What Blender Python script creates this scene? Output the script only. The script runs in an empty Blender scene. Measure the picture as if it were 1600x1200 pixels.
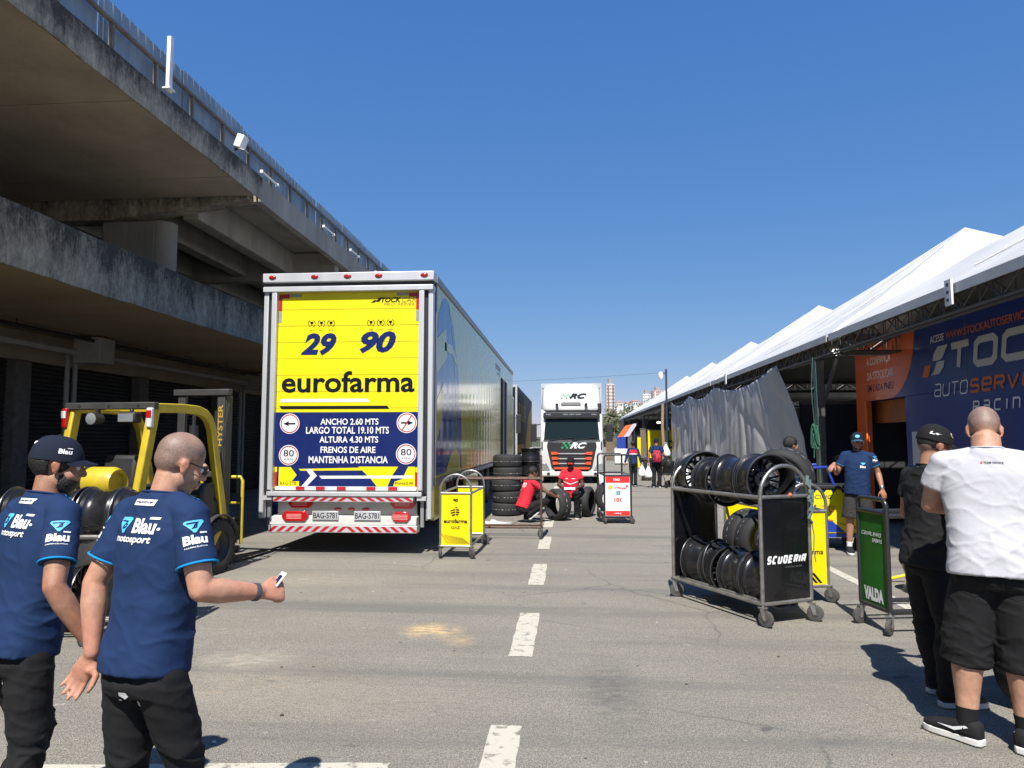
import bpy, bmesh, math, random
from mathutils import Vector, Matrix, noise
from mathutils.bvhtree import BVHTree
R = math.radians
S = bpy.context.scene
COL = S.collection
rng = random.Random(7)

# ---------------------------------------------------------------- camera, sky, sun, exposure
cam_d = bpy.data.cameras.new('camera')
cam = bpy.data.objects.new('camera', cam_d); COL.objects.link(cam); S.camera = cam
cam_d.sensor_width = 36.0; cam_d.lens = 36.0 * 1110 / 1600
cam_d.clip_start = 0.05; cam_d.clip_end = 5000
cam.location = (0, 0, 1.70)
YAW, PITCH = 4.379, 4.520
cam.rotation_euler = (R(90 + PITCH), 0, R(YAW))

SUN_EL, SUN_AZ = 55.0, 184.5          # azimuth clockwise from +Y: behind the camera, slightly left
w = bpy.data.worlds.new('World'); S.world = w; w.use_nodes = True
nt = w.node_tree; nt.nodes.clear()
sky = nt.nodes.new('ShaderNodeTexSky'); sky.sky_type = 'NISHITA'; sky.sun_disc = False
sky.sun_elevation = R(SUN_EL); sky.sun_rotation = R(SUN_AZ)
sky.altitude = 760; sky.air_density = 1.0; sky.dust_density = 0.1; sky.ozone_density = 8.0
bg = nt.nodes.new('ShaderNodeBackground'); bg.inputs['Strength'].default_value = 0.10
wo = nt.nodes.new('ShaderNodeOutputWorld')
EXPO = 0.7
sp_ = nt.nodes.new('ShaderNodeSeparateColor'); cb_ = nt.nodes.new('ShaderNodeCombineColor'); nt.links.new(sky.outputs[0], sp_.inputs[0])
for i_, (k_, p_) in enumerate(((0.90, 0.93), (0.70, 0.60), (0.80, 0.30))):   # gentle per-channel contrast of the clear sky
    pw_ = nt.nodes.new('ShaderNodeMath'); pw_.operation = 'POWER'; pw_.inputs[1].default_value = p_; nt.links.new(sp_.outputs[i_], pw_.inputs[0])
    ml_ = nt.nodes.new('ShaderNodeMath'); ml_.operation = 'MULTIPLY'; ml_.inputs[1].default_value = k_ * 0.1 ** p_ / 0.1 / 2 ** EXPO
    nt.links.new(pw_.outputs[0], ml_.inputs[0]); nt.links.new(ml_.outputs[0], cb_.inputs[i_])
nt.links.new(cb_.outputs[0], bg.inputs[0]); nt.links.new(bg.outputs[0], wo.inputs[0])
sd = bpy.data.lights.new('sun', 'SUN'); sd.energy = 4.6; sd.angle = R(0.5); sd.color = (1.0, 0.955, 0.89)
sun = bpy.data.objects.new('sun', sd); COL.objects.link(sun)
ea, aa = R(SUN_EL), R(SUN_AZ)
sdir = -Vector((math.sin(aa) * math.cos(ea), math.cos(aa) * math.cos(ea), math.sin(ea)))
sun.rotation_euler = sdir.to_track_quat('-Z', 'Y').to_euler(); sun.location = (-5, -30, 40)
S.view_settings.view_transform = 'Standard'; S.view_settings.look = 'None'
S.view_settings.exposure = EXPO; S.view_settings.gamma = 1.0
S.render.engine = 'CYCLES'; S.cycles.max_bounces = 8; S.cycles.diffuse_bounces = 6; S.cycles.use_denoising = True

# ---------------------------------------------------------------- materials
MATS = {}
def mk(name, col, rough=0.6, metal=0.0, var=0.12, scale=6.0, bump=0.0, bscale=60.0, coat=0.0, col2=None, emit=0.0, stretch=(1, 1, 1), spec=0.5, detail=6.0, sss=0.0, contrast=0.0):
    if name in MATS: return MATS[name]
    m = bpy.data.materials.new(name); m.use_nodes = True; n = m.node_tree; L = n.links
    b = n.nodes['Principled BSDF']
    b.inputs['Roughness'].default_value = rough; b.inputs['Metallic'].default_value = metal
    b.inputs['Coat Weight'].default_value = coat; b.inputs['Coat Roughness'].default_value = 0.06
    b.inputs['Specular IOR Level'].default_value = spec
    if sss: 
        b.inputs['Subsurface Weight'].default_value = sss; b.inputs['Subsurface Radius'].default_value = (0.012, 0.005, 0.003)
        b.inputs['Subsurface Scale'].default_value = 1.0
    tc = n.nodes.new('ShaderNodeTexCoord'); mp = n.nodes.new('ShaderNodeMapping'); mp.inputs['Scale'].default_value = stretch
    L.new(tc.outputs['Object'], mp.inputs[0])
    c4 = (*col, 1)
    if var > 0 or col2:
        nz = n.nodes.new('ShaderNodeTexNoise'); nz.inputs['Scale'].default_value = scale; nz.inputs['Detail'].default_value = detail
        nz.inputs['Roughness'].default_value = 0.65
        L.new(mp.outputs[0], nz.inputs[0])
        rp = n.nodes.new('ShaderNodeValToRGB')
        rp.color_ramp.elements[0].position = 0.3 + contrast; rp.color_ramp.elements[1].position = 0.72 - contrast
        c2 = col2 if col2 else tuple(min(1, c * (1 + var)) for c in col)
        c1 = col if col2 else tuple(c * (1 - var) for c in col)
        rp.color_ramp.elements[0].color = (*c1, 1); rp.color_ramp.elements[1].color = (*c2, 1)
        L.new(nz.outputs[0], rp.inputs[0]); L.new(rp.outputs[0], b.inputs['Base Color'])
        mr = n.nodes.new('ShaderNodeMapRange'); mr.inputs[3].default_value = max(0.02, rough - 0.08); mr.inputs[4].default_value = min(1, rough + 0.1)
        L.new(nz.outputs[0], mr.inputs[0]); L.new(mr.outputs[0], b.inputs['Roughness'])
    else:
        b.inputs['Base Color'].default_value = c4
    if bump > 0:
        bz = n.nodes.new('ShaderNodeTexNoise'); bz.inputs['Scale'].default_value = bscale; bz.inputs['Detail'].default_value = 5
        L.new(mp.outputs[0], bz.inputs[0])
        bp = n.nodes.new('ShaderNodeBump'); bp.inputs['Strength'].default_value = bump; bp.inputs['Distance'].default_value = 0.02
        L.new(bz.outputs[0], bp.inputs['Height']); L.new(bp.outputs[0], b.inputs['Normal'])
    if emit:
        b.inputs['Emission Color'].default_value = c4; b.inputs['Emission Strength'].default_value = emit
    MATS[name] = m
    return m

# ---------------------------------------------------------------- mesh helpers
_txt = {}
def text_geo(s, bold=0.0, shear=0.0, spacing=1.0):
    key = (s, bold, shear, spacing)
    if key in _txt: return _txt[key]
    c = bpy.data.curves.new('t', 'FONT'); c.body = s; c.size = 1.0; c.offset = bold; c.shear = shear; c.space_character = spacing
    c.resolution_u = 3; c.fill_mode = 'FRONT'
    o = bpy.data.objects.new('t', c); COL.objects.link(o)
    dg = bpy.context.evaluated_depsgraph_get()
    me = bpy.data.meshes.new_from_object(o.evaluated_get(dg))
    vs = [(v.co.x, v.co.y) for v in me.vertices]; fs = [tuple(p.vertices) for p in me.polygons]
    bpy.data.objects.remove(o); bpy.data.curves.remove(c); bpy.data.meshes.remove(me)
    x0 = min(v[0] for v in vs); x1 = max(v[0] for v in vs); y0 = min(v[1] for v in vs); y1 = max(v[1] for v in vs)
    vs = [((x - x0) / (x1 - x0), (y - y0) / (y1 - y0)) for x, y in vs]
    _txt[key] = (vs, fs, (x1 - x0) / (y1 - y0))
    return _txt[key]

def frame(o, u, v):
    u = Vector(u).normalized(); v = Vector(v).normalized(); n = u.cross(v)
    m = Matrix((u, v, n)).transposed().to_4x4(); m.translation = Vector(o); return m

class MB:
    def __init__(self): self.v = []; self.f = []; self.M = Matrix()
    def add(self, vs, fs):
        k = len(self.v); M = self.M
        self.v += [M @ Vector(p) for p in vs]; self.f += [tuple(i + k for i in f) for f in fs]
        return self
    def box(self, c, s, rz=0.0, rx=0.0, ry=0.0):
        x, y, z = s[0] / 2, s[1] / 2, s[2] / 2
        vs = [Vector(p) for p in ((-x,-y,-z),(x,-y,-z),(x,y,-z),(-x,y,-z),(-x,-y,z),(x,-y,z),(x,y,z),(-x,y,z))]
        if rz or rx or ry:
            m = Matrix.Rotation(rz, 3, 'Z') @ Matrix.Rotation(ry, 3, 'Y') @ Matrix.Rotation(rx, 3, 'X'); vs = [m @ p for p in vs]
        c = Vector(c)
        return self.add([p + c for p in vs], [(0,3,2,1),(4,5,6,7),(0,1,5,4),(1,2,6,5),(2,3,7,6),(3,0,4,7)])
    def bx(self, x0, x1, y0, y1, z0, z1):
        return self.box(((x0+x1)/2, (y0+y1)/2, (z0+z1)/2), (abs(x1-x0), abs(y1-y0), abs(z1-z0)))
    def bar(self, p0, p1, w, h, up=(0, 0, 1)):
        p0, p1 = Vector(p0), Vector(p1); d = (p1 - p0); L = d.length; d.normalize(); up = Vector(up)
        if abs(d.dot(up)) > 0.99: up = Vector((0, 1, 0))
        s = d.cross(up).normalized() * w / 2; u = s.cross(d).normalized() * h / 2
        vs = [p0-s-u, p0+s-u, p0+s+u, p0-s+u, p1-s-u, p1+s-u, p1+s+u, p1-s+u]
        return self.add(vs, [(0,1,2,3),(7,6,5,4),(0,4,5,1),(1,5,6,2),(2,6,7,3),(3,7,4,0)])
    def cyl(self, p0, p1, r, r2=None, n=14):
        if r2 is None: r2 = r
        p0, p1 = Vector(p0), Vector(p1); d = (p1 - p0).normalized(); a = d.orthogonal().normalized(); b = d.cross(a)
        vs = []
        for p, q in ((p0, r), (p1, r2)):
            for i in range(n):
                t = 2 * math.pi * i / n; vs.append(p + a * q * math.cos(t) + b * q * math.sin(t))
        fs = [(i, (i+1) % n, n + (i+1) % n, n + i) for i in range(n)]
        fs += [tuple(range(n))[::-1], tuple(range(n, 2*n))]
        return self.add(vs, fs)
    def tube(self, pts, r, n=8, closed=False):
        pts = [Vector(p) for p in pts]; N = len(pts); vs = []; fs = []
        d0 = (pts[1] - pts[0]).normalized(); a = d0.orthogonal().normalized()
        for i, p in enumerate(pts):
            if closed: d = (pts[(i+1) % N] - pts[i-1]).normalized()
            else: d = (pts[min(i+1, N-1)] - pts[max(i-1, 0)]).normalized()
            a = (a - d * a.dot(d)).normalized(); b = d.cross(a)
            rr = r[i] if isinstance(r, (list, tuple)) else r
            for k in range(n):
                t = 2 * math.pi * k / n; vs.append(p + a * rr * math.cos(t) + b * rr * math.sin(t))
        for i in range(N if closed else N - 1):
            j = (i + 1) % N
            for k in range(n): fs.append((i*n+k, i*n+(k+1) % n, j*n+(k+1) % n, j*n+k))
        if not closed: fs += [tuple(range(n))[::-1], tuple(range((N-1)*n, N*n))]
        return self.add(vs, fs)
    def lathe(self, prof, m=None, n=40, closed=False):
        m = m or Matrix(); vs = []; fs = []; P = len(prof)
        for r, z in prof:
            for k in range(n):
                t = 2 * math.pi * k / n; vs.append(m @ Vector((r * math.cos(t), r * math.sin(t), z)))
        for i in range(P if closed else P - 1):
            j = (i + 1) % P
            for k in range(n): fs.append((i*n+k, i*n+(k+1) % n, j*n+(k+1) % n, j*n+k))
        return self.add(vs, fs)
    def prism(self, poly, h, m=None):
        m = m or Matrix(); n = len(poly)
        vs = [m @ Vector((x, y, 0)) for x, y in poly] + [m @ Vector((x, y, h)) for x, y in poly]
        return self.add(vs, [tuple(range(n))[::-1], tuple(range(n, 2*n))] + [(i, (i+1) % n, n+(i+1) % n, n+i) for i in range(n)])
    def poly(self, pts, m=None, z=0.0):
        m = m or Matrix(); return self.add([m @ Vector((x, y, z)) for x, y in pts], [tuple(range(len(pts)))])
    def ring(self, c, r0, r1, m, z=0.0, n=28, a0=0.0, a1=360.0):
        full = abs(a1 - a0) >= 359.9; k = n if full else n + 1; vs = []
        for i in range(k):
            t = R(a0 + (a1 - a0) * i / n)
            for r in (r0, r1): vs.append(m @ Vector((c[0] + r * math.cos(t), c[1] + r * math.sin(t), z)))
        return self.add(vs, [(2*i, 2*i+1, 2*((i+1) % k)+1, 2*((i+1) % k)) for i in range(n)])
    def disc(self, c, r, m, z=0.0, n=28, ry=None):
        ry = ry or r
        return self.poly([(c[0] + r*math.cos(2*math.pi*i/n), c[1] + ry*math.sin(2*math.pi*i/n)) for i in range(n)], m, z)
    def stroke(self, pts, wd, m, z=0.0):
        P = [Vector(p) for p in pts]; n = len(P); vs = []
        for i in range(n):
            d0 = (P[i] - P[i-1]).normalized() if i else (P[1] - P[0]).normalized()
            d1 = (P[i+1] - P[i]).normalized() if i < n - 1 else d0
            n0 = Vector((-d0.y, d0.x)); n1 = Vector((-d1.y, d1.x)); b = (n0 + n1)
            b = b.normalized() if b.length > 1e-6 else n0
            k = wd / 2 / max(0.35, b.dot(n1))
            for s in (1, -1): q = P[i] + b * k * s; vs.append(m @ Vector((q.x, q.y, z)))
        return self.add(vs, [(2*i+1, 2*i+3, 2*i+2, 2*i) for i in range(n-1)])
    def sphere(self, c, r, n=16, m=None):
        r = (r, r, r) if isinstance(r, (int, float)) else r; c = Vector(c); vs = []; fs = []; k = n // 2
        for i in range(1, k):
            ph = math.pi * i / k
            for j in range(n):
                t = 2*math.pi*j/n; vs.append(Vector((r[0]*math.sin(ph)*math.cos(t), r[1]*math.sin(ph)*math.sin(t), r[2]*math.cos(ph))))
        vs += [Vector((0, 0, r[2])), Vector((0, 0, -r[2]))]; top = len(vs) - 2
        for i in range(k - 2):
            for j in range(n): fs.append((i*n+j, (i+1)*n+j, (i+1)*n+(j+1) % n, i*n+(j+1) % n))
        for j in range(n):
            fs.append((top, j, (j+1) % n)); fs.append((top+1, (k-2)*n+(j+1) % n, (k-2)*n+j))
        if m: vs = [m @ p for p in vs]
        return self.add([p + c for p in vs], fs)
    def loft(self, secs, n=24, e=2.3):
        vs = []; fs = []; N = len(secs)
        for s in secs:
            c, rx, ry = Vector(s[0]), s[1], s[2]
            u, v = (Vector(s[3]), Vector(s[4])) if len(s) > 3 else (Vector((1, 0, 0)), Vector((0, 1, 0)))
            for k in range(n):
                t = 2*math.pi*k/n; ct, st = math.cos(t), math.sin(t)
                vs.append(c + u * rx * math.copysign(abs(ct)**(2/e), ct) + v * ry * math.copysign(abs(st)**(2/e), st))
        for i in range(N-1):
            for k in range(n): fs.append((i*n+k, i*n+(k+1) % n, (i+1)*n+(k+1) % n, (i+1)*n+k))
        fs += [tuple(range(n))[::-1], tuple(range((N-1)*n, N*n))]
        return self.add(vs, fs)
    def text(self, s, m, w, h, x=0.0, y=0.0, bold=0.0, shear=0.0, spacing=1.0, z=0.0, keep=False, align='L'):
        """text fitted into a box of w x h whose lower left corner is (x, y)"""
        vs, fs, asp = text_geo(s, bold, shear, spacing)
        if keep: w = h * asp
        if align == 'C': x -= w / 2
        return self.add([m @ Vector((x + a * w, y + b * h, z)) for a, b in vs], fs)
    def build(self, name, mat, parent=None, smooth=True, angle=38, bevel=0.0, label=None, cat=None, group=None, kind=None, loc=None, rz=0.0, seg=2, fix=False, solid=0.0):
        me = bpy.data.meshes.new(name); me.from_pydata([tuple(p) for p in self.v], [], self.f); me.update()
        if fix:
            b = bmesh.new(); b.from_mesh(me); bmesh.ops.recalc_face_normals(b, faces=b.faces); b.to_mesh(me); b.free()
        if mat: me.materials.append(mat)
        if smooth:
            me.polygons.foreach_set('use_smooth', [True] * len(me.polygons)); me.set_sharp_from_angle(angle=R(angle))
        o = bpy.data.objects.new(name, me); COL.objects.link(o)
        if parent: o.parent = parent
        if loc: o.location = loc
        if rz: o.rotation_euler.z = rz
        if bevel:
            bm = o.modifiers.new('bevel', 'BEVEL'); bm.width = bevel; bm.segments = seg; bm.limit_method = 'ANGLE'; bm.angle_limit = R(40)
            bm.harden_normals = False
        if solid:
            sm = o.modifiers.new('solid', 'SOLIDIFY'); sm.thickness = solid; sm.offset = 0
        tag(o, label, cat, group, kind)
        return o

def tag(o, label=None, cat=None, group=None, kind=None):
    if label: o['label'] = label
    if cat: o['category'] = cat
    if group: o['group'] = group
    if kind: o['kind'] = kind
    return o
def thing(name, label, cat, loc=(0, 0, 0), rz=0.0, group=None):
    o = bpy.data.objects.new(name, None); COL.objects.link(o); o.location = loc; o.rotation_euler.z = rz
    o.empty_display_size = 0.2
    return tag(o, label, cat, group)
def copy_tree(o, parent=None):
    c = o.copy(); COL.objects.link(c)
    if parent: c.parent = parent
    for ch in list(o.children): copy_tree(ch, c)
    return c
def dup(o, loc, rz=None, label=None, rot=None):
    kids = [ch for ch in bpy.data.objects if ch.parent == o]
    c = o.copy(); COL.objects.link(c); c.location = loc
    if rz is not None: c.rotation_euler = (0, 0, rz)
    if rot is not None: c.rotation_euler = rot
    if label: c['label'] = label
    for ch in kids:
        d = ch.copy(); COL.objects.link(d); d.parent = c
        for g in [q for q in bpy.data.objects if q.parent == ch]:
            e = g.copy(); COL.objects.link(e); e.parent = d
    return c
def arc(cx, cy, r, a0, a1, n): return [(cx + r*math.cos(R(a0+(a1-a0)*i/n)), cy + r*math.sin(R(a0+(a1-a0)*i/n))) for i in range(n+1)]
def rrect(w, h, r, n=5):
    p = []
    for cx, cy, a in ((w/2-r, h/2-r, 0), (-w/2+r, h/2-r, 90), (-w/2+r, -h/2+r, 180), (w/2-r, -h/2+r, 270)): p += arc(cx, cy, r, a, a+90, n)
    return p
# square racing lettering drawn as strokes: each letter is on a 0..1 x 0..1 box
STK = {'S': [[(1,1),(.15,1),(0,.86),(0,.62),(.15,.5),(.85,.5),(1,.38),(1,.14),(.85,0),(0,0)]], 'T': [[(0,1),(1,1)],[(.5,.93),(.5,0)]],
 'O': [[(.5,1),(.15,1),(0,.85),(0,.15),(.15,0),(.85,0),(1,.15),(1,.85),(.85,1),(.5,1)]], 'C': [[(1,1),(.15,1),(0,.85),(0,.15),(.15,0),(1,0)]],
 'K': [[(0,1),(0,0)],[(.09,.5),(.4,.5),(1,1)],[(.47,.42),(1,0)]], 'U': [[(0,1),(0,.15),(.15,0),(.85,0),(1,.15),(1,1)]],
 'A': [[(0,0),(0,.85),(.15,1),(1,1),(1,0)],[(.08,.42),(.92,.42)]], 'a': [[(0,1),(.85,1),(1,.85),(1,0),(.15,0),(0,.15),(0,.4),(.12,.52),(.92,.52)]],
 'E': [[(1,1),(0,1),(0,0),(1,0)],[(.08,.5),(.9,.5)]], 'e': [[(1,0),(.15,0),(0,.15),(0,.85),(.15,1),(.85,1),(1,.85),(1,.5),(.09,.5)]],
 'R': [[(0,0),(0,1),(.85,1),(1,.85),(1,.6),(.85,.47),(.09,.47)],[(.55,.4),(1,0)]], 'V': [[(0,1),(.45,0),(.55,0),(1,1)]], 'I': [[(.5,1),(.5,0)]],
 'N': [[(0,0),(0,1),(.85,1),(1,.85),(1,0)]], 'D': [[(.06,0),(.85,0),(1,.15),(1,.85),(.85,1),(0,1),(0,0)]], 'L': [[(0,1),(0,0),(1,0)]],
 'G': [[(1,1),(.15,1),(0,.85),(0,.15),(.15,0),(1,0),(1,.45),(.5,.45)]], 'P': [[(0,0),(0,1),(.85,1),(1,.85),(1,.55),(.85,.42),(.09,.42)]], ' ': []}
def stroke_text(mb, s, m, x, y, w, h, wd, shear=0.0, gap=0.28, z=0.0):
    n = sum(0.35 if c == 'I' else 1 for c in s); cw = w / (n + gap * (len(s) - 1))
    for c in s:
        k = cw * (0.35 if c == 'I' else 1)
        for i, st in enumerate(STK[c]):
            mb.stroke([(x + wd/2 + px*(k-wd) + shear*(py*h), y + wd/2 + py*(h-wd)) for px, py in st], wd, m, z + 0.0009 * i)
        x += k + cw * gap
# ================================================================ SETTING
def asphalt():
    m = bpy.data.materials.new('asphalt'); m.use_nodes = True; n = m.node_tree; L = n.links; b = n.nodes['Principled BSDF']
    N = lambda t: n.nodes.new(t)
    tc = N('ShaderNodeTexCoord').outputs['Object']
    def nz(scale, detail=6, st=None, rough=0.6, off=(0, 0, 0)):
        mp = N('ShaderNodeMapping'); mp.inputs['Scale'].default_value = st or (1, 1, 1); mp.inputs['Location'].default_value = off; L.new(tc, mp.inputs[0])
        z = N('ShaderNodeTexNoise'); z.inputs['Scale'].default_value = scale; z.inputs['Detail'].default_value = detail; z.inputs['Roughness'].default_value = rough
        L.new(mp.outputs[0], z.inputs[0]); return z.outputs[0]
    def ramp(src, p0, p1, c0, c1):
        r = N('ShaderNodeValToRGB'); e = r.color_ramp.elements; e[0].position = p0; e[1].position = p1
        e[0].color = (*c0, 1); e[1].color = (*c1, 1); L.new(src, r.inputs[0]); return r.outputs[0]
    def mix(fac, a, c, mode='MIX'):
        x = N('ShaderNodeMix'); x.data_type = 'RGBA'; x.blend_type = mode
        if isinstance(fac, float): x.inputs[0].default_value = fac
        else: L.new(fac, x.inputs[0])
        for i, q in ((6, a), (7, c)):
            if isinstance(q, tuple): x.inputs[i].default_value = (*q, 1)
            else: L.new(q, x.inputs[i])
        return x.outputs[2]
    def mul(a, c):
        x = N('ShaderNodeMath'); x.operation = 'MULTIPLY'
        for i, q in ((0, a), (1, c)):
            if isinstance(q, float): x.inputs[i].default_value = q
            else: L.new(q, x.inputs[i])
        return x.outputs[0]
    W = (1, 1, 1); K = (0, 0, 0)
    base = ramp(nz(0.5, 8), 0.3, 0.7, (0.243, 0.221, 0.179), (0.335, 0.305, 0.245))
    base = mix(ramp(nz(2.2, 8, (0.35, 1.6, 1)), 0.42, 0.72, K, (0.55, 0.55, 0.55)), base, (0.18, 0.166, 0.14))
    base = mix(ramp(nz(1.1, 9, None, 0.7, (7, 3, 0)), 0.52, 0.75, K, (0.6, 0.6, 0.6)), base, (0.34, 0.31, 0.255))
    base = mix(ramp(nz(75, 3), 0.36, 0.56, (0.75, 0.75, 0.75), K), base, (0.07, 0.065, 0.055))
    base = mix(ramp(nz(42, 4, None, 0.7, (6, 2, 0)), 0.36, 0.58, (0.6, 0.6, 0.6), K), base, (0.10, 0.093, 0.078))
    base = mix(ramp(nz(150, 2, None, 0.5, (3, 1, 0)), 0.52, 0.64, K, (0.8, 0.8, 0.8)), base, (0.50, 0.47, 0.41))
    base = mix(ramp(nz(24, 6, (0.5, 1.4, 1), 0.7, (3, 8, 0)), 0.45, 0.7, K, (0.5, 0.5, 0.5)), base, (0.15, 0.14, 0.12))
    base = mix(ramp(nz(11, 7, (1, 1.5, 1), 0.75, (2, 2, 0)), 0.6, 0.75, K, (0.6, 0.6, 0.6)), base, (0.40, 0.365, 0.30))
    # dark oil spots and old patches
    base = mix(ramp(nz(3.1, 3, (1, 1.5, 1), 0.5, (1, 9, 0)), 0.7, 0.74, K, (0.7, 0.7, 0.7)), base, (0.075, 0.072, 0.068))
    base = mix(ramp(nz(6.1, 3, (1, 1.5, 1), 0.5, (5, 2, 0)), 0.71, 0.73, K, (0.6, 0.6, 0.6)), base, (0.42, 0.38, 0.32))
    # cracks
    mp = N('ShaderNodeMapping'); L.new(tc, mp.inputs[0])
    wn = N('ShaderNodeTexNoise'); wn.inputs['Scale'].default_value = 2.0; wn.inputs['Detail'].default_value = 5; L.new(tc, wn.inputs[0])
    wa = N('ShaderNodeMix'); wa.data_type = 'RGBA'; wa.inputs[0].default_value = 0.22; L.new(tc, wa.inputs[6]); L.new(wn.outputs[1], wa.inputs[7])
    vo = N('ShaderNodeTexVoronoi'); vo.feature = 'DISTANCE_TO_EDGE'; vo.inputs['Scale'].default_value = 0.75; L.new(wa.outputs[2], vo.inputs[0])
    cr = ramp(vo.outputs[0], 0.002, 0.009, (0.75, 0.75, 0.75), K)
    cm = ramp(nz(0.35, 3, None, 0.5, (2, 8, 0)), 0.5, 0.62, K, W)
    base = mix(mul(cr, cm), base, (0.07, 0.068, 0.064))
    # transverse scuff bands
    base = mix(ramp(nz(1.0, 5, (0.12, 1.6, 1), 0.6, (0, 4, 0)), 0.50, 0.66, K, (0.62, 0.62, 0.62)), base, (0.13, 0.124, 0.114))
    def blot(cx, cy, rx, ry, col, off, amt=1.0):
        g = N('ShaderNodeMapping'); g.inputs['Location'].default_value = (-cx / rx, -cy / ry, 0); g.inputs['Scale'].default_value = (1 / rx, 1 / ry, 0); L.new(tc, g.inputs[0])
        ln = N('ShaderNodeVectorMath'); ln.operation = 'LENGTH'; L.new(g.outputs[0], ln.inputs[0])
        m1 = ramp(ln.outputs['Value'], 0.15, 1.0, W, K)
        m2 = ramp(nz(7, 7, (1, 2.2, 1), 0.65, off), 0.36, 0.62, K, (amt, amt, amt))
        return mul(m1, m2), col
    for a in ((-1.22, 6.45, 0.34, 0.30, (0.78, 0.54, 0.24), (4, 4, 0), .85), (-0.92, 6.15, 0.2, 0.22, (0.5, 0.36, 0.19), (1, 3, 0), 0.7), (-2.5, 5.5, 0.5, 0.3, (0.5, 0.44, 0.35), (2, 6, 0), 0.7),
              (-2.3, 4.9, 1.1, 0.7, (0.40, 0.33, 0.24), (8, 2, 0), 0.4), (-1.2, 4.7, 1.0, 0.6, (0.38, 0.32, 0.25), (9, 5, 0), 0.35), (0.3, 5.0, 0.3, 0.9, (0.10, 0.10, 0.095), (6, 1, 0), 0.8), (-3.2, 8.6, 1.2, 0.5, (0.40, 0.34, 0.26), (2, 2, 0), 0.6)):
        fac, c = blot(*a); base = mix(fac, base, c)
    L.new(base, b.inputs['Base Color']); b.inputs['Roughness'].default_value = 0.88; b.inputs['Specular IOR Level'].default_value = 0.3
    bp = N('ShaderNodeBump'); bp.inputs['Strength'].default_value = 0.9; bp.inputs['Distance'].default_value = 0.012
    L.new(nz(90, 4), bp.inputs['Height']); L.new(bp.outputs[0], b.inputs['Normal'])
    return m
bm = bmesh.new(); bmesh.ops.create_grid(bm, x_segments=60, y_segments=60, size=1500)
me = bpy.data.meshes.new('ground'); bm.to_mesh(me); bm.free(); me.materials.append(asphalt())
o = bpy.data.objects.new('ground', me); COL.objects.link(o); tag(o, kind='structure')

PAINT = mk('road_paint', (0.20, 0.185, 0.155), 0.8, var=0, scale=13, col2=(0.49, 0.46, 0.38), bump=0.3, bscale=120, contrast=0.08, detail=9)
MATS['road_paint'].node_tree.nodes['Color Ramp'].color_ramp.elements[0].position = 0.36
MATS['road_paint'].node_tree.nodes['Color Ramp'].color_ramp.elements[1].position = 0.47
def wornquad(x0, x1, y0, y1):
    b = MB(); pts = []
    def edge(a, c, n):
        for i in range(n):
            t = i / n; pts.append((a[0] + (c[0]-a[0])*t + rng.uniform(-.006, .006), a[1] + (c[1]-a[1])*t + rng.uniform(-.008, .008)))
    c = [(x0, y0), (x1, y0), (x1, y1), (x0, y1)]
    for i in range(4): edge(c[i], c[(i+1) % 4], 10)
    b.poly(pts, None, 0.004); return b
for i in range(14):
    y0 = 2.95 + 2.78 * i; b = wornquad(-0.465, -0.275, y0, y0 + 1.42); b.build('road_dash', PAINT, smooth=False, kind='structure')
b = wornquad(-3.0, -0.94, -.12, 0)
b.v = [Vector((p.x, p.y + 3.832 + (p.x+.94)*.0894, p.z)) for p in b.v]; b.build('road_line', PAINT, smooth=False, kind='structure')
wornquad(3.40, 3.54, 6.6, 13.2).build('road_line', PAINT, smooth=False, kind='structure')

# ---------------------------------------------------------------- grandstand on the left
CONC = mk('stained_concrete', (0.05, 0.046, 0.038), 0.9, scale=1.7, col2=(0.46, 0.405, 0.31), bump=0.5, bscale=14, stretch=(1, 1.0, 0.42), detail=12)
CONC.node_tree.nodes['Color Ramp'].color_ramp.elements[0].position = 0.42; CONC.node_tree.nodes['Color Ramp'].color_ramp.elements[1].position = 0.66
def mould(m, pos=(0.40, 0.60)):
    n = m.node_tree; r = n.nodes['Color Ramp']; a = r.inputs[0].links[0].from_node; mp = a.inputs[0].links[0].from_socket
    out = None
    for sc, amt in ((9.0, 0.5), (30.0, 0.3)):
        z = n.nodes.new('ShaderNodeTexNoise'); z.inputs['Scale'].default_value = sc; z.inputs['Detail'].default_value = 12; z.inputs['Roughness'].default_value = 0.75; n.links.new(mp, z.inputs[0])
        x = n.nodes.new('ShaderNodeMix'); x.inputs[0].default_value = amt; n.links.new(out or a.outputs[0], x.inputs[2]); n.links.new(z.outputs[0], x.inputs[3]); out = x.outputs[0]
    g = n.nodes.new('ShaderNodeTexCoord'); sx = n.nodes.new('ShaderNodeSeparateXYZ'); n.links.new(g.outputs['Generated'], sx.inputs[0])
    mr = n.nodes.new('ShaderNodeMapRange'); mr.inputs[1].default_value = .25; mr.inputs[2].default_value = 1.0; mr.inputs[3].default_value = .035; mr.inputs[4].default_value = -.085; n.links.new(sx.outputs[2], mr.inputs[0])
    ad = n.nodes.new('ShaderNodeMath'); ad.operation = 'ADD'; n.links.new(out, ad.inputs[0]); n.links.new(mr.outputs[0], ad.inputs[1]); out = ad.outputs[0]     # mould grows thickest along the rain-washed top edge
    n.links.new(out, r.inputs[0]); r.color_ramp.elements[0].position, r.color_ramp.elements[1].position = pos
mould(CONC, (0.42, 0.61))
CONL = mk('pale_concrete', (0.23, 0.21, 0.175), 0.9, var=0, scale=1.4, col2=(0.40, 0.37, 0.31), bump=0.35, bscale=12, stretch=(1, 1, 0.3), detail=11)
SOFF = mk('soffit_concrete', (0.33, 0.275, 0.205), 0.9, scale=0.8, col2=(0.50, 0.425, 0.32), bump=0.25, bscale=20, detail=10)
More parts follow.
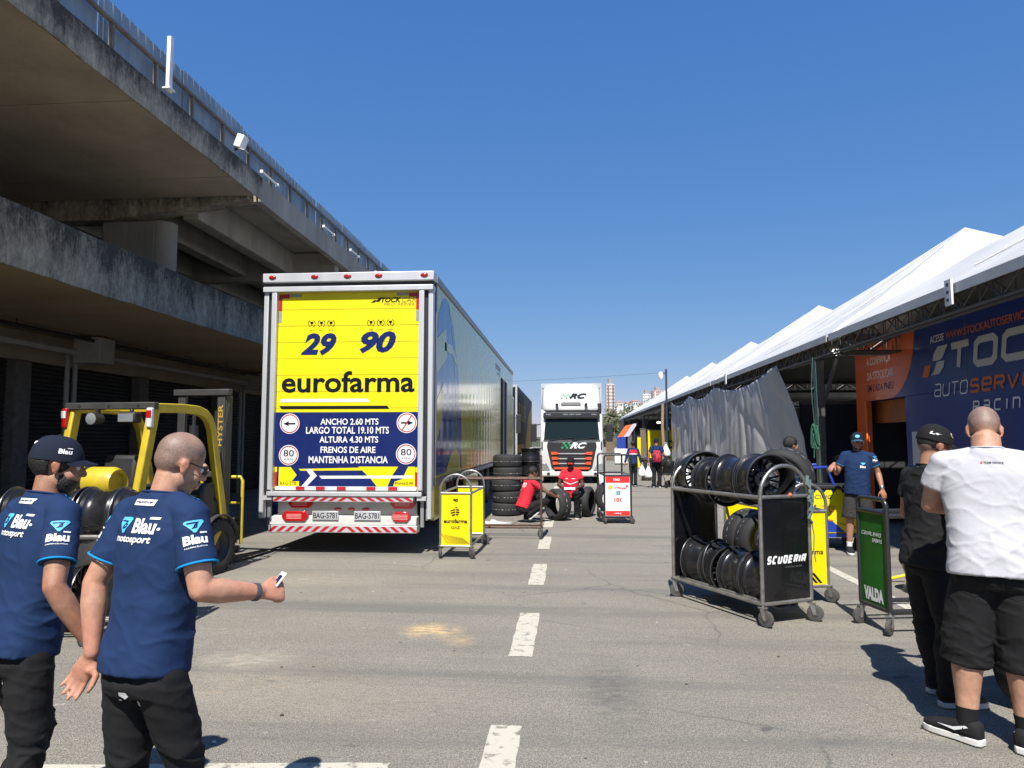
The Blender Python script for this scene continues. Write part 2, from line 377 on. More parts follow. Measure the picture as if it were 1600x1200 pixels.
SOFB = mk('brown_soffit', (0.38, 0.26, 0.14), 0.9, scale=0.7, col2=(0.54, 0.43, 0.28), bump=0.2, bscale=20, stretch=(.4, 1, 1), detail=10)  # mottled between two warm browns
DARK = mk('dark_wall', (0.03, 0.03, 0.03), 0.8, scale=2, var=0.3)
SHUT = mk('shutter_metal', (0.05, 0.047, 0.043), 0.55, var=0.25, scale=3, metal=0.2)
GALV = mk('galvanised_sheet', (0.24, 0.30, 0.35), 0.5, metal=0.2, var=0.2, scale=1.4, stretch=(1, 2, .3))
WHITE = mk('white_paint', (0.74, 0.74, 0.72), 0.5, var=0.05)
STEELD = mk('dark_steel', (0.055, 0.055, 0.055), 0.5, metal=0.5, var=0.2)
PIPE = mk('pale_pipe', (0.42, 0.41, 0.37), 0.6, var=0.15)
POSTB = mk('weathered_post', (0.16, 0.145, 0.125), 0.8, var=0.25, scale=8)

st = thing('grandstand', 'long concrete grandstand with two stained overhanging decks along the left side', 'building', (-6, 10, 0))
def P(o):    # children keep world coordinates: shift meshes by the parent location
    return Matrix.Translation(-o.location)
def smb(o): b = MB(); b.M = P(o); return b
YB, YE = -14.0, 40.0
def ragged(b, x, y0, y1, z0, z1, th=0.14, amp=0.012, step=0.35):
    """concrete fascia plate at plane x, faces +x, with an uneven lower and upper edge"""
    n = int((y1 - y0) / step); vs = []
    for i in range(n + 1):
        y = y0 + (y1-y0)*i/n; a = amp*noise.noise((y*1.7, z0, 0)); c = amp*0.7*noise.noise((y*1.3, z1, 5))
        vs += [(x, y, z0+a), (x, y, z1+c), (x-th, y, z1+c), (x-th, y, z0+a)]
    fs = []
    for i in range(n):
        for k in range(4): fs.append((i*4+k, (i+1)*4+k, (i+1)*4+(k+1) % 4, i*4+(k+1) % 4))
    fs += [(0, 1, 2, 3), (n*4+3, n*4+2, n*4+1, n*4)]
    b.add(vs, fs)
b = smb(st); ragged(b, -7.0, YB, YE, 3.90, 4.72, 0.05, 0.03); b.build('lower_fascia', CONC, st, smooth=False, fix=True)
b = smb(st); b.bx(-12.5, -7.055, YB, YE, 3.905, 4.15); b.build('lower_deck', SOFB, st, smooth=False)
b = smb(st); ragged(b, -6.0, YB, 13.35, 6.45, 6.90, 0.03, 0.03); b.build('upper_fascia', CONC, st, smooth=False, fix=True)
b = smb(st); ragged(b, -6.03, 13.36, YE, 6.42, 6.92, 0.16, 0.01); b.build('upper_fascia', CONL, st, smooth=False, fix=True)
b = smb(st)
yy = YB
while yy < 13.1:           # cast panels with open joints
    y2 = min(yy + 2.9, 13.1); b.bx(-12.5, -6.035, yy + 0.010, y2 - 0.010, 6.455, 6.78); yy += 2.9
b.build('soffit', SOFF, st, smooth=False)
b = smb(st); b.bx(-12.5, -6.2, YB, YE, 6.80, 6.9); b.build('upper_deck', CONL, st, smooth=False)
b = smb(st)
b.add([(-12.5, 13.12, 6.05), (-9.0, 13.12, 6.05), (-6.2, 13.12, 6.42), (-6.2, 13.12, 6.79), (-12.5, 13.12, 6.79)] + [(-12.5, 13.5, 6.05), (-9.0, 13.5, 6.05), (-6.2, 13.5, 6.42), (-6.2, 13.5, 6.79), (-12.5, 13.5, 6.79)],
      [(0, 1, 2, 3, 4), (9, 8, 7, 6, 5), (0, 5, 6, 1), (1, 6, 7, 2), (2, 7, 8, 3), (3, 8, 9, 4), (4, 9, 5, 0)])
b.build('cross_beam', CONC, st, smooth=False)
for x in (-7.55, -8.85, -10.4):
    b = smb(st); b.bx(x - 0.17, x + 0.17, 13.52, YE, 6.15, 6.78); b.build('rib_beam', CONL, st, smooth=False, bevel=0.02)
for y in (18.5, 24.0, 29.5):
    b = smb(st); b.bx(-12.5, -6.22, y, y + 0.32, 6.02, 6.77); b.build('cross_beam', CONL, st, smooth=False, bevel=0.02)
for y in (2.4, 13.2, 24.05, 34.9):
    b = smb(st); b.bx(-9.2, -8.1, y, y + 0.55, 4.16, 6.04); b.build('column', CONL, st, smooth=False, bevel=0.03)
    b = smb(st); b.cyl((-8.1, y + .275, 4.16), (-8.1, y + .275, 6.045), .272, n=32); b.build('column', CONL, st)
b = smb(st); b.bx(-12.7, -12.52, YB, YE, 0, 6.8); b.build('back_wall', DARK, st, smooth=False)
b = smb(st); b.bx(-12.5, -10.9, YB, YE, 3.3, 3.90); b.build('lintel_beam', SOFF, st, smooth=False)
for i in range(12):
    y0 = -11.0 + 4.05 * i
    b = smb(st); b.bx(-11.2, -10.75, y0 - 0.2, y0 + 0.2, 0, 3.29); b.build('pier', POSTB, st, smooth=False, bevel=0.02)
    b = smb(st); n = 36
    for k in range(n):
        z = 0.02 + k * 3.26 / n; dz = 3.26 / n
        b.add([(-10.98, y0+0.22, z), (-10.98, y0+3.83, z), (-10.95, y0+3.83, z+dz*.35), (-10.95, y0+0.22, z+dz*.35), (-10.95, y0+3.83, z+dz*.7), (-10.95, y0+0.22, z+dz*.7), (-10.98, y0+3.83, z+dz), (-10.98, y0+0.22, z+dz)],
              [(0, 1, 2, 3), (3, 2, 4, 5), (5, 4, 6, 7)])
    b.build('roller_shutter', SHUT, st, smooth=False)
b = smb(st)
b.cyl((-10.3, YB, 3.55), (-10.3, YE, 3.55), 0.07); b.build('pipe', PIPE, st)
b = smb(st); b.cyl((-9.9, YB, 3.78), (-9.9, YE, 3.78), 0.035)
for y in range(-12, 40, 2): b.cyl((-9.9, y, 3.79), (-9.9, y, 3.90), 0.008, n=6)
b.build('pipe', STEELD, st)
for y in (6.3, 14.35, 22.4):
    for d in (-0.12, 0.12):
        b = smb(st); b.cyl((-10.55, y + d, 0.0), (-10.55, y + d, 3.5), 0.05); b.build('downpipe', PIPE, st)
    b = smb(st); b.bx(-10.35, -9.75, y - .25, y + .25, 3.32, 3.86); b.build('junction_box', PIPE, st, bevel=0.015)
# corrugated metal fence on top of the upper deck
fe = thing('corrugated_fence', 'blue grey corrugated metal fence standing along the top of the grandstand', 'fence', (-6.1, 10, 6.9))
def corrugated(y0, y1, z0, z1, x, lean):
    b = smb(fe); p = []; y = y0; k = 0
    while y < y1 - 0.02:
        for dx, dy in ((0, 0.0), (0, 0.08), (0.010, 0.10), (0.010, 0.17)): 
            if y + dy <= y1: p.append((x + dx, y + dy))
        y += 0.19
    vs = []
    for (px, py) in p: vs += [(px, py, z0), (px + lean, py, z1)]
    b.add(vs, [(2*i, 2*i+2, 2*i+3, 2*i+1) for i in range(len(p)-1)])
    return b
y = YB
while y < YE:
    L_ = 2.05; h = 7.62 + rng.uniform(-.025, .03)
    corrugated(y, y + L_ + 0.02, 6.90, h, -6.14 + rng.uniform(-.012, .012), rng.uniform(-.02, .02)).build('metal_sheet', GALV, fe, smooth=False, solid=0.003)
    y += L_
for i in range(50):
    y = YB + 1.03 * i
    if y < YE:
        b = smb(fe); b.bx(-6.075, -6.02, y, y + 0.05, 6.90, 7.27); b.build('fence_post', POSTB, fe, smooth=False)
b = smb(fe); b.bx(-6.075, -6.01, YB, YE, 7.275, 7.315); b.build('rail', POSTB, fe, smooth=False)
# white post and floodlight
b = MB(); b.box((0, 0, .42), (.06, .09, .86)); b.box((0, 0, .03), (.12, .16, .03))
b.build('white_post', WHITE, bevel=0.006, label='white metal post rising above the corrugated fence on the grandstand', cat='post', loc=(-5.93, 9.87, 6.92))
fl = thing('floodlight', 'small white box floodlight bolted to the grandstand edge', 'floodlight', (-5.86, 12.1, 6.98))
b = MB(); b.box((0, 0, .11), (.14, .20, .25), ry=0.35); b.build('lamp_housing', WHITE, fl, bevel=0.015)
b = MB(); b.box((.05, 0, -.045), (.12, .17, .02), ry=0.35); b.build('lamp_glass', mk('lamp_glass', (.5, .5, .5), .1, var=0), fl)
b = MB(); b.bar((-.12, 0, -.03), (0.0, 0, .06), .05, .03); b.build('bracket', STEELD, fl)
for i, y in enumerate((13.6, 17.2, 19.4, 22.0)):
    b = MB(); b.cyl((0, -.36, 0), (0, .36, 0), .022, n=8); b.box((0, -.38, 0), (.06, .05, .06)); b.box((0, .38, 0), (.06, .05, .06))
    b.build('tube_light', WHITE, label='white tube light fixed along the top edge of the grandstand fascia', cat='lamp', group='tube lights along the grandstand edge', loc=(-5.96, y, 6.98))
b = MB(); b.lathe([(0, 0), (.23, 0), (.245, .03), (.245, .28), (.255, .30), (.255, .33), (.245, .35), (.245, .6), (.255, .62), (.245, .65), (.24, .9), (.25, .92), (.22, .93), (0, .93)], n=28)
b.build('barrel', mk('blue_plastic', (.02, .05, .16), .45), label='dark blue plastic barrel standing in the shade left of the yellow trailer', cat='barrel', loc=(-6.3, 15.2, 0), fix=True)

# ---------------------------------------------------------------- tents on the right
PVC = mk('white_pvc', (0.51, 0.51, 0.50), 0.6, var=0.12, scale=1.0, bump=0.3, bscale=3.5, detail=10)
TRUS = mk('truss_steel', (0.13, 0.125, 0.115), 0.5, metal=0.6, var=0.2)
LAMPW = mk('lamp_lit', (1.0, 0.95, 0.85), 0.4, var=0, emit=2.5)
X0, X1 = 5.0, 16.2; TW = 11.0
def truss(b, p0, p1, h=0.30, w=0.16):
    p0, p1 = Vector(p0), Vector(p1); d = (p1-p0); L_ = d.length; d.normalize(); s = d.cross(Vector((0, 0, 1))).normalized() * w / 2; dz = Vector((0, 0, -h))
    for q in (s, -s): b.cyl(p0 + q, p1 + q, .024, n=6); b.cyl(p0 + q + dz, p1 + q + dz, .024, n=6)
    n = max(2, int(L_ / 0.42)); 
    for i in range(n):
        a, c = p0 + d*L_*i/n, p0 + d*L_*(i+1)/n
        for q in (s, -s):
            b.cyl(a + q + (dz if i % 2 else Vector()), c + q + (Vector() if i % 2 else dz), .011, n=5)
            b.cyl(a + q, a + q + dz, .009, n=5)
def tent(i, yc, label):
    t = thing('pagoda_tent', label, 'tent', ((X0+X1)/2, yc, 0), group='white pagoda tents in a row')
    hw, hd = (X1-X0)/2, TW/2 - 0.06; z0, H = 3.72, 3.62; n = 26; vs = []; fs = []
    for j in range(2*n+1):
        for k in range(2*n+1):
            u, v = (j-n)/n, (k-n)/n; q = max(abs(u), abs(v)); s = 1 - q
            z = z0 + H*(0.90*s + 0.10*s*s) - 0.05*max(0, (0.05-s)/0.05)
            z += 0.06*math.sin(math.pi*min(1, s*1.1)) * noise.noise((u*5+i*3.1, v*5, 0))
            e = min(abs(u), abs(v)) / max(q, 1e-4)          # sag between the hips
            z -= 0.22*s*(1-s)*4*(1 - abs(2*e-1)**1.5)*0.5
            vs.append((u*hw, v*hd, z))
    m = 2*n+1
    for j in range(2*n):
        for k in range(2*n):
            a, b_, c, d = j*m+k, (j+1)*m+k, (j+1)*m+k+1, j*m+k+1
            fs += [(a, b_, d), (b_, c, d)] if ((j < n) != (k < n)) else [(a, b_, c), (a, c, d)]
    b = MB(); b.add(vs, fs)
    b.build('roof', PVC, t, angle=25, solid=0.01)
    for sx in (-1, 1):
        b = MB(); b.bx(sx*hw - .008 + sx*.02, sx*hw + .008 + sx*.02, -hd, hd, z0 - .14, z0 - .01); b.build('valance', PVC, t)
    b = MB()
    for q in (-.5, 0, .5):
        for sx in (-1, 1):
            p = []
            for k in range(3, 17):
                s_ = 1 - k/18 * 1.0
                u = s_; v = q*s_ if q else 0.0
                zz_ = z0 + H*(0.90*(1-u) + 0.10*(1-u)**2) - (0.22*(1-u)*u*4*(1 - abs(2*abs(q)-1)**1.5)*0.5) + .03
                p.append((sx*u*hw, v*hd, zz_))
            b.tube(p, .014, 5)
    b.build('seam', PVC, t)
    b = MB(); b.sphere((0, 0, z0+H-.12), (.13, .13, .07), 14); b.build('peak_cap', PVC, t)
    for sx in (-1, 1):
        b = MB(); truss(b, (sx*(hw-.16), -hd, z0-.05), (sx*(hw-.16), hd, z0-.05)); b.build('truss', TRUS, t)
    for sy in (-1, 1):
        b = MB(); truss(b, (-hw+.26, sy*(hd-.14), z0-.07), (hw-.26, sy*(hd-.14), z0-.07)); b.build('truss', TRUS, t)
    for sx in (-1, 1):
        for sy in (-1, 1):
            if sy > 0 and i < 5: continue          # neighbouring tents share the post between them
            b = MB(); x, y = sx*(hw-.16), sy*(hd-1.0)
            b.box((x, y, (z0-.38)/2), (.16, .16, z0-.38)); b.box((x, y, .01), (.34, .34, .02)); b.build('post', TRUS, t, bevel=0.008)
            b = MB(); b.bar((x, y-sy*.06, 2.35), (x, y-sy*.36, 3.36), .06, .06); b.bar((x-sx*.06, y, 2.35), (x-sx*.36, y, 3.36), .06, .06); b.build('brace', TRUS, t)
    return t
TY = [8.38 + TW*i for i in range(6)]
TL = ['nearest white pagoda tent over the blue and orange hospitality wall', 'second nearest white pagoda tent, behind the grey curtain', 'third white pagoda tent from the camera, its low front end beside the lamp pole',
      'fourth white pagoda tent from the camera along the lane', 'fifth white pagoda tent along the lane, before the farthest', 'farthest white pagoda tent at the end of the row']
for i, yc in enumerate(TY): tent(i, yc, TL[i])
LT = [((5.43, 14.7, 3.47), 'bright twin floodlight under the tent edge beside the tent post'), ((6.6, 37.5, 3.0), 'lit round lamp under the tents left of the curtain, the nearer one'), ((6.0, 47.0, 2.85), 'lit round lamp under the tents far down the lane')]
for p, lb in LT:
    t = thing('tent_lamp', lb, 'lamp', p)
    b = MB(); b.sphere((0, 0, 0), (.14 if p[1] > 20 else .09, .1, .07), 12); b.build('bulb', LAMPW, t)
    b = MB(); b.box((0, .08, .1), (.26, .06, .12)); b.cyl((0, .08, .15), (0, .08, 3.6-p[2]), .012, n=6); b.build('lamp_bracket', STEELD, t)
for p, lb in (((4.93, 9.45, 3.60), 'small white perforated bracket hanging on the near tent edge'), ((4.93, 22.4, 3.60), 'small white perforated bracket on the tent edge above the curtain')):
    b = MB(); b.box((0, 0, 0), (.03, .16, .34))
    t = b.build('white_bracket', WHITE, label=lb, cat='bracket', loc=p, bevel=.004)
    b = MB()
    for z in (-.1, 0, .1): b.box((-.018, 0, z), (.006, .05, .04))
    b.build('slot', STEELD, t)

# blue and orange hospitality wall
NAVY = mk('navy_vinyl', (0.005, 0.030, 0.21), 0.36, var=0.12, scale=1.0, coat=0.1, spec=.4, bump=0.05, bscale=3)
ORNG = mk('orange_vinyl', (0.72, 0.12, 0.018), 0.36, var=0.08, scale=1.0, coat=0.12, bump=0.08, bscale=2.5)
LGRY = mk('letter_grey', (0.52, 0.55, 0.57), 0.5, var=0.04)
LORG = mk('letter_orange', (0.62, 0.15, 0.03), 0.5, var=0.04)
LWHT = mk('letter_white', (0.80, 0.80, 0.80), 0.5, var=0.03)
LNVY = mk('letter_navy', (0.008, 0.014, 0.08), 0.5, var=0.05, spec=.2)
WX = 6.2
hw_ = thing('hospitality_wall', 'glossy blue and orange branded wall with a dark doorway under the near tent', 'wall', (WX, 11, 0))
b = smb(hw_); b.bx(WX, WX+.12, 4.0, 13.03, 0.02, 2.498); b.build('lower_panel', NAVY, hw_, bevel=.004)
b = smb(hw_); b.bx(WX, WX+.12, 4.0, 15.2, 2.502, 3.72); b.build('upper_panel', NAVY, hw_, bevel=.004)
b = smb(hw_); b.bx(WX-.004, WX+.10, 14.72, 15.22, 0.02, 2.50); b.build('orange_jamb', ORNG, hw_, bevel=.004)
wm = lambda y, z, dx=0.0: frame((WX - dx - hw_.location.x, y - hw_.location.y, z), (0, -1, 0), (0, 0, 1))   # local x runs towards the camera, y up
b = MB(); m = wm(15.21, 2.5, .003)
e = [(1.55, 0)]; e += [(1.55 + 1.08*math.sin(R(90*i/12))*1.0 - 0, 1.22*(1-math.cos(R(90*i/12)))) for i in range(1, 13)]
b.prism([(0, 0)] + e + [(0, 1.22)], .0025, m); b.build('orange_panel', ORNG, hw_, smooth=False, fix=True)
b = smb(hw_); b.bx(WX+.25, WX+.3, 12.9, 15.0, 2.05, 2.5); b.build('door_lintel', mk('orange_inside', (.35, .11, .03), .5), hw_)
b = smb(hw_); b.bx(WX+.9, WX+.95, 12.5, 15.2, 0, 2.5); b.build('inner_door', mk('blue_door', (.008, .012, .09), .4), hw_)
b = smb(hw_); b.bx(WX+.12, WX+3.0, 4.0, 12.98, 3.5, 3.6); b.bx(WX+.12, WX+3.0, 15.1, 15.2, 0.02, 3.6); b.build('box_shell', DARK, hw_)
b = smb(hw_); b.cyl((WX-.02, 14.70, .02), (WX-.02, 14.70, 2.5), .018, n=8); b.build('door_edge', mk('orange_edge', (.85, .22, .06), .4, var=0), hw_)
b = MB(); m = wm(0, 0, .0075); M_ = lambda y, z: wm(y, z, .0075)
b.text('A CONFIANÇA', M_(14.62, 3.18), 1.08, .19, bold=.006); b.text('DA STOCK CAR', M_(14.62, 2.92), 1.16, .16, bold=.006); b.text('ACESSE', M_(12.03, 3.34), .44, .12, bold=.006)
stroke_text(b, 'RaCIN', M_(10.86, 2.13), 0, 0, 1.14, .17, .028, .12, .6); stroke_text(b, 'G', M_(9.52, 2.13), 0, 0, .17, .17, .028, .12)
stroke_text(b, 'aUTO', M_(11.98, 2.42), 0, 0, 1.0, .22, .022, .15, .22); b.build('lettering', LWHT, hw_, smooth=False)
b = MB(); b.text('EM CADA PNEU', M_(14.62, 2.68), 1.16, .14, bold=.006); b.build('lettering', LNVY, hw_, smooth=False)
b = MB(); b.text('WWW.STOCKAUTOSERVICE.COM', M_(11.54, 3.34), 2.5, .12, bold=.012); stroke_text(b, 'SeRVICe', M_(10.92, 2.42), 0, 0, 1.95, .22, .044, .15, .2)
b.prism([(0, 0), (.22, 0), (.34, .2), (.12, .2)], .001, M_(12.36, 2.78)); b.build('lettering', LORG, hw_, smooth=False)
b = MB(); stroke_text(b, 'TOCK', M_(11.50, 2.80), 0, 0, 2.72, .46, .108, .14, .16)
b.prism([(.30, .46), (.62, .46), (.45, .27), (.38, .23), (.12, .23), (.16, .34)], .001, M_(12.1, 2.80)); b.prism([(.22, .21), (.46, .21), (.42, .10), (.28, 0), (0, 0), (.10, .04)], .001, M_(12.06, 2.80))
b.build('lettering', LGRY, hw_, smooth=False)
b = smb(hw_); b.bx(WX-.003, WX, 10.98, 10.995, 2.51, 3.71); b.bx(WX-.003, WX, 12.0, 12.012, .1, 2.49); b.build('seam', mk('seam', (.1, .12, .18), .4), hw_)
b = smb(hw_); b.bx(WX-.006, WX, 12.35, 12.82, 1.25, 1.85); b.build('notice', mk('paper', (.6, .6, .58), .7), hw_)
hw_.location.y += 0.5
# dark booth walls behind the post
bw = thing('booth_wall', 'dark navy booth wall in the shade behind the tent post', 'wall', (7, 17.5, 0))
b = smb(bw); b.bx(5.6, 12, 17.5, 17.6, 0, 2.55); b.build('panel', mk('booth_navy', (.012, .018, .032), .5), bw)
b = smb(bw); b.bx(5.6, 12, 17.47, 17.62, 2.55, 2.63); b.build('top_rail', TRUS, bw)
b = smb(bw); m = frame((6.35-7, 17.497-17.5, 1.15), (1, 0, 0), (0, 0, 1)); stroke_text(b, 'C', Matrix.Translation((7, 17.5, 0)) @ m, 0, 0, .22, .2, .05); b.build('lettering', mk('dull_gold', (.25, .2, .12), .5), bw, smooth=False)
bk = thing('back_wall', 'added dark panel standing for the shade at the back of the tents', 'wall', (11.5, 30, 0))
b = smb(bk); b.bx(11.5, 11.6, 17.7, 63, 0, 3.3); b.build('panel', mk('tent_shade', (.03, .032, .036), .7), bk)  # added panel, its near-black colour stands for the shaded tent interior
bk2 = thing('end_shade_panel', 'added dark panel standing for the shade at the far tent end behind the blue booth', 'wall', (11, 62.8, 0))
b = MB(); b.bx(-6.4, 5, 0, .1, 0, 3.4); b.build('panel', MATS['tent_shade'], bk2); b = MB(); b.bx(-6.45, 5, -.03, .13, 3.4, 3.5); b.build('top_rail', TRUS, bk2)  # dark panel added so the far end under the tents reads as shade
# small litter and grit on the asphalt
b = MB(); lr = random.Random(3)
for k in range(150):
    x, y = lr.uniform(-3.5, 3.2), 3.6 + lr.random()**1.6*12; s_ = lr.uniform(.004, .012)*(1 if k % 9 else 1.8); a = lr.uniform(0, 6.3); pts = []
    for i in range(5): r_ = s_*lr.uniform(.6, 1.2); pts.append((x + r_*math.cos(a + i*1.257), y + r_*.8*math.sin(a + i*1.257)))
    b.prism(pts, s_*.35, Matrix.Translation((0, 0, .002)))
o = b.build('litter', mk('grit', (.35, .32, .27), .9, var=.3, scale=30), smooth=False, label='scattered grit and scraps on the asphalt', cat='litter', kind='stuff')
o.data.materials.append(mk('scrap', (.62, .61, .58), .8, var=.1)); o.data.materials.append(mk('dark_grit', (.05, .048, .045), .9, var=.2))
for i, p in enumerate(o.data.polygons): p.material_index = (0, 2, 0, 2, 1, 2, 0)[(i // 7) % 7]
# grey curtain
CURT = mk('grey_tarp', (0.42, 0.41, 0.40), 0.6, var=0.12, scale=1.5, bump=0.35, bscale=14, stretch=(1, 1, .5))
cnt = CURT.node_tree; cb = cnt.nodes['Principled BSDF']; src = cb.inputs['Base Color'].links[0].from_socket
tcn = cnt.nodes.new('ShaderNodeTexCoord'); sep = cnt.nodes.new('ShaderNodeSeparateXYZ'); cnt.links.new(tcn.outputs['Object'], sep.inputs[0])
def rmp(sock, a, c, lo, hi):
    r = cnt.nodes.new('ShaderNodeMapRange'); r.inputs[1].default_value = a; r.inputs[2].default_value = c; r.inputs[3].default_value = lo; r.inputs[4].default_value = hi; cnt.links.new(sock, r.inputs[0]); return r.outputs[0]
def mth(op, p, q):
    x = cnt.nodes.new('ShaderNodeMath'); x.operation = op
    for i, k in ((0, p), (1, q)):
        if isinstance(k, float): x.inputs[i].default_value = k
        else: cnt.links.new(k, x.inputs[i])
    return x.outputs[0]
zz = mth('MULTIPLY', rmp(sep.outputs[2], 1.0, 1.6, 0, 1), rmp(sep.outputs[2], 1.9, 2.5, 1, 0)); zz = mth('MULTIPLY', zz, rmp(sep.outputs[1], 5, 8, 0, 1))
nzz = cnt.nodes.new('ShaderNodeTexNoise'); nzz.inputs['Scale'].default_value = 1.1; zz = mth('MULTIPLY', zz, rmp(nzz.outputs[0], .42, .56, 0, 1)); cnt.links.new(tcn.outputs['Object'], nzz.inputs[0])
mxx = cnt.nodes.new('ShaderNodeMix'); mxx.data_type = 'RGBA'; cnt.links.new(zz, mxx.inputs[0]); cnt.links.new(src, mxx.inputs[6]); mxx.inputs[7].default_value = (.55, .42, .04, 1); cnt.links.new(mxx.outputs[2], cb.inputs['Base Color'])
ns, nv = 420, 40; vs = []; YA, YZ = 17.4, 34.6
hooks = [0, .42, .70, 1.0]
for i in range(ns+1):
    s = i/ns; h0 = max([h for h in hooks if h <= s + 1e-9]); h1 = min([h for h in hooks if h >= s - 1e-9]); q = 0 if h1 == h0 else (s-h0)/(h1-h0)
    sag = 0.30*math.sin(math.pi*q)*(0.55+0.45*(h1-h0)/.4)
    for j in range(nv+1):
        t = j/nv; y = YA + (YZ-YA)*s; z = (3.50 - sag)*(1-t) + 0.03*t
        pl = math.sin(s*150 + 3*noise.noise((s*7, t*1.2, 3))) * (.4 + .6*abs(noise.noise((s*9, 5, 1)))*2)
        x = 5.0 + (.008 + .020*t)*pl + (.02 + .09*t)*noise.noise((s*15, t*1.5, 0)) + .05*t*noise.noise((s*34, t*2.5, 7))
        if s < .12: y -= (0.12-s)/.12*t*1.5; x += (.12-s)/.12*(.4*math.sin(t*2.2))
        x += .035*(1-min(1, abs(noise.noise((s*12 + q*2, t*3 - 5*abs(q-.5), 2)))*3.5))
        vs.append((x-5, y-26, z))
b = MB(); b.add(vs, [(i*(nv+1)+j, i*(nv+1)+j+1, (i+1)*(nv+1)+j+1, (i+1)*(nv+1)+j) for i in range(ns) for j in range(nv)])
b.build('curtain', CURT, angle=180, solid=.004, label='wrinkled silver grey tarpaulin curtain hung along the tent edge', cat='curtain', loc=(5, 26, 0))
# green rope
rp = thing('rope', 'green rope with a knotted bundle hanging beside the tent post', 'rope', (4.9, 14.5, 0))
ROPE = mk('green_rope', (.035, .13, .095), .8, var=.3, scale=40)
b = MB(); b.tube([(-.02+.02*math.sin(z*4), .02*math.cos(z*3), z) for z in [1.35+.1*i for i in range(21)]], .008, 6); b.tube([(.10-.05*z/3.3, 0, z) for z in [.25+.1*i for i in range(31)]], .007, 6); b.build('rope_line', ROPE, rp)
b = MB()
for k in range(9):
    a = k*.7; b.tube([(.03*math.cos(a)+.05*math.cos(t), .03*math.sin(a)+.05*math.sin(t), 1.75+.22*math.sin(t+a)+.06*k/9) for t in [2*math.pi*i/14 for i in range(14)]], .011, 5, True)
b.build('rope_bundle', ROPE, rp)

# ---------------------------------------------------------------- far end of the lane
def panel(name, label, cat, x0, x1, y, z0, z1, mat, th=.08, extra=None):
    t = thing(name, label, cat, ((x0+x1)/2, y, 0))
    b = MB(); b.bx(-(x1-x0)/2, (x1-x0)/2, 0, th, z0, z1); b.build('panel', mat, t, bevel=.01)
    b = MB(); b.bx(-(x1-x0)/2-.02, (x1-x0)/2+.02, -.015, th+.015, z1, z1+.07); b.build('top_rail', TRUS, t)
    if extra: extra(t)
    return t
YEL = mk('yellow_vinyl', (.85, .66, .0), .4, var=.04)
def cu(t):
    b = MB(); b.text('cu', frame((.2, -.004, 1.2), (1, 0, 0), (0, 0, 1)), .7, .5, bold=.02); b.build('lettering', STEELD, t, smooth=False)
panel('booth_panel', 'bright yellow booth wall behind the people walking away', 'wall', 4.95, 6.85, 44, 0, 2.3, YEL, extra=cu)
panel('booth_panel', 'tall brown grey booth wall beside the yellow one', 'wall', 4.7, 5.1, 46, 0, 2.4, mk('brown_panel', (.16, .13, .10), .6))
panel('booth_panel', 'narrow yellow booth edge left of the brown grey panel', 'wall', 4.45, 4.66, 45.4, 0, 1.9, YEL)
panel('booth_panel', 'grey printed booth wall between the blue and brown ones', 'wall', 4.75, 5.8, 56, 0, 2.2, mk('grey_panel', (.12, .115, .13), .6, var=.5, scale=2))
panel('booth_panel', 'bright blue booth wall at the far end of the lane', 'wall', 4.05, 4.75, 58, .2, 2.15, mk('blue_panel', (.015, .05, .42), .5))
panel('booth_panel', 'brown booth wall beside the white truck at the lane end', 'wall', 3.3, 4.0, 60, 0, 1.9, mk('brown_panel2', (.17, .13, .08), .7, var=.4, scale=3))
t = thing('fridge', 'white fridge standing before the blue booth wall', 'fridge', (3.78, 50, 0))
b = MB(); b.bx(-.45, .45, 0, .6, .05, 1.1); b.build('cabinet', WHITE, t, bevel=.03); b = MB(); b.bx(-.43, .43, -.05, -.01, .1, .85); b.build('door', WHITE, t, bevel=.02); b = MB(); b.cyl((.36, -.08, .3), (.36, -.08, .7), .015, n=6); b.build('handle', STEELD, t)
t = thing('bin', 'black waste bin between the two people walking away', 'bin', (3.35, 30.5, 0))
b = MB(); b.lathe([(0, 0), (.2, 0), (.26, .85), (0, .85)], n=16); b.build('bin_body', STEELD, t, fix=True); b = MB(); b.lathe([(0, .86), (.28, .86), (.27, .94), (0, .98)], n=16); b.build('lid', STEELD, t, fix=True)
aw = thing('awning', 'slanting orange and lilac awning at the far end of the tents', 'awning', (4.4, 52, 0))
b = MB(); b.prism([(-.75, 1.9), (-.3, 1.95), (.35, 2.85), (-.15, 2.75)], .05, frame((0, 0, 0), (1, 0, 0), (0, 0, 1))); b.build('orange_panel', mk('awning_orange', (.75, .16, .04), .6), aw, smooth=False)
b = MB(); b.prism([(-.29, 1.93), (.1, 1.98), (.75, 2.95), (.36, 2.86)], .05, frame((0, .003, 0), (1, 0, 0), (0, 0, 1))); b.build('lilac_panel', mk('awning_lilac', (.55, .53, .68), .6), aw, smooth=False)
b = MB(); b.cyl((.5, .1, 0), (.5, .1, 2.9), .03, n=8); b.cyl((-.5, .1, 0), (-.5, .1, 2.1), .03, n=8); b.build('awning_pole', TRUS, aw)
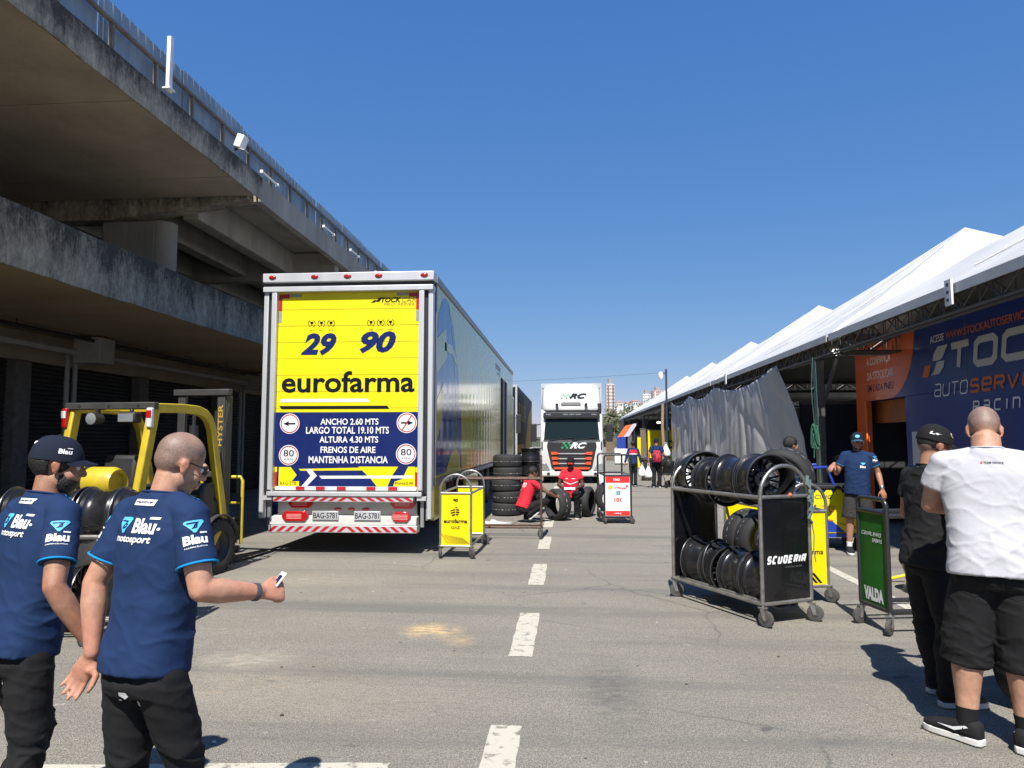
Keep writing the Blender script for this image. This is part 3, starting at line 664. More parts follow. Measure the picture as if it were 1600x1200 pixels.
# lamp pole and wire
lp = thing('lamp_pole', 'thin dark pole with a white lamp head above the tents', 'lamp pole', (4.85, 34.9, 0))
b = MB(); b.cyl((0, 0, 0), (0, 0, 5.15), .05, n=10); b.build('pole', mk('pole_navy', (.03, .035, .06), .5), lp)
b = MB(); b.bar((0, 0, 4.9), (-.2, 0, 4.95), .04, .04); b.build('arm', STEELD, lp)
b = MB(); b.lathe([(0, 0), (.07, .0), (.11, .09), (.11, .28), (.07, .36), (0, .37)], Matrix.Translation((-.26, 0, 4.65)), n=16); b.build('lamp_head', WHITE, lp, fix=True)
b = MB(); b.tube([(4.85 - 24*t, 35 + 3*t, 5.0 - 1.1*t*(1-t)*1.0 - .25*t) for t in [i/20 for i in range(21)]], .006, 5)
b.build('overhead_wire', STEELD, label='thin overhead wire crossing the sky from the lamp pole to the left', cat='wire')
# timber pole under the tent edge
b = MB(); b.tube([(0, 0, 0), (.03, 0, 1.2), (-.02, .02, 2.4), (.01, 0, 3.5)], [.09, .085, .08, .07], 10)
b.build('timber_pole', mk('timber', (.30, .22, .15), .85, var=.3, scale=9, stretch=(1, 1, .2)), label='rough timber pole propping the tent edge at the far end of the curtain', cat='pole', loc=(4.75, 35.6, 0))
# hill, wood and city far behind
b = MB(); n = 48; vs = []; 
for i in range(n+1):
    for j in range(13):
        x = -260 + 560*i/n; y = 170 + 260*j/12
        z = -1.0 + 24*math.exp(-((x-70)/60)**2)*math.exp(-((y-330)/120)**2) + 1.5*noise.noise((x*.02, y*.02, 0)); vs.append((x, y, z if j else -2))
b.add(vs, [(i*13+j, (i+1)*13+j, (i+1)*13+j+1, i*13+j+1) for i in range(n) for j in range(12)])
b.build('hill', mk('hill_green', (.06, .075, .035), .95, var=.4, scale=.06), kind='structure')
def hz(x, y): return 24*math.exp(-((x-70)/60)**2)*math.exp(-((y-330)/120)**2)
LEAF = [mk('far_leaf', (.062, .082, .032), .9, var=.3, scale=.3), mk('far_leaf_olive', (.085, .088, .035), .9, var=.3, scale=.3), mk('far_leaf_dry', (.12, .105, .06), .9, var=.3, scale=.3)]
b = MB()
for k in range(420):
    y = rng.uniform(150, 270); x = rng.uniform(3, 60)*y/200; base = max(-1, hz(x, y)-1); h = rng.uniform(4, 7)
    for q in range(26):
        d = Vector((rng.gauss(0, 1), rng.gauss(0, 1), rng.gauss(0, .8))); c = Vector((x, y, base + h*.6)) + d*h*.26
        s = rng.uniform(.3, .8); u = Vector((rng.gauss(0, 1), rng.gauss(0, 1), rng.gauss(0, 1))).normalized(); v = u.orthogonal().normalized()
        b.add([c-u*s, c-v*s*.7, c+u*s, c+v*s*.7], [(0, 1, 2, 3)])
o = b.build('far_wood', LEAF[0], smooth=False, label='olive green wooded slope behind the white truck', cat='wood', kind='stuff')
for q in LEAF[1:]: o.data.materials.append(q)
for i, p in enumerate(o.data.polygons): p.material_index = (i // 26) % 7 % 3
def tower(label, px, d, y_top, wpx, col, col2, floors, yb=655):
    X = (px-885)/1110*d; z1 = 1.7 + (688-y_top)/1110*d; W = wpx/1110*d
    t = thing('apartment_tower', label, 'building', (X, d, 0), 0.25)
    zb = 2; H = z1
    b = MB(); b.bx(-W/2, W/2, -W*.3, W*.3, zb, H); b.build('wall', mk('tower_'+label[:12], col, .8, var=.06, scale=.1), t)
    b = MB(); b.bx(-W*.2, W*.25, -W*.2, W*.2, H+.01, H+2.2); b.build('roof', mk('tower_roof', (.35, .32, .3), .8), t)
    b = MB()
    for k in (-.3, .3): b.bx(k*W-W*.07, k*W+W*.07, -W*.3-.25, -W*.3-.01, zb, H-.6)
    b.build('stripe', mk('stripe_'+label[:12], col2, .8), t)
    b = MB(); fh = (H-zb)/floors
    for f in range(floors):
        for k in (-.43, -.14, 0.02, .18, .43):
            b.bx(k*W-W*.035, k*W+W*.035, -W*.3-.04, -W*.3-.02, zb+f*fh+fh*.35, zb+f*fh+fh*.75)
    b.build('window', mk('tower_glass', (.08, .09, .11), .2), t, smooth=False); t.children[-1]['kind'] = 'stuff' if False else ''
    return t
tower('tall white and brown striped tower right behind the white truck box', 952.5, 300, 601, 13, (.62, .58, .54), (.22, .12, .10), 16)
tower('white stepped tower above the far tents, left of the reddish one', 1008, 380, 617, 13, (.72, .71, .69), (.5, .5, .5), 15)
tower('reddish tower half hidden by the tent roofs', 1025, 420, 612, 17, (.52, .36, .33), (.66, .62, .58), 17)
for i, (px, d, yt, wp, c) in enumerate(((967, 330, 627, 10, (.66, .62, .57)), (979, 350, 629, 9, (.72, .70, .67)), (990, 340, 626, 11, (.7, .67, .63)), (999, 360, 630, 8, (.68, .66, .62)))):
    X = (px-885)/1110*d; z1 = 1.7 + (688-yt)/1110*d; W = wp/1110*d
    t = thing('hillside_house', ['pale low house on the wooded ridge nearest the striped tower', 'small white house on the ridge between two wider pale houses', 'wider pale house on the ridge, middle of the skyline', 'pale house on the ridge just left of the white stepped tower'][i], 'house', (X, d, 0), .2*i)
    b = MB(); b.bx(-W/2, W/2, -W/2, W/2, 4, z1-.8); b.build('wall', mk('house_wall%d' % i, c, .8), t)
    b = MB(); b.add([(-W*.55, -W*.55, z1-.79), (W*.55, -W*.55, z1-.79), (W*.55, W*.55, z1-.79), (-W*.55, W*.55, z1-.79), (0, 0, z1+.3)], [(0, 1, 4), (1, 2, 4), (2, 3, 4), (3, 0, 4), (3, 2, 1, 0)]); b.build('roof', mk('house_roof', (.34, .2, .15), .8), t, smooth=False)
    b = MB(); 
    for k in (-.28, .05, .3): b.bx(k*W-.25, k*W+.25, -W/2-.03, -W/2-.01, z1-2.4, z1-1.4)
    b.build('window', mk('tower_glass', (.08, .09, .11), .2), t, smooth=False)
t = thing('white_sign', 'small white upright sign board on the wooded slope', 'sign', (11.0, 132, 0))
b = MB(); b.bx(-.35, .35, 0, .12, 3.2, 5.1); b.build('board', WHITE, t); b = MB(); b.bx(-.05, .05, .02, .1, 0, 3.19); b.build('post', STEELD, t)
# ================================================================ VEHICLES
ALU = mk('brushed_aluminium', (0.56, 0.57, 0.58), 0.42, metal=0.35, var=0.08, scale=3, stretch=(1, 1, .2))
ALUD = mk('dull_aluminium', (0.30, 0.31, 0.32), 0.5, metal=0.5, var=0.15, scale=3)
YPNT = mk('yellow_livery', (0.76, 0.63, 0.012), 0.38, scale=2.2, col2=(0.88, 0.75, 0.0), detail=12)
YSIDE = mk('yellow_side_gloss', (0.52, 0.45, 0.045), 0.12, var=0.05, scale=.6, coat=0.12, spec=.45)
BSIDE = mk('blue_side_gloss', (0.02, 0.055, 0.21), 0.12, var=0.05, scale=.6, coat=0.12, spec=.45)
BLIV = mk('blue_livery', (0.006, 0.015, 0.105), 0.45, scale=3, col2=(0.012, 0.024, 0.125), detail=12, spec=.2)
BLK = mk('black_print', (0.006, 0.008, 0.014), 0.6, var=0.05, spec=.15)
REDL = mk('red_lens', (0.45, 0.01, 0.012), 0.15, var=0.1, coat=0.8)
REDR = mk('red_reflector', (0.42, 0.015, 0.025), 0.35, var=0.15, scale=20)
WREF = mk('white_reflector', (0.66, 0.66, 0.64), 0.4, var=0.08, scale=12)
RUB = mk('black_rubber', (0.020, 0.020, 0.021), 0.75, var=0.25, scale=14, bump=0.15, bscale=60)
BPLA = mk('black_plastic', (0.022, 0.022, 0.024), 0.5, var=0.15, scale=9)
GLASS = mk('dark_glass', (0.010, 0.018, 0.018), 0.06, var=0, coat=0.0, spec=0.3)
def ribs(m):
    n = m.node_tree; b = n.nodes['Principled BSDF']; tc = n.nodes.new('ShaderNodeTexCoord'); wv = n.nodes.new('ShaderNodeTexWave'); wv.bands_direction = 'Y'
    wv.inputs['Scale'].default_value = 0.55; wv.inputs['Distortion'].default_value = 1.4; wv.inputs['Detail'].default_value = 1.5; wv.inputs['Detail Scale'].default_value = 0.5
    n.links.new(tc.outputs['Object'], wv.inputs[0]); bp = n.nodes.new('ShaderNodeBump'); bp.inputs['Strength'].default_value = 0.065; bp.inputs['Distance'].default_value = 0.03
    n.links.new(wv.outputs['Fac'], bp.inputs['Height'])
    for s in ('Normal', 'Coat Normal'): n.links.new(bp.outputs[0], b.inputs[s])
ribs(YSIDE); ribs(BSIDE)
def tyre_prof(r, wd, ri, sh=0.03):
    h = wd/2; return [(ri, -h*.86), (ri+.02, -h*.97), (r*.82, -h), (r-sh, -h*.93), (r-sh*.25, -h*.8), (r, -h*.62), (r, h*.62), (r-sh*.25, h*.8), (r-sh, h*.93), (r*.82, h), (ri+.02, h*.97), (ri, h*.86)]
AX_X = Matrix.Rotation(math.pi/2, 4, 'Y')
def truck_wheel(parent, x, y, r=.5, wd=.3):
    o = MB(); o.lathe(tyre_prof(r, wd, r*.56), Matrix.Translation((x, y, r)) @ AX_X, n=36, closed=True); w_ = o.build('wheel', RUB, parent, fix=True)
    o = MB(); s = 1 if x > 0 else -1
    o.lathe([(0, .05*s), (r*.2, .06*s), (r*.25, .02*s), (r*.5, -.02*s), (r*.57, wd*.45*s), (r*.55, wd*.45*s), (r*.5, -.06*s), (0, -.06*s)], Matrix.Translation((x, y, r)) @ AX_X, n=28); o.build('rim', ALUD, w_, fix=True)
TR = thing('race_trailer_lorry', 'big yellow and blue race trailer lorry with its rear roller door towards the camera', 'lorry', (-3.345, 10.6, 0))
SC = 103.0
def lx(px): return (px - 544) / 98.6
def lz(py): return 1.7 + (688 - py) / SC
def RM(off): return frame((0, -off, 0), (1, 0, 0), (0, 0, 1))
HW, LEN = 1.33, 15.9
b = MB(); b.bx(-HW, HW-.006, .12, LEN, 1.02, 4.24); b.build('body', ALUD, TR, smooth=False)
b = MB(); b.bx(HW-.004, HW+.012, .16, LEN, 1.12, 4.13); b.build('side_panel', YSIDE, TR, smooth=False)
b = MB(); b.bx(HW-.004, HW+.03, .16, LEN, 4.135, 4.25); b.bx(HW+.0, HW+.02, .16, .22, 1.12, 4.13); b.build('top_rail', ALUD, TR, smooth=False)
SM = Matrix(((0, 0, 1, HW+.015), (1, 0, 0, -10.6), (0, 1, 0, 0), (0, 0, 0, 1)))      # (world y, z) -> right side face
b = MB(); b.poly([(10.8, 3.3), (11.0, 3.72), (11.3, 3.97), (11.6, 4.07), (11.95, 4.02), (12.3, 3.8), (12.75, 3.35), (13.1, 2.85), (13.4, 2.25), (13.5, 1.7), (13.48, 1.16), (10.8, 1.16)], SM); b.build('blue_graphic', BSIDE, TR, smooth=False)
b = MB()
for q in ([(10.8, 3.27), (11.67, 3.57), (11.76, 3.08), (10.8, 2.72)], [(11.55, 3.32), (12.3, 3.36), (12.9, 3.14), (12.86, 3.06), (12.3, 3.20), (11.55, 3.18)], [(10.8, 2.3), (11.5, 2.66), (11.35, 2.1), (10.8, 1.6)], [(11.7, 1.16), (12.2, 1.45), (12.8, 1.55), (13.2, 1.42), (13.35, 1.16)]): b.poly(q, SM, .003)
b.stroke([(11.95, 4.02), (12.45, 3.4), (12.75, 2.6), (12.9, 1.8), (12.92, 1.3)], .035, SM, .0045)
b.build('yellow_graphic', YSIDE, TR, smooth=False)
b = MB(); b.text('STOCKCAR', frame((HW+.016, 20.0-10.6, 3.74), (0, 1, 0), (0, 0, 1)), 1.5, .16, bold=.01, shear=.2); b.build('lettering', BLIV, TR, smooth=False); b = MB(); b.text('PRO SERIES', frame((HW+.016, 20.5-10.6, 3.6), (0, 1, 0), (0, 0, 1)), .9, .09); b.build('lettering', BLIV, TR, smooth=False)
b = MB(); b.bx(HW+.013, HW+.018, 21.6-10.6, 23.6-10.6, 1.14, 3.62); b.build('doorway_shade', mk('door_hole', (.004, .004, .004), .9, var=0), TR, smooth=False)  # flat black sheet painted as the dark inside of the open doorway
b = MB(); b.bx(HW+.019, HW+.05, 22.35-10.6, 22.42-10.6, 1.14, 3.6); b.bx(HW+.019, HW+.05, 23.55-10.6, 23.62-10.6, 1.14, 3.6); b.build('door_frame', ALU, TR)
b = MB(); b.bx(HW-.03, HW+.028, .16, LEN, 1.0, 1.118); b.build('lower_rail', mk('rail_grey', (.12, .12, .125), .5, metal=.4), TR, smooth=False)
for i in range(34): b = MB(); b.bx(HW+.0285, HW+.031, 1.1+i*.42, 1.1+i*.42+.24, 1.03, 1.085); b.build('side_reflector', WREF, TR, smooth=False)
for y0, y1 in ((.2, 1.25), (3.6, 5.6), (10.2, 14.2)): b = MB(); b.bx(HW-.05, HW, y0, y1, .48, .995); b.build('side_skirt', YSIDE, TR)
b = MB(); b.bx(-.5, -.36, .3, LEN, .75, 1.0); b.bx(.36, .5, .3, LEN, .75, 1.0); b.bx(-1.1, 1.1, 3.4, 3.6, .6, .99); b.build('chassis', STEELD, TR)
for y in (6.3, 7.6, 8.9):
    for x in (-1.05, 1.05): truck_wheel(TR, x, y)
# rear face
b = MB()
for s in (-1, 1): b = MB(); b.bx(s*HW, s*(HW-.075), -.02, .2, .52, 4.06); b.build('corner_post', ALU, TR, bevel=.012)
b = MB()
for s in (-1, 1): b = MB(); b.bx(s*(HW-.08), s*(HW-.13), .02, .2, .9, 4.0); b.build('gasket', BPLA, TR, smooth=False)
b = MB()
for s in (-1, 1): b = MB(); b.bx(s*(HW-.135), s*(HW-.215), -.05, .2, .86, 3.985); b.build('door_rail', ALU, TR, bevel=.01)
b = MB(); b.bx(-HW-.015, HW+.015, -.06, .25, 4.135, 4.28); b.build('header', ALU, TR, bevel=.012)
b = MB(); b.bx(-HW, HW, .0, .2, 4.07, 4.135); b.build('header_gap', BPLA, TR, smooth=False)
b = MB(); b.bx(-HW-.005, HW+.005, -.06, .2, 3.985, 4.07); b.build('header', ALU, TR, bevel=.01)
for px in (427, 493, 544, 592, 662):
    b = MB(); b.sphere((lx(px), -.062, 4.215), (.062, .022, .034), 16); b.build('marker_lamp', REDL, TR)
DX = HW - .218
b = MB(); b.bx(-DX, DX, .03, .1, .97, 3.985); b.build('roller_door', YPNT, TR, smooth=False)
b = MB()
for i in range(12): b.bx(-DX, DX, .027, .031, 1.17+i*.255, 1.174+i*.255)
b.build('door_seam', mk('seam_dark', (.35, .30, .01), .6), TR, smooth=False)
for s in (-1, 1):
    b = MB(); b.bx(s*(DX-.005), s*(DX-.055), .0265, .0295, 3.70, 3.965); b.bx(s*(DX-.055), s*(DX-.17), .0265, .0295, 3.90, 3.965); b.build('red_reflector', REDR, TR, smooth=False)
    b = MB(); b.bx(s*(DX-.005), s*(DX-.05), .0265, .0295, .99, 1.22); b.build('red_reflector', REDR, TR, smooth=False)
b = MB()
for s in (-1, 1):
    b = MB(); b.bx(s*(DX-.005), s*(DX-.055), .0265, .0295, 3.52, 3.69); b.build('grey_reflector', mk('grey_ref', (.3, .3, .28), .5), TR, smooth=False)
    b = MB(); b.bx(s*(DX-.175), s*(DX-.36), .0265, .0295, 3.92, 3.965); b.build('grey_reflector', MATS['grey_ref'], TR, smooth=False)
m = RM(-.026)
def tx(b, s, x0, y0, x1, y1, z=.0, **k): b.text(s, m, lx(x1)-lx(x0), lz(y0)-lz(y1), lx(x0), lz(y1), z=z, **k)
b = MB(); tx(b, 'TOCK', 594, 462, 625, 470, bold=.03, shear=.25); b.poly([(lx(578), lz(470)), (lx(584), lz(466)), (lx(588), lz(466)), (lx(584), lz(470))], m); b.poly([(lx(586), lz(469)), (lx(592), lz(462)), (lx(596), lz(462)), (lx(591), lz(469))], m); b.build('lettering', BLK, TR, smooth=False); b = MB()
tx(b, 'eurofarma', 442, 579, 647, 613, bold=.022); b.build('lettering', BLK, TR, smooth=False); b = MB()
b.poly([(lx(439), lz(634)), (lx(606), lz(634)), (lx(609), lz(639)), (lx(443), lz(639))], m); b.build('black_stripe', BLK, TR, smooth=False)
b = MB(); tx(b, 'CAR', 626, 462, 648, 470, shear=.2, bold=.005); b.build('lettering', mk('print_olive', (.35, .28, .03), .5), TR, smooth=False); b = MB(); tx(b, 'PRO SERIES', 598, 471, 646, 475, shear=.2); b.build('lettering', mk('print_olive', (.35, .28, .03), .5), TR, smooth=False)
b = MB(); tx(b, '29', 471, 518, 526, 554, bold=.045, shear=.28); b.build('race_number', BLIV, TR, smooth=False); b = MB(); tx(b, '90', 562, 516, 618, 551, bold=.045, shear=.28); b.build('race_number', BLIV, TR, smooth=False)
for i, (px, yr) in enumerate(((487, '2017'), (502, '2018'), (517, '2019'), (579, '2006'), (594, '2012'), (609, '2020'))):
    b = MB(); cx, cy = lx(px), lz(502.5)
    b.ring((cx, cy), .050, .059, m, n=22, a0=-65, a1=60); b.ring((cx, cy), .050, .059, m, n=22, a0=120, a1=245)
    b.poly([(cx-.026, cy+.028), (cx+.026, cy+.028), (cx+.02, cy-.002), (cx+.006, cy-.012), (cx+.006, cy-.028), (cx-.006, cy-.028), (cx-.006, cy-.012), (cx-.02, cy-.002)], m)
    b.poly([(cx-.015, cy-.031), (cx+.015, cy-.031), (cx+.015, cy-.038), (cx-.015, cy-.038)], m)
    b.text(yr, m, .07, .018, cx-.035, cy-.115)
    b.build('trophy_mark', BLK, TR, smooth=False)
b = MB(); b.poly([(lx(441), lz(623)), (lx(575), lz(623)), (lx(579), lz(628)), (lx(441), lz(628))], m)
b.build('white_stripe', LWHT, TR, smooth=False)
b = MB(); b.bx(-DX+.002, DX-.002, .0225, .0265, lz(729), lz(644)); b.build('blue_panel', BLIV, TR, smooth=False)
m = RM(-.020)
b = MB(); tx(b, 'ANCHO 2.60 MTS', 504, 654, 593, 664, bold=.018); tx(b, 'LARGO TOTAL 19.10 MTS', 482, 667, 609, 678, bold=.018); tx(b, 'ALTURA 4.30 MTS', 503, 682, 593, 692, bold=.018)
tx(b, 'FRENOS DE AIRE', 505, 698, 589, 708, bold=.018); tx(b, 'MANTENHA DISTANCIA', 487, 713, 608, 724, bold=.018); b.build('lettering', LWHT, TR, smooth=False)
for px, py in ((456.5, 662), (636, 661), (456, 711.5), (635.5, 709.5)):
    b = MB(); b.disc((lx(px), lz(py)), .155, m, z=.001); s_ = b.build('traffic_disc', LWHT, TR, smooth=False)
    b = MB(); b.ring((lx(px), lz(py)), .128, .143, m, z=.003)
    if px > 630 and py < 680: b.bar((lx(px)-.075, .0138, lz(py)-.115), (lx(px)+.075, .0138, lz(py)+.115), .0015, .014)
    b.build('red_ring', REDL, s_, smooth=False)
    b = MB(); cx, cy = lx(px), lz(py)
    if py < 690:
        d = -1 if px < 500 else 1
        b.poly([(cx-.09*d, cy-.012), (cx+.02*d, cy-.012), (cx+.01*d, cy-.04), (cx+.10*d, cy), (cx+.01*d, cy+.04), (cx+.02*d, cy+.012), (cx-.09*d, cy+.012)][::d], m, .0035)
    else: b.text('80', m, .165, .10, cx-.082, cy-.02, bold=.008, z=.0035); b.text('KM/H', m, .13, .035, cx-.065, cy-.082, z=.0035)
    b.build('sign_print', BLK, s_, smooth=False)
m = RM(-.0235)
def pp(b, pts, z=0.0): b.poly([(lx(400 + x*300/1565), lz(620 + y*230/1200)) for x, y in pts][::-1], m, z)
b = MB(); b.bx(-DX+.04, DX-.04, .0245, .028, lz(760), lz(729.3)); b.build('lower_graphic', BLIV, TR, smooth=False)
b = MB(); pp(b, [(215, 575), (310, 575), (360, 640), (320, 690), (380, 690), (380, 728), (215, 728)]); pp(b, [(375, 590), (860, 578), (880, 600), (390, 604)]); pp(b, [(850, 570), (1170, 565), (1120, 640), (1085, 728), (1000, 728), (950, 665)]); pp(b, [(1250, 560), (1300, 560), (1300, 728), (1130, 728), (1140, 690), (1200, 670)])
b.build('yellow_graphic', YPNT, TR, smooth=False)
b = MB(); pp(b, [(430, 592), (478, 590), (522, 645), (440, 733), (398, 733), (472, 645)], .001); pp(b, [(540, 645), (1280, 640), (1280, 662), (560, 668)], .0015); b.build('white_graphic', LWHT, TR, smooth=False)
b = MB(); m2 = RM(-.021); b.text('BAG-578', m2, lx(468)-lx(444), .05, lx(444), lz(758), spacing=1.2); b.build('lettering', BLK, TR, smooth=False); b = MB(); b.text('PINHAIS-PR', m2, lx(647)-lx(619), .04, lx(619), lz(757), bold=.01); b.build('lettering', BLK, TR, smooth=False)
b = MB(); b.bx(-DX+.02, DX-.02, .018, .03, lz(766), lz(760)); b.build('reflector_strip', WREF, TR, smooth=False)
for px in (475, 506, 538, 583, 616): b = MB(); b.bx(lx(px)-.07, lx(px)+.07, .015, .018, lz(766)+.004, lz(760)-.004); b.build('red_reflector', REDR, TR, smooth=False)
b = MB(); b.bx(-HW+.14, HW-.14, -.08, .15, .86, .925); b.build('sill', ALU, TR, bevel=.008)
def chevron(z0, z1, x0, x1, yf, n):
    b = MB(); b.bx(x0, x1, yf, .1, z0, z1); s_ = b.build('bumper_bar', ALU, TR, bevel=.006)
    b = MB(); mm = RM(-yf+.0025); pw = (x1-x0)/n
    for i in range(n):
        xc = x0 + (i+.25)*pw; d = .05 if xc < (x0+x1)/2 - .03 else -.05
        b.poly([(xc-d-.0, z0+.012), (xc-d+pw*.5, z0+.012), (xc+d+pw*.5, z1-.012), (xc+d, z1-.012)], mm)
    b.build('hazard_stripe', REDR, s_, smooth=False)
chevron(.775, .858, -1.09, 1.06, -.06, 15)
chevron(.325, .43, -1.13, 1.13, -.10, 17)
b = MB(); b.bx(-1.08, 1.08, .12, .2, .43, .775); b.build('bumper_back', mk('grey_panel2', (.33, .33, .32), .6, var=.2, scale=4), TR, smooth=False)
b = MB(); b.bx(-1.12, 1.12, -.095, .11, .432, .56); b.build('bumper_beam', mk('cream_panel', (.62, .60, .55), .5, var=.06), TR, bevel=.01)
for px, py, w_ in ((473, 788, .4), (630, 788, .4), (473, 806, .42), (632, 806, .30)):
    x, z = lx(px), lz(py) + .01; y = .10 if py < 800 else -.12; b = MB(); h = .075
    b.prism([(x-w_/2+.06, z-h), (x+w_/2-.06, z-h), (x+w_/2, z), (x+w_/2-.06, z+h), (x-w_/2+.06, z+h), (x-w_/2, z)], .05, frame((0, y+.05, 0), (1, 0, 0), (0, 0, 1))); l_ = b.build('tail_light', REDL, TR, bevel=.008, fix=True)
    b = MB()
    for k in range(4): b.bx(x-.13, x+.10, y-.003, y-.0005, z-.035+k*.02, z-.027+k*.02)
    b.build('lamp_cells', mk('lamp_pale', (.75, .35, .33), .3), l_, smooth=False)
for px in (530, 551, 573):
    b = MB(); b.sphere((lx(px), .118, lz(796)), (.06, .02, .022), 12); b.build('marker_lamp', REDL, TR)
for x0, y0 in ((499, 803), (562, 803)):
    b = MB(); b.bx(lx(x0), lx(x0)+.40, -.118, -.105, .515, .645); p_ = b.build('number_plate', ALU, TR, bevel=.004)
    b = MB(); b.text('BAG-5781', RM(.1195), .36, .085, lx(x0)+.02, .535, bold=.012); b.build('lettering', BLK, p_, smooth=False)
for s in (-1, 1):
    b = MB(); b.bx(s*(HW-.08), s*(HW-.215), -.055, .1, .80, .86); b.build('door_rail_foot', ALU, TR)
    b = MB(); b.bx(s*(HW-.12), s*(HW-.20), -.06, .0, .865, .955); b.build('rubber_buffer', BPLA, TR, bevel=.01)
    b = MB(); b.bar((s*(HW-.15), .05, .8), (s*(HW-.15), .05, .40), .05, .05); b.bar((s*(HW-.08), .05, .8), (s*(HW-.08), .05, .5), .03, .03); b.build('bumper_strut', ALUD, TR)
b = MB(); b.bx(-1.2, 1.2, 16.6, 18.7, .9, 3.5); b.build('cab', WHITE, TR, bevel=.12, seg=3)
b = MB(); b.bx(-1.1, 1.1, 16.2, 18.6, .5, .9); b.build('cab_chassis', STEELD, TR)
for y in (16.4, 18.0):
    for x in (-1.05, 1.05): truck_wheel(TR, x, y)
b = MB(); b.box((1.42, 18.0, 2.35), (.2, .12, .75)); b.box((1.3, 18.02, 2.6), (.3, .03, .03)); b.build('mirror', BPLA, TR, bevel=.04)

# black and gold trailer further back
BG = thing('race_trailer', 'black and gold trailer parked beyond the yellow lorry', 'trailer', (-3.5, 32.0, 0))
BKG = mk('black_gloss', (.012, .012, .013), .5, var=.1, spec=.2); GOLD = mk('gold_livery', (.50, .29, .03), .5, var=.1, spec=.2)
b = MB(); b.bx(-1.27, 1.27, 0, 14, 1.0, 4.2); b.build('body', BKG, BG, bevel=.03)
b = MB(); b.bx(1.2, 1.285, -.015, .07, .95, 4.21); b.bx(-1.285, -1.2, -.015, .07, .95, 4.21); b.bx(-1.19, 1.19, -.015, .05, 4.1, 4.21); b.build('corner_post', ALU, BG)
b = MB(); sm = Matrix(((0, 0, 1, 1.273), (1, 0, 0, 0), (0, 1, 0, 0), (0, 0, 0, 1)))
for i in range(4): b.poly([(1.0+i*1.5, 2.6), (1.9+i*1.5, 2.65), (2.1+i*1.5, 3.5), (1.2+i*1.5, 3.5)], sm, .002)
b.poly([(6, 1.1), (13.8, 1.1), (13.8, 3.9), (10, 3.2)], sm, .001); b.poly([(.3, 1.1), (5, 1.1), (5.6, 1.5), (.3, 1.5)], sm, .001); b.build('gold_graphic', GOLD, BG, smooth=False)
for y in (2.5, 3.8, 12):
    for x in (-1.05, 1.05): truck_wheel(BG, x, y)
b = MB(); b.bx(-.5, .5, .2, 13.8, .7, .99); b.build('chassis', STEELD, BG)

# white lorry facing the camera
RC = thing('white_lorry', 'white box lorry with black grille and orange slats facing the camera', 'lorry', (.20, 28.3, 0))
WL = mk('white_lorry_paint', (.58, .58, .565), .35, var=.06, scale=2, coat=.3)
b = MB(); b.bx(-1.28, 1.30, 2.5, 11.5, 1.0, 4.14); b.build('box_body', WL, RC, bevel=.02)
b = MB(); b.bx(-1.29, 1.31, 2.46, 2.5, 3.95, 4.15); b.bx(1.24, 1.315, 2.46, 2.5, 1.0, 3.94); b.bx(-1.295, -1.24, 2.46, 2.5, 1.0, 3.94); b.build('box_frame', ALU, RC)
b = MB(); b.M = frame((-1.24, 0, 0), (0, 1, 0), (0, 0, 1)); b.prism([(0.05, .3), (0, .45), (0, 1.55), (.05, 1.75), (.32, 2.75), (.4, 2.95), (2.2, 2.95), (2.2, .5), (.9, .5), (.9, .3)], 2.48); b.build('cab', WL, RC, bevel=.09, seg=3, fix=True)
b = MB(); b.loft([((0.0, 1.15, 2.9), 1.18, .95), ((0, 1.2, 3.0), 1.22, 1.02), ((0, 1.35, 3.3), 1.20, .98), ((0, 1.5, 3.75), 1.17, .85), ((0, 1.6, 3.95), 1.1, .74), ((0, 1.62, 4.0), .9, .6)], n=40, e=6); b.build('roof_deflector', WL, RC, angle=50)
wsM = frame((0, .045, 1.72), (1, 0, 0), (0, .262, .965))
b = MB(); b.prism([(-1.10, -.02), (1.10, -.02), (1.04, .86), (-1.04, .86)], .02, wsM); b.build('windscreen', GLASS, RC, bevel=.015)
b = MB(); b.prism([(-1.12, -.06), (1.12, -.06), (1.12, -.021), (-1.12, -.021)], .035, wsM); b.bar((-.9, -.03, 1.70), (.1, .02, 1.82), .02, .02); b.bar((.0, -.03, 1.70), (.9, .02, 1.80), .02, .02); b.build('wiper', BPLA, RC)
b = MB(); b.prism([(-1.13, 0), (1.13, 0), (1.12, .24), (-1.12, .24)], .10, frame((0, .20, 2.57), (1, 0, 0), (0, 0, 1))); sv = b.build('sun_visor', BPLA, RC, bevel=.03)
b = MB()
for x, w_ in ((-1.0, .2), (-.35, .2), (-.1, .2), (.16, .2), (.8, .2)): b.text('VIM' if abs(x) < .5 else 'MIL', frame((0, .097, 2.6), (1, 0, 0), (0, 0, 1)), w_, .045, x, .1)
b.build('lettering', LGRY, sv, smooth=False)
fM = RM(.0)
b = MB(); b.prism([(-.95, 1.63), (.95, 1.63), (.98, 1.45), (.80, .62), (.66, .50), (-.66, .50), (-.80, .62), (-.98, 1.45)], .05, frame((0, .02, 0), (1, 0, 0), (0, 0, 1))); gr_ = b.build('grille', BPLA, RC, bevel=.02, fix=True)
ORL = mk('orange_slat', (.72, .09, .03), .35, var=.06)
for k, z in enumerate((1.17, .97, .78)):
    b = MB(); b.bx(-.52, .52, -.065, -.03, z-.018, z+.018); b.build('slat', ALU, gr_)
    for s in (-1, 1):
        b = MB(); b.prism([(s*.50, z-.025), (s*(.80-.03*k), z-.05), (s*(.82-.03*k), z+.07), (s*.62, z+.07), (s*.50, z+.025)], .05, frame((0, -.025, 0), (1, 0, 0), (0, 0, 1))); b.build('orange_slat', ORL, gr_, fix=True)
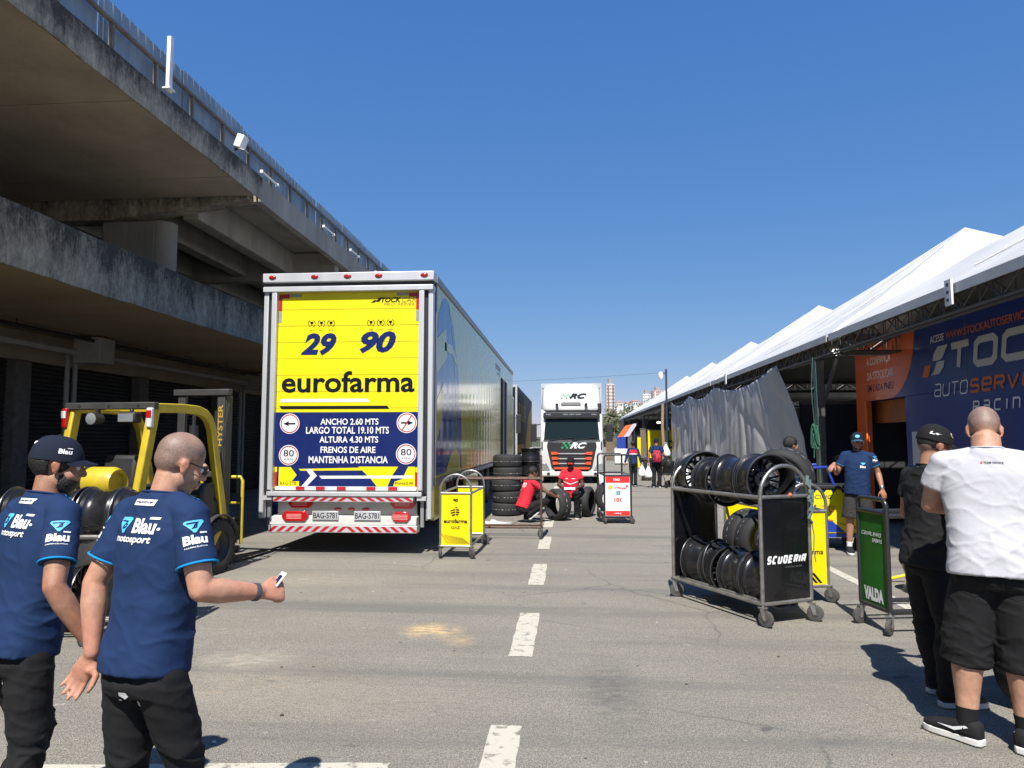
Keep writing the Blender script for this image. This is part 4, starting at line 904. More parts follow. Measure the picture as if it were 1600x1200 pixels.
b = MB(); b.prism([(-.68, .56), (.68, .56), (.72, .63), (-.72, .63)], .04, frame((0, -.03, 0), (1, 0, 0), (0, 0, 1))); b.build('orange_slat', ORL, gr_, smooth=False, fix=True)
b = MB(); b.bx(-1.25, 1.25, -.06, .5, .27, .49); b.build('bumper', WL, RC, bevel=.05)
b = MB(); b.bx(-.30, .30, -.085, -.062, .33, .44); b.build('number_plate', ALU, RC)
b = MB(); b.bx(-.66, .66, -.05, .02, .44, .50); b.build('lower_intake', BPLA, RC)
for s in (-1, 1):
    b = MB(); b.cyl((s*.92, -.08, .38), (s*.92, -.03, .38), .06); b.build('fog_light', BPLA, RC)
    b = MB(); b.box((s*1.17, .0, 1.5), (.05, .10, .30)); b.build('wind_deflector', BPLA, RC, bevel=.02)
for s in (-1, 1):
    b = MB(); b.prism([(s*.86, .52), (s*1.2, .52), (s*1.22, .78), (s*1.0, .80)], .06, frame((0, .015, 0), (1, 0, 0), (0, 0, 1))); b.build('headlight', mk('headlight', (.4, .42, .43), .1, metal=.5), RC, bevel=.01, fix=True)
    b = MB(); b.box((s*1.52, .45, 2.0), (.24, .16, .72)); b.bar((s*1.2, .5, 2.35), (s*1.5, .45, 2.3), .05, .05); b.bar((s*1.2, .5, 1.7), (s*1.5, .45, 1.75), .05, .05); b.build('mirror', BPLA, RC, bevel=.05)
    for y in (.95, 4.5, 9): truck_wheel(RC, s*1.0, y)
b = MB(); b.box((1.12, .38, 2.98), (.16, .2, .4)); b.build('marker_mirror', BPLA, RC, bevel=.04)
b = MB(); b.bx(-1.0, 1.0, .6, 11, .55, .99); b.build('chassis', STEELD, RC)
GRN = mk('green_print', (.03, .32, .12), .4)
def rc_logo(M_, s, par, ink):
    b = MB(); b.text('RC', M_, .62*s, .22*s, -.12*s, 0, bold=.05, shear=.45, z=.002); b.build('lettering', ink, par, smooth=False)
    b = MB()
    for i in range(4):
        for j in range(3):
            if (i+j) % 2 == 0: b.poly([(x*s + .03*s*j, y*s) for x, y in ((-.42+i*.085, j*.075), (-.34+i*.085, j*.075), (-.34+i*.085, j*.075+.068), (-.42+i*.085, j*.075+.068))], M_, .003)
    b.build('green_checks', GRN, par, smooth=False)
rc_logo(frame((0.05, .375, 3.38), (1, 0, 0), (0, .53, .85)), 1.15, RC, BLK)
rc_logo(frame((0.05, -.036, 1.37), (1, 0, 0), (0, 0, 1)), 1.1, gr_, LWHT)
b = MB(); b.prism(rrect(.8, .16, .05), .04, frame((-.02, .27, 3.14), (1, 0, 0), (0, .53, .85))); b.build('roof_vent', BPLA, RC)
for s in (-1, 1):
    b = MB(); b.cyl((s*.58, .05, 3.12), (s*.58, .25, 3.12), .06); b.build('horn', BPLA, RC)
b = MB(); b.bx(-.3, -.1, 2.44, 2.455, 4.03, 4.1); b.bx(.05, .2, 2.44, 2.455, 4.03, 4.1); b.bx(.4, .52, 2.44, 2.455, 4.0, 4.1); b.build('box_tape', GRN, RC, smooth=False)
b = MB(); b.bx(.62, .84, .075, .085, 1.78, 1.86); b.build('windscreen_sticker', mk('sticker_blue', (.3, .5, .65), .5), RC, smooth=False)

# ---------------------------------------------------------------- forklift
FL = thing('forklift', 'yellow forklift with a gas cylinder on its back, parked before the dark shutters', 'forklift', (-5.06, 8.38, 0), R(-7))
YF = mk('forklift_yellow', (.42, .30, .02), .45, scale=7, col2=(.60, .44, .02), coat=.1, detail=10); DKF = mk('forklift_grey', (.045, .045, .044), .6, var=.3, scale=7, metal=.1)
b = MB(); b.loft([((0, -.95, .22), .50, .30), ((0, -.95, .40), .56, .36), ((0, -.92, .85), .56, .36), ((0, -.88, 1.02), .52, .30)], n=40, e=5); b.build('counterweight', DKF, FL, angle=50, bevel=.02)
b = MB(); b.bx(-.52, .52, -.62, .42, .28, .62); b.bx(-.50, .50, .42, .72, .34, .95); b.bx(-.34, .34, -.62, -.02, .62, .98); b.build('chassis', BPLA, FL, bevel=.03)
b = MB(); b.prism([(-.1, .3), (.45, .3), (.72, .62), (.5, .62), (.3, .44), (-.1, .44)], .16, frame((.40, 0, 0), (0, 1, 0), (0, 0, 1))); b.build('step', YF, FL, bevel=.01, fix=True)
for s in (-1, 1):
    pts = [Vector(p) for p in ((s*.50, -.86, 1.0), (s*.515, -.66, 2.04))]
    b = MB(); b.bar(pts[0], pts[1], .085, .12, (0, 1, 0)); b.build('rear_post', YF, FL, bevel=.015)
    path = [(s*.515, -.70, 2.06), (s*.515, -.2, 2.075), (s*.515, .10, 2.065), (s*.515, .24, 2.03), (s*.513, .34, 1.96), (s*.51, .41, 1.85), (s*.505, .52, 1.45), (s*.50, .66, .95), (s*.50, .74, .62)]
    sm_ = []
    for i in range(len(path)-1):
        for t in (0, .5): sm_.append(Vector(path[i]).lerp(Vector(path[i+1]), t))
    sm_.append(Vector(path[-1]))
    b = MB(); vs = []
    for i, p in enumerate(sm_):
        d = (sm_[min(i+1, len(sm_)-1)] - sm_[max(i-1, 0)]).normalized(); u = Vector((1, 0, 0)); v = d.cross(u).normalized()
        for a_, c_ in ((-1, -1), (1, -1), (1, 1), (-1, 1)): vs.append(p + u*.042*a_ + v*.055*c_)
    n_ = len(sm_); b.add(vs, [(i*4+k, (i+1)*4+k, (i+1)*4+(k+1) % 4, i*4+(k+1) % 4) for i in range(n_-1) for k in range(4)] + [(0, 1, 2, 3), (n_*4-1, n_*4-2, n_*4-3, n_*4-4)])
    b.build('guard_rail', YF, FL, bevel=.012, fix=True, angle=30)
b = MB(); b.bx(-.585, .585, -.745, -.665, 2.045, 2.125); b.build('rear_bar', DKF, FL, bevel=.01)
for x in (-.38, 0, .38): b = MB(); b.cyl((x, -.742, 2.085), (x, -.75, 2.085), .014); b.build('bolt', BPLA, FL)
b = MB()
for y in (-.45, -.22, .02, .22): b.bx(-.475, .475, y-.02, y+.02, 2.06, 2.10)
b.build('guard_grid', YF, FL)
for s in (-1, 1):
    b = MB(); b.box((s*.55, -.76, 1.95), (.07, .05, .22)); t_ = b.build('tail_light', WREF if s > 0 else REDL, FL, bevel=.012)
    b = MB(); b.bx(s*.55-.03, s*.55+.03, -.79, -.785, 1.95, 2.03); b.build('lens', REDL if s > 0 else WREF, t_)
b = MB(); b.cyl((-.14, -.84, 1.94), (-.14, -.70, 1.94), .072, .06, 18); b.bx(-.16, -.12, -.76, -.72, 1.99, 2.05); w_ = b.build('work_lamp', BPLA, FL); b = MB(); b.lathe([(0, .012), (.04, .008), (.066, 0)], frame((-.14, -.842, 1.94), (1, 0, 0), (0, 0, 1)), n=18); b.build('lamp_glass', MATS['headlight'], w_)
b = MB(); b.box((.30, -.77, 1.95), (.22, .12, .12)); b.bx(.28, .32, -.76, -.72, 1.99, 2.05); w_ = b.build('work_lamp', BPLA, FL, bevel=.015); b = MB(); b.box((.30, -.834, 1.95), (.19, .008, .09)); b.build('lamp_glass', MATS['headlight'], w_)
tk = MB(); tk.lathe([(0, -.33), (.07, -.35), (.145, -.31), (.172, -.25), (.172, .25), (.145, .31), (.11, .295), (.105, .27), (0, .265)], Matrix.Translation((.06, -.98, 1.24)) @ AX_X, n=30); T_ = tk.build('gas_cylinder', YF, FL, fix=True)
b = MB(); b.lathe([(.174, -.025), (.179, -.025), (.179, .025), (.174, .025)], Matrix.Translation((.02, -.98, 1.24)) @ AX_X, n=30, closed=True); b.box((.02, -.98, 1.42), (.06, .1, .04)); b.bx(-.4, .2, -1.1, -.86, 1.02, 1.07); b.build('strap', BPLA, T_, fix=True)
b = MB(); b.box((0, -.28, 1.04), (.46, .46, .13)); b.box((0, -.50, 1.30), (.44, .12, .46), rx=-.15); b.build('seat', BPLA, FL, bevel=.05, seg=3)
b = MB(); b.tube([(.17*math.cos(t), .36+.10*math.sin(t)*.8, 1.28+.14*math.sin(t)*.7) for t in [2*math.pi*i/20 for i in range(20)]], .014, 6, True); b.bar((0, .52, .9), (0, .36, 1.28), .05, .05); b.bar((-.16, .36, 1.28), (.16, .36, 1.28), .02, .02); b.build('steering_wheel', BPLA, FL)
b = MB(); b.bx(-.48, .48, .50, .74, .92, 1.14); b.cyl((.3, .40, 1.02), (.52, .40, 1.02), .14, n=18); b.bx(.30, .52, .3, .52, .62, .95); b.build('dashboard', BPLA, FL, bevel=.03)
for s in (-1, 1):
    b = MB(); prof = tyre_prof(.345, .22, .19, .02); b.lathe(prof, Matrix.Translation((s*.47, .60, .345)) @ AX_X, n=44, closed=True)
    for k in range(22):
        a = 2*math.pi*k/22
        for q in (-1, 1): b.box((s*.47 + q*.062, .60+.347*math.cos(a+q*.07), .345+.347*math.sin(a+q*.07)), (.095, .05, .018), rx=a+q*.07+math.pi/2)
    w_ = b.build('front_wheel', RUB, FL, fix=True)
    b = MB(); b.lathe([(0, .03), (.06, .05), (.07, .0), (.13, -.02), (.175, .07), (.192, .085), (.192, .06), (.13, -.05), (0, -.05)], Matrix.Translation((s*.47+.0*s, .60, .345)) @ (AX_X if s > 0 else Matrix.Rotation(-math.pi/2, 4, 'Y')), n=30); b.build('hub', DKF, w_, fix=True)
    b = MB(); b.add(*(lambda P_: ([(s*(.34 if k % 2 else .585), .60+.40*math.cos(R(20+8*(k//2))), .345+.40*math.sin(R(20+8*(k//2)))) for k in range(38)], [(2*i, 2*i+1, 2*i+3, 2*i+2) for i in range(18)]))(0)); b.build('mudguard', DKF, FL, solid=.015)
    b = MB(); b.lathe(tyre_prof(.26, .18, .15, .02), Matrix.Translation((s*.44, -.82, .26)) @ AX_X, n=30, closed=True); b.build('rear_wheel', RUB, FL, fix=True)
    b = MB(); b.bx(s*.30-.055*1, s*.30+.055, .92, .95, .06, 2.30); b.bx(s*.30+s*.03, s*.30+s*.06, .95, 1.10, .06, 2.30); b.build('mast_channel', DKF, FL, bevel=.006)
    b = MB(); b.cyl((s*.17, 1.02, .3), (s*.17, 1.02, 1.75), .04); b.cyl((s*.17, 1.02, 1.75), (s*.17, 1.02, 1.9), .06); b.cyl((s*.17, 1.02, 1.9), (s*.17, 1.02, 2.1), .025); b.build('lift_cylinder', BPLA, FL)
    b = MB(); b.prism([(1.16, .04), (2.2, .04), (2.2, .055), (1.25, .10), (1.22, .65), (1.16, .65)], .11, frame((s*.26-.055, 0, 0), (0, 1, 0), (0, 0, 1))); b.build('fork', DKF, FL, fix=True)
b = MB(); b.bx(-.42, .42, .90, 1.0, 2.30, 2.39); b.build('mast_crossbar', DKF, FL, bevel=.012)
b = MB(); b.bx(-.3, .3, .93, .98, 1.2, 1.28); b.build('mast_crossbar', DKF, FL, bevel=.012)
b = MB(); b.bx(-.50, .50, 1.11, 1.16, .18, .28); b.build('carriage', DKF, FL, bevel=.01)
b = MB(); b.bx(-.50, .50, 1.11, 1.16, .55, .65); b.build('carriage', DKF, FL, bevel=.01)
b = MB()
for x0, x1 in ((-.5, -.1), (.18, .52)):
    b.tube([(x0, 1.14, .3)] + [(x0, 1.14, 1.15), (x0+.03, 1.14, 1.2), (x1-.03, 1.14, 1.2), (x1, 1.14, 1.15), (x1, 1.14, .3)], .022, 8)
b.tube([(-.5, 1.14, .85), (.52, 1.14, .85)], .016, 6)
b.build('load_backrest', YF, FL)
b = MB(); b.text('HYSTER', frame((.335, .9185, 1.62), (0, 0, 1), (-1, 0, 0)), .56, .075, bold=.02); b.build('lettering', mk('ochre_print', (.45, .30, .05), .5), FL, smooth=False)
b = MB(); b.tube([(.4, .95, 2.2), (.45, .8, 1.9), (.47, .7, 1.5), (.45, .8, 1.2)], .012, 6); b.build('hose', BPLA, FL)
# ================================================================ TYRES, RIMS, CARTS
RIMB = mk('black_rim', (0.016, 0.016, 0.018), 0.30, metal=0.2, var=0.3, scale=8, coat=0.2)
RIME = mk('rim_edge', (0.16, 0.16, 0.165), 0.3, metal=0.8, var=0.15)
STEEL = mk('worn_steel', (0.34, 0.33, 0.31), 0.36, metal=0.75, var=0.25, scale=14)
RUST = mk('rusty_tube', (0.045, 0.04, 0.036), 0.6, metal=0.3, scale=16, col2=(0.17, 0.085, 0.05), contrast=.08)
BTUB = mk('black_tube', (0.022, 0.022, 0.024), 0.35, var=0.15, coat=.3)
CAST = mk('caster_grey', (0.07, 0.066, 0.06), 0.75, var=0.3, scale=20)
TMRK = mk('tyre_marking', (0.42, 0.42, 0.40), 0.7, var=0.2)
AX_Y = Matrix.Rotation(-math.pi/2, 4, 'X')      # lathe axis -> +Y
def make_rim(name, label, r=.25, wd=.30, group=None):
    t = thing(name, label, 'wheel rim', (0, 0, 0), 0, group); h = wd/2
    b = MB(); b.lathe([(r-.012, -h), (r, -h), (r, -h+.012), (r-.018, -h+.02), (r-.02, -h+.05), (r-.035, -h+.065), (r-.042, -h+.11), (r-.030, h-.09), (r-.022, h-.075), (r-.022, h-.05), (r-.012, h-.045), (r-.016, h-.02), (r, h-.012), (r, h), (r-.012, h), (r-.032, h-.02), (r-.05, h-.1), (r-.052, -h+.1), (r-.032, -h+.02)], AX_Y, n=52, closed=True)
    b.build('barrel', RIMB, t, fix=True)
    for yy, nm in ((-h, 'flange'), (h, 'flange')):
        b = MB(); b.tube([((r+.001)*math.cos(2*math.pi*i/52), yy, (r+.001)*math.sin(2*math.pi*i/52)) for i in range(52)], .0045, 6, True); b.build(nm, RIME, t)
    b = MB(); y0 = h - .085
    for k in range(10):
        a = 2*math.pi*k/10; ca, sa = math.cos(a), math.sin(a)
        for d in (-.16, .16): b.bar((.06*ca, y0+.01, .06*sa), ((r-.045)*math.cos(a+d*.9), y0+.03, (r-.045)*math.sin(a+d*.9)), .018, .03, (0, 1, 0))
    s_ = b.build('spokes', RIMB, t, bevel=.003)
    b = MB(); b.lathe([(.028, -.035), (.075, -.035), (.085, -.02), (.085, .03), (.06, .04), (.028, .04)], Matrix.Translation((0, y0, 0)) @ AX_Y, n=28, closed=True)
    for k in range(10): b.cyl((.058*math.cos(k*.628), y0-.045, .058*math.sin(k*.628)), (.058*math.cos(k*.628), y0-.034, .058*math.sin(k*.628)), .008, n=8)
    b.build('hub', mk('hub_metal', (.09, .09, .095), .35, metal=.7), t, fix=True)
    return t
def make_tyre(name, label, r=.335, wd=.30, ri=.23, group=None):
    t = thing(name, label, 'tyre', (0, 0, 0), 0, group)
    b = MB(); b.lathe(tyre_prof(r, wd, ri, .045) + [(ri+.02, wd*.36), (r-.03, wd*.34), (r-.025, -wd*.34), (ri+.02, -wd*.36)], AX_Y, n=56, closed=True); b.build('rubber', RUB, t, fix=True, angle=50)
    b = MB()
    for k in range(40):
        if (k*7) % 11 < 6:
            a = 2*math.pi*k/40; L_ = .018 + .012*((k*5) % 3); q = (r+.0015)
            b.add([(q*math.cos(a+e/q), y, q*math.sin(a+e/q)) for e, y in ((-L_, -.004), (L_, -.004), (L_, .006), (-L_, .006))], [(0, 1, 2, 3)])
    b.build('marking', TMRK, t, smooth=False)
    return t
def caster(parent, x, y, rw=.075, mat=CAST, ang=.3):
    b = MB(); b.M = Matrix.Translation((x, y, 0)) @ Matrix.Rotation(ang, 4, 'Z')
    b.lathe([(rw*.35, -.018), (rw*.8, -.02), (rw, -.014), (rw, .014), (rw*.8, .02), (rw*.35, .018)], Matrix.Translation((0, -.03, rw)) @ AX_X, n=22, closed=True); b.cyl((-.024, -.03, rw), (.024, -.03, rw), rw*.36)
    w_ = b.build('caster', mat, parent, fix=True)
    b = MB(); b.M = Matrix.Translation((x, y, 0)) @ Matrix.Rotation(ang, 4, 'Z')
    for s in (-1, 1): b.add([(s*.026, -.045, rw-.01), (s*.026, -.015, rw-.01), (s*.026, .02, rw*2+.018), (s*.026, -.03, rw*2+.018)], [(0, 1, 2, 3)])
    b.box((0, 0, rw*2+.022), (.06, .07, .008)); b.cyl((0, 0, rw*2+.02), (0, 0, rw*2+.06), .012)
    b.build('caster_fork', STEEL, w_)
def make_cart(name, label, loc, rz, L, W, H, bar, tube, pan=None, r=.017, low=.19, sq=False, rails=True, back=True, inner=0, rw=.075, ztop=None, zlow=None, group=None):
    t = thing(name, label, 'cart', (*loc, 0), rz, group); hx, hy = W/2, L/2
    for y in (-hy, hy):
        if sq: arch = [(-hx, y, low)] + [(-hx+.07-.07*math.cos(R(a)), y, H-.07+.07*math.sin(R(a))) for a in range(0, 91, 15)] + [(hx-.07+.07*math.sin(R(a)), y, H-.07+.07*math.cos(R(a))) for a in range(0, 91, 15)] + [(hx, y, low)]
        else: arch = [(-hx, y, low)] + [(hx*math.cos(R(180-a)), y, H-hx+hx*math.sin(R(a))) for a in range(0, 181, 12)] + [(hx, y, low)]
        b = MB(); b.tube(arch, r, 10); b.tube([(-hx, y, low), (hx, y, low)], r, 10); b.tube([(-hx, y, bar), (hx, y, bar)], r, 10); b.build('end_frame', tube, t)
    rl = [(x, zlow or low, r) for x in (-hx, hx)] + [(x, ztop or bar, r) for x in (-hx, hx)]
    if inner: rl += [(x, z, r*.8) for x in (-inner, inner) for z in (bar-.02, low)]
    for x, z, q in rl: b = MB(); b.tube([(x, -hy, z), (x, hy, z)], q, 10); b.build('rail', tube, t)
    for x in (-hx, hx):
        for y in (-hy, hy): caster(t, x, y, rw, ang=.25 + .4*(x > 0) + .7*(y > 0))
    pn = []
    if pan:
        for y in ((-hy, hy) if back else (-hy,)):
            b = MB(); b.bx(-hx+r, hx-r, y-.004, y+.004, low+r, bar-r); pn.append(b.build('end_panel', pan, t))
    return t, pn
def EP(L): return frame((0, -L/2-.0065, 0), (1, 0, 0), (0, 0, 1))
BPAN = mk('black_panel', (.006, .006, .007), .25, var=.1, coat=.4)
# wheel cart with black rims, right of the lane
C1, p1 = make_cart('wheel_cart', 'black ended tubular wheel cart loaded with two rows of black rims', (1.73, 7.54), R(26.7), 1.38, .58, 1.46, 1.17, STEEL, BPAN, r=.019, low=.20, inner=.2)
b = MB(); stroke_text(b, 'SCUDERIA', EP(1.38), -.24, .555, .46, .075, .019, .25, .22, z=.001); b.build('lettering', LWHT, p1[0], smooth=False)
b = MB(); b.text('chiarelli', EP(1.38), .2, .018, -.02, .515, z=.001); b.build('lettering', mk('print_grey', (.12, .12, .12), .5), p1[0], smooth=False)
b = MB(); b.sphere((.06, -.70, 1.185), (.02, .02, .022), 10); b.build('orange_tag', LORG, C1)
STRP = mk('grey_strap', (.10, .15, .15), .8, var=.25, scale=30)
b = MB(); b.tube([(.27, -.71, 1.36), (.24, -.73, 1.28), (.29, -.73, 1.22), (.25, -.735, 1.15), (.30, -.73, 1.06), (.25, -.735, .96), (.29, -.73, .92)], .016, 6); b.tube([(.30, -.71, 1.32), (.26, -.74, 1.2), (.30, -.74, 1.12), (.26, -.735, 1.03)], .013, 6); b.tube([(.25, -.735, 1.2), (.31, -.73, 1.22), (.30, -.735, 1.14), (.24, -.735, 1.12)], .014, 6)
b.tube([(.29, -.72, .95), (.32, -.72, .8), (.31, -.72, .66), (.33, -.72, .55)], .005, 5); b.build('strap', STRP, C1)
def onto(cart, x, y, z):
    a = cart.rotation_euler.z; return (cart.location.x + x*math.cos(a) - y*math.sin(a), cart.location.y + x*math.sin(a) + y*math.cos(a), z)
G1 = 'black wheel rims on the black ended cart'
rim0 = make_rim('alloy_wheel', 'black rim at the near end of the top row, its spokes and hub showing', group=G1)
rim0.location = onto(C1, 0.0, -.42, 1.315); rim0.rotation_euler = (0, 0, R(26.7-14))
for (y, z, dz, lb) in ((-.07, 1.305, 186, 'second black rim in the top row, behind the one showing its hub'), (.25, 1.265, 173, 'third black rim in the top row, lower than its neighbours'), (.56, 1.325, -16, 'black rim at the far left end of the top row of the cart'),
                       (-.45, .37, 186, 'black rim in the bottom row nearest the black end panel'), (-.14, .36, 180, 'bottom row black rim, second from the black end panel'), (.17, .365, 168, 'bottom row black rim, third from the black end panel'), (.49, .395, 14, 'scuffed rim at the far left end of the bottom row')):
    dup(rim0, onto(C1, 0, y, z), R(26.7+dz), lb)
# yellow carts
def yellow_face(pan, L, low, bar, full=True):
    b = MB(); m = EP(L)
    if full:
        b.text('90', m, .075, .052, -.04, .80, bold=.05, shear=.25, z=.001)
        b.text('eurofarma', m, .345, .06, -.173, .50, bold=.03, z=.001)
        b.text('OΛZ', m, .13, .042, -.065, .415, bold=.02, z=.001)
        for i in range(8):
            a = -.19 + i*.042; wd = .010 + .0012*i
            b.poly([(a+.12-.04, .205), (a+.12-.04+wd, .205), (a-.02+wd, .345-.008*i), (a-.02, .345-.008*i)], m, .001)
        cx, cy, r = -.01, .665, .068
        for k in range(4):
            z0 = -r + .012 + k*2*r/4; z1 = z0 + 2*r/4 - .012; q0 = math.sqrt(max(0, r*r-z0*z0)); q1 = math.sqrt(max(0, r*r-z1*z1))
            b.poly([(cx+.012, cy+z0+.008), (cx+q0, cy+z0), (cx+q1, cy+z1), (cx+.012, cy+z1+.004)], m, .001); b.poly([(cx-q0*.98-.012*(k > 1), cy+z0-.01), (cx+.004, cy+z0+.008), (cx+.004, cy+z1+.004), (cx-q1*.9, cy+z1-.012)], m, .001)
    else:
        b.text('eurofarma', m, .345, .055, -.173, .50, bold=.012, z=.001)
        for i in range(3): b.poly([(.02+i*.05, .205), (.05+i*.05, .205), (-.04+i*.05, .31), (-.07+i*.05, .31)], m, .001)
    b.build('lettering', BLK, pan, smooth=False)
GY = 'yellow ended wheel carts'
C2, p2 = make_cart('wheel_cart', 'empty wheel cart with yellow end panels beside the yellow lorry', (-1.60, 11.05), R(-1), 1.42, .45, 1.20, .93, STEEL, YEL, low=.17, group=GY); yellow_face(p2[0], 1.42, .17, .93)
C3, p3 = make_cart('wheel_cart', 'yellow ended wheel cart loaded with grey tyres behind the black rim cart', (2.355, 8.5), R(14), 1.42, .45, 1.24, .95, STEEL, YEL, low=.17, group=GY); yellow_face(p3[0], 1.42, .17, .93, False)
GT = 'slick racing tyres on the yellow ended cart behind the rims'
ty0 = make_tyre('racing_tyre', 'grey slick tyre on the yellow ended cart, the one farthest from the camera', group=GT)
ty0.location = onto(C3, 0, .48, .53); ty0.rotation_euler = (0, 0, R(12+4))
for y, lb in ((.16, 'middle grey slick tyre on the yellow ended cart'), (-.30, 'slick tyre on the yellow ended cart just behind its lettered end')): dup(ty0, onto(C3, .0, y, .53), R(12-5), lb)
# mounted wheel on top
wt = make_tyre('mounted_wheel', 'slick tyre mounted on a black spoked rim, leaning on top of the yellow ended cart'); wt.location = onto(C3, .02, -.22, 1.28); wt.rotation_euler = (R(8), 0, R(-28))
b = MB(); h = .13; b.lathe([(.24, -h), (.225, -h+.01), (.2, -h+.06), (.19, h), (.225, h)], AX_Y, n=44); rb_ = b.build('rim', RIMB, wt)
b = MB()
for k in range(10):
    a = 2*math.pi*k/10
    for d in (-.17, .17): b.bar((.05*math.cos(a), -h+.03, .05*math.sin(a)), (.215*math.cos(a+d), -h+.015, .215*math.sin(a+d)), .014, .025, (0, 1, 0))
b.lathe([(0, -h+.0), (.05, -h), (.06, -h+.05), (0, -h+.05)], AX_Y, n=20); b.build('spokes', RIME, rb_, bevel=.003)
b = MB(); b.tube([(.233*math.cos(2*math.pi*i/48), -h-.002, .233*math.sin(2*math.pi*i/48)) for i in range(48)], .005, 6, True); b.build('flange', RIME, rb_)
# green ended cart
GRP = mk('green_panel', (.014, .12, .014), .45, var=.3, scale=1.6, spec=.3)
C4, p4 = make_cart('wheel_cart', 'wheel cart with a glossy green end panel and black rounded frame', (3.47, 6.93), R(-80), 1.40, .43, 1.17, 1.05, BTUB, GRP, r=.022, low=.20, sq=True, ztop=1.03, rw=.07)
m = EP(1.40); b = MB(); b.text('VALDA', m, .29, .12, -.15, .245, bold=.07, z=.001); b.build('lettering', LWHT, p4[0], smooth=False); b = MB(); stroke_text(b, 'CaVALeIRO', m, -.16, .83, .29, .034, .006, .25, .2, z=.001); stroke_text(b, 'SPORTS', m, .0, .775, .14, .034, .006, .25, .2, z=.001); b.build('lettering', LWHT, p4[0], smooth=False)
# white and red ended cart
C5, p5 = make_cart('wheel_cart', 'black framed wheel cart with a white and red end panel numbered 101', (1.0, 15.5), R(3), 1.40, .54, 1.40, .98, BTUB, LWHT, r=.02, low=.14, sq=True, rw=.065)
m = EP(1.40); RD = mk('red_print', (.62, .03, .025), .45, var=.06)
b = MB(); b.poly([(-.245, .83), (.245, .83), (.245, .955), (-.245, .955)], m); b.poly([(-.245, .165), (.245, .165), (.245, .26), (-.245, .26)], m); b.text('101', m, .14, .085, -.07, .44, bold=.05); b.text('V·Power', m, .26, .05, -.07, .70, bold=.035, shear=.15); b.disc((.19, .76), .022, m); b.build('red_print', RD, p5[0], smooth=False)
b = MB(); b.text('Shell', m, .10, .04, -.07, .765, bold=.005); b.build('pale_lettering', mk('pale_red', (.6, .35, .33), .5), p5[0], smooth=False); b = MB(); b.text('combustível', m, .24, .012, -.12, .395); b.build('pale_lettering', mk('pale_red', (.6, .35, .33), .5), p5[0], smooth=False)
b = MB(); b.text('TMG', m, .14, .045, -.09, .87, bold=.03, shear=.3, z=.001); b.build('lettering', LWHT, p5[0], smooth=False); b = MB(); b.text('racing', m, .14, .03, -.07, .195, bold=.03, z=.001); b.build('lettering', LWHT, p5[0], smooth=False)
b = MB()
for i in range(2):
    for j in range(2): b.poly([(-.03+i*.045, .58+j*.045), (.008+i*.045, .58+j*.045), (.012+i*.045, .618+j*.045), (-.03+i*.045, .618+j*.045)], m)
b.build('teal_mark', mk('teal', (.02, .28, .34), .5), p5[0], smooth=False)
b = MB(); b.disc((-.15, .735), .042, m); e_ = b.build('shell_mark', LORG, p5[0], smooth=False); b = MB()
b.poly([(-.15+.032*math.cos(R(a)), .735+.032*math.sin(R(a))) for a in range(-50, 231, 20)], m, .002); b.build('shell_yellow', YEL, e_, smooth=False)
GS = 'slick tyres standing in the cart with the red and white panel'
for i, (y, lb) in enumerate(((-.48, 'slick tyre nearest the white panel on the red and white cart'), (-.12, 'slick tyre farther back on the red and white cart'))): dup(ty0, onto(C5, -.08, y, .50), R(6), lb)['group'] = GS
# rusty cart crosswise
C6, p6 = make_cart('wheel_cart', 'empty rusty framed wheel cart standing crosswise beside the crouching man', (-1.25, 12.55), R(-88), 1.60, .36, 1.42, 1.03, RUST, None, r=.02, low=.20, sq=True, rw=.07)
# cart behind the two men
C7, p7 = make_cart('wheel_cart', 'steel wheel cart of black rims half hidden behind the two men in blue shirts', (-4.32, 6.15), R(-86), 1.45, .52, 1.16, .87, STEEL, None, r=.018, low=.17, inner=.19)
G7 = 'black rims on the cart behind the two men'
for y, z, lb in ((-.48, 1.03, 'black rim at the left end of the cart behind the two men'), (-.14, 1.03, 'black rim in the middle of the cart behind the two men, seen between their heads'), (.20, 1.03, 'third black rim on the cart behind the two men, near the bald man'), (.50, 1.03, 'black rim at the right end of the cart, hidden by the bald man'),
                 (-.45, .35, 'bottom row black rim at the left of the cart behind the men'), (-.1, .35, 'bottom row black rim seen between the two men'), (.3, .35, 'bottom row black rim at the right of the cart behind the men')):
    dup(rim0, onto(C7, 0, y, z), R(-86 + rng.uniform(-3, 3)), lb)['group'] = G7
# stacks by the lorry
GT2 = 'stack of slick tyres beside the yellow lorry'
for i, lb in enumerate(('bottom slick tyre of the stack beside the yellow lorry', 'slick tyre second from the bottom of the stack', 'middle slick tyre of the stack beside the yellow lorry', 'slick tyre second from the top of the stack', 'top slick tyre of the stack beside the yellow lorry')):
    dup(ty0, (-1.36 + rng.uniform(-.02, .02), 16.3 + rng.uniform(-.02, .02), .148 + i*.268), None, lb, rot=(R(90), 0, rng.uniform(0, 3)))['group'] = GT2
GR2 = 'black rims stacked by the tyres'
for i, lb in enumerate(('bottom black rim of the stack right of the tyres', 'second black rim of the stack right of the tyres', 'third black rim from the ground in the stack right of the tyres', 'fourth black rim of the stack right of the tyres', 'topmost black rim of the stack, above the crouching man')):
    dup(rim0, (-.83 + rng.uniform(-.02, .02), 16.55, .152 + i*.303), None, lb, rot=(R(-90), 0, rng.uniform(0, 3)))['group'] = GR2
dup(ty0, (-.20, 15.35, .332), R(-52), 'slick tyre standing on the ground, held upright by the crouching man')
dup(ty0, (.42, 16.15, .33), R(70), 'slick tyre standing behind the man seated in red')
dup(rim0, (4.02, 8.45, .152), None, 'bare rim lying flat on the ground behind the green ended cart', rot=(R(90), 0, .4))
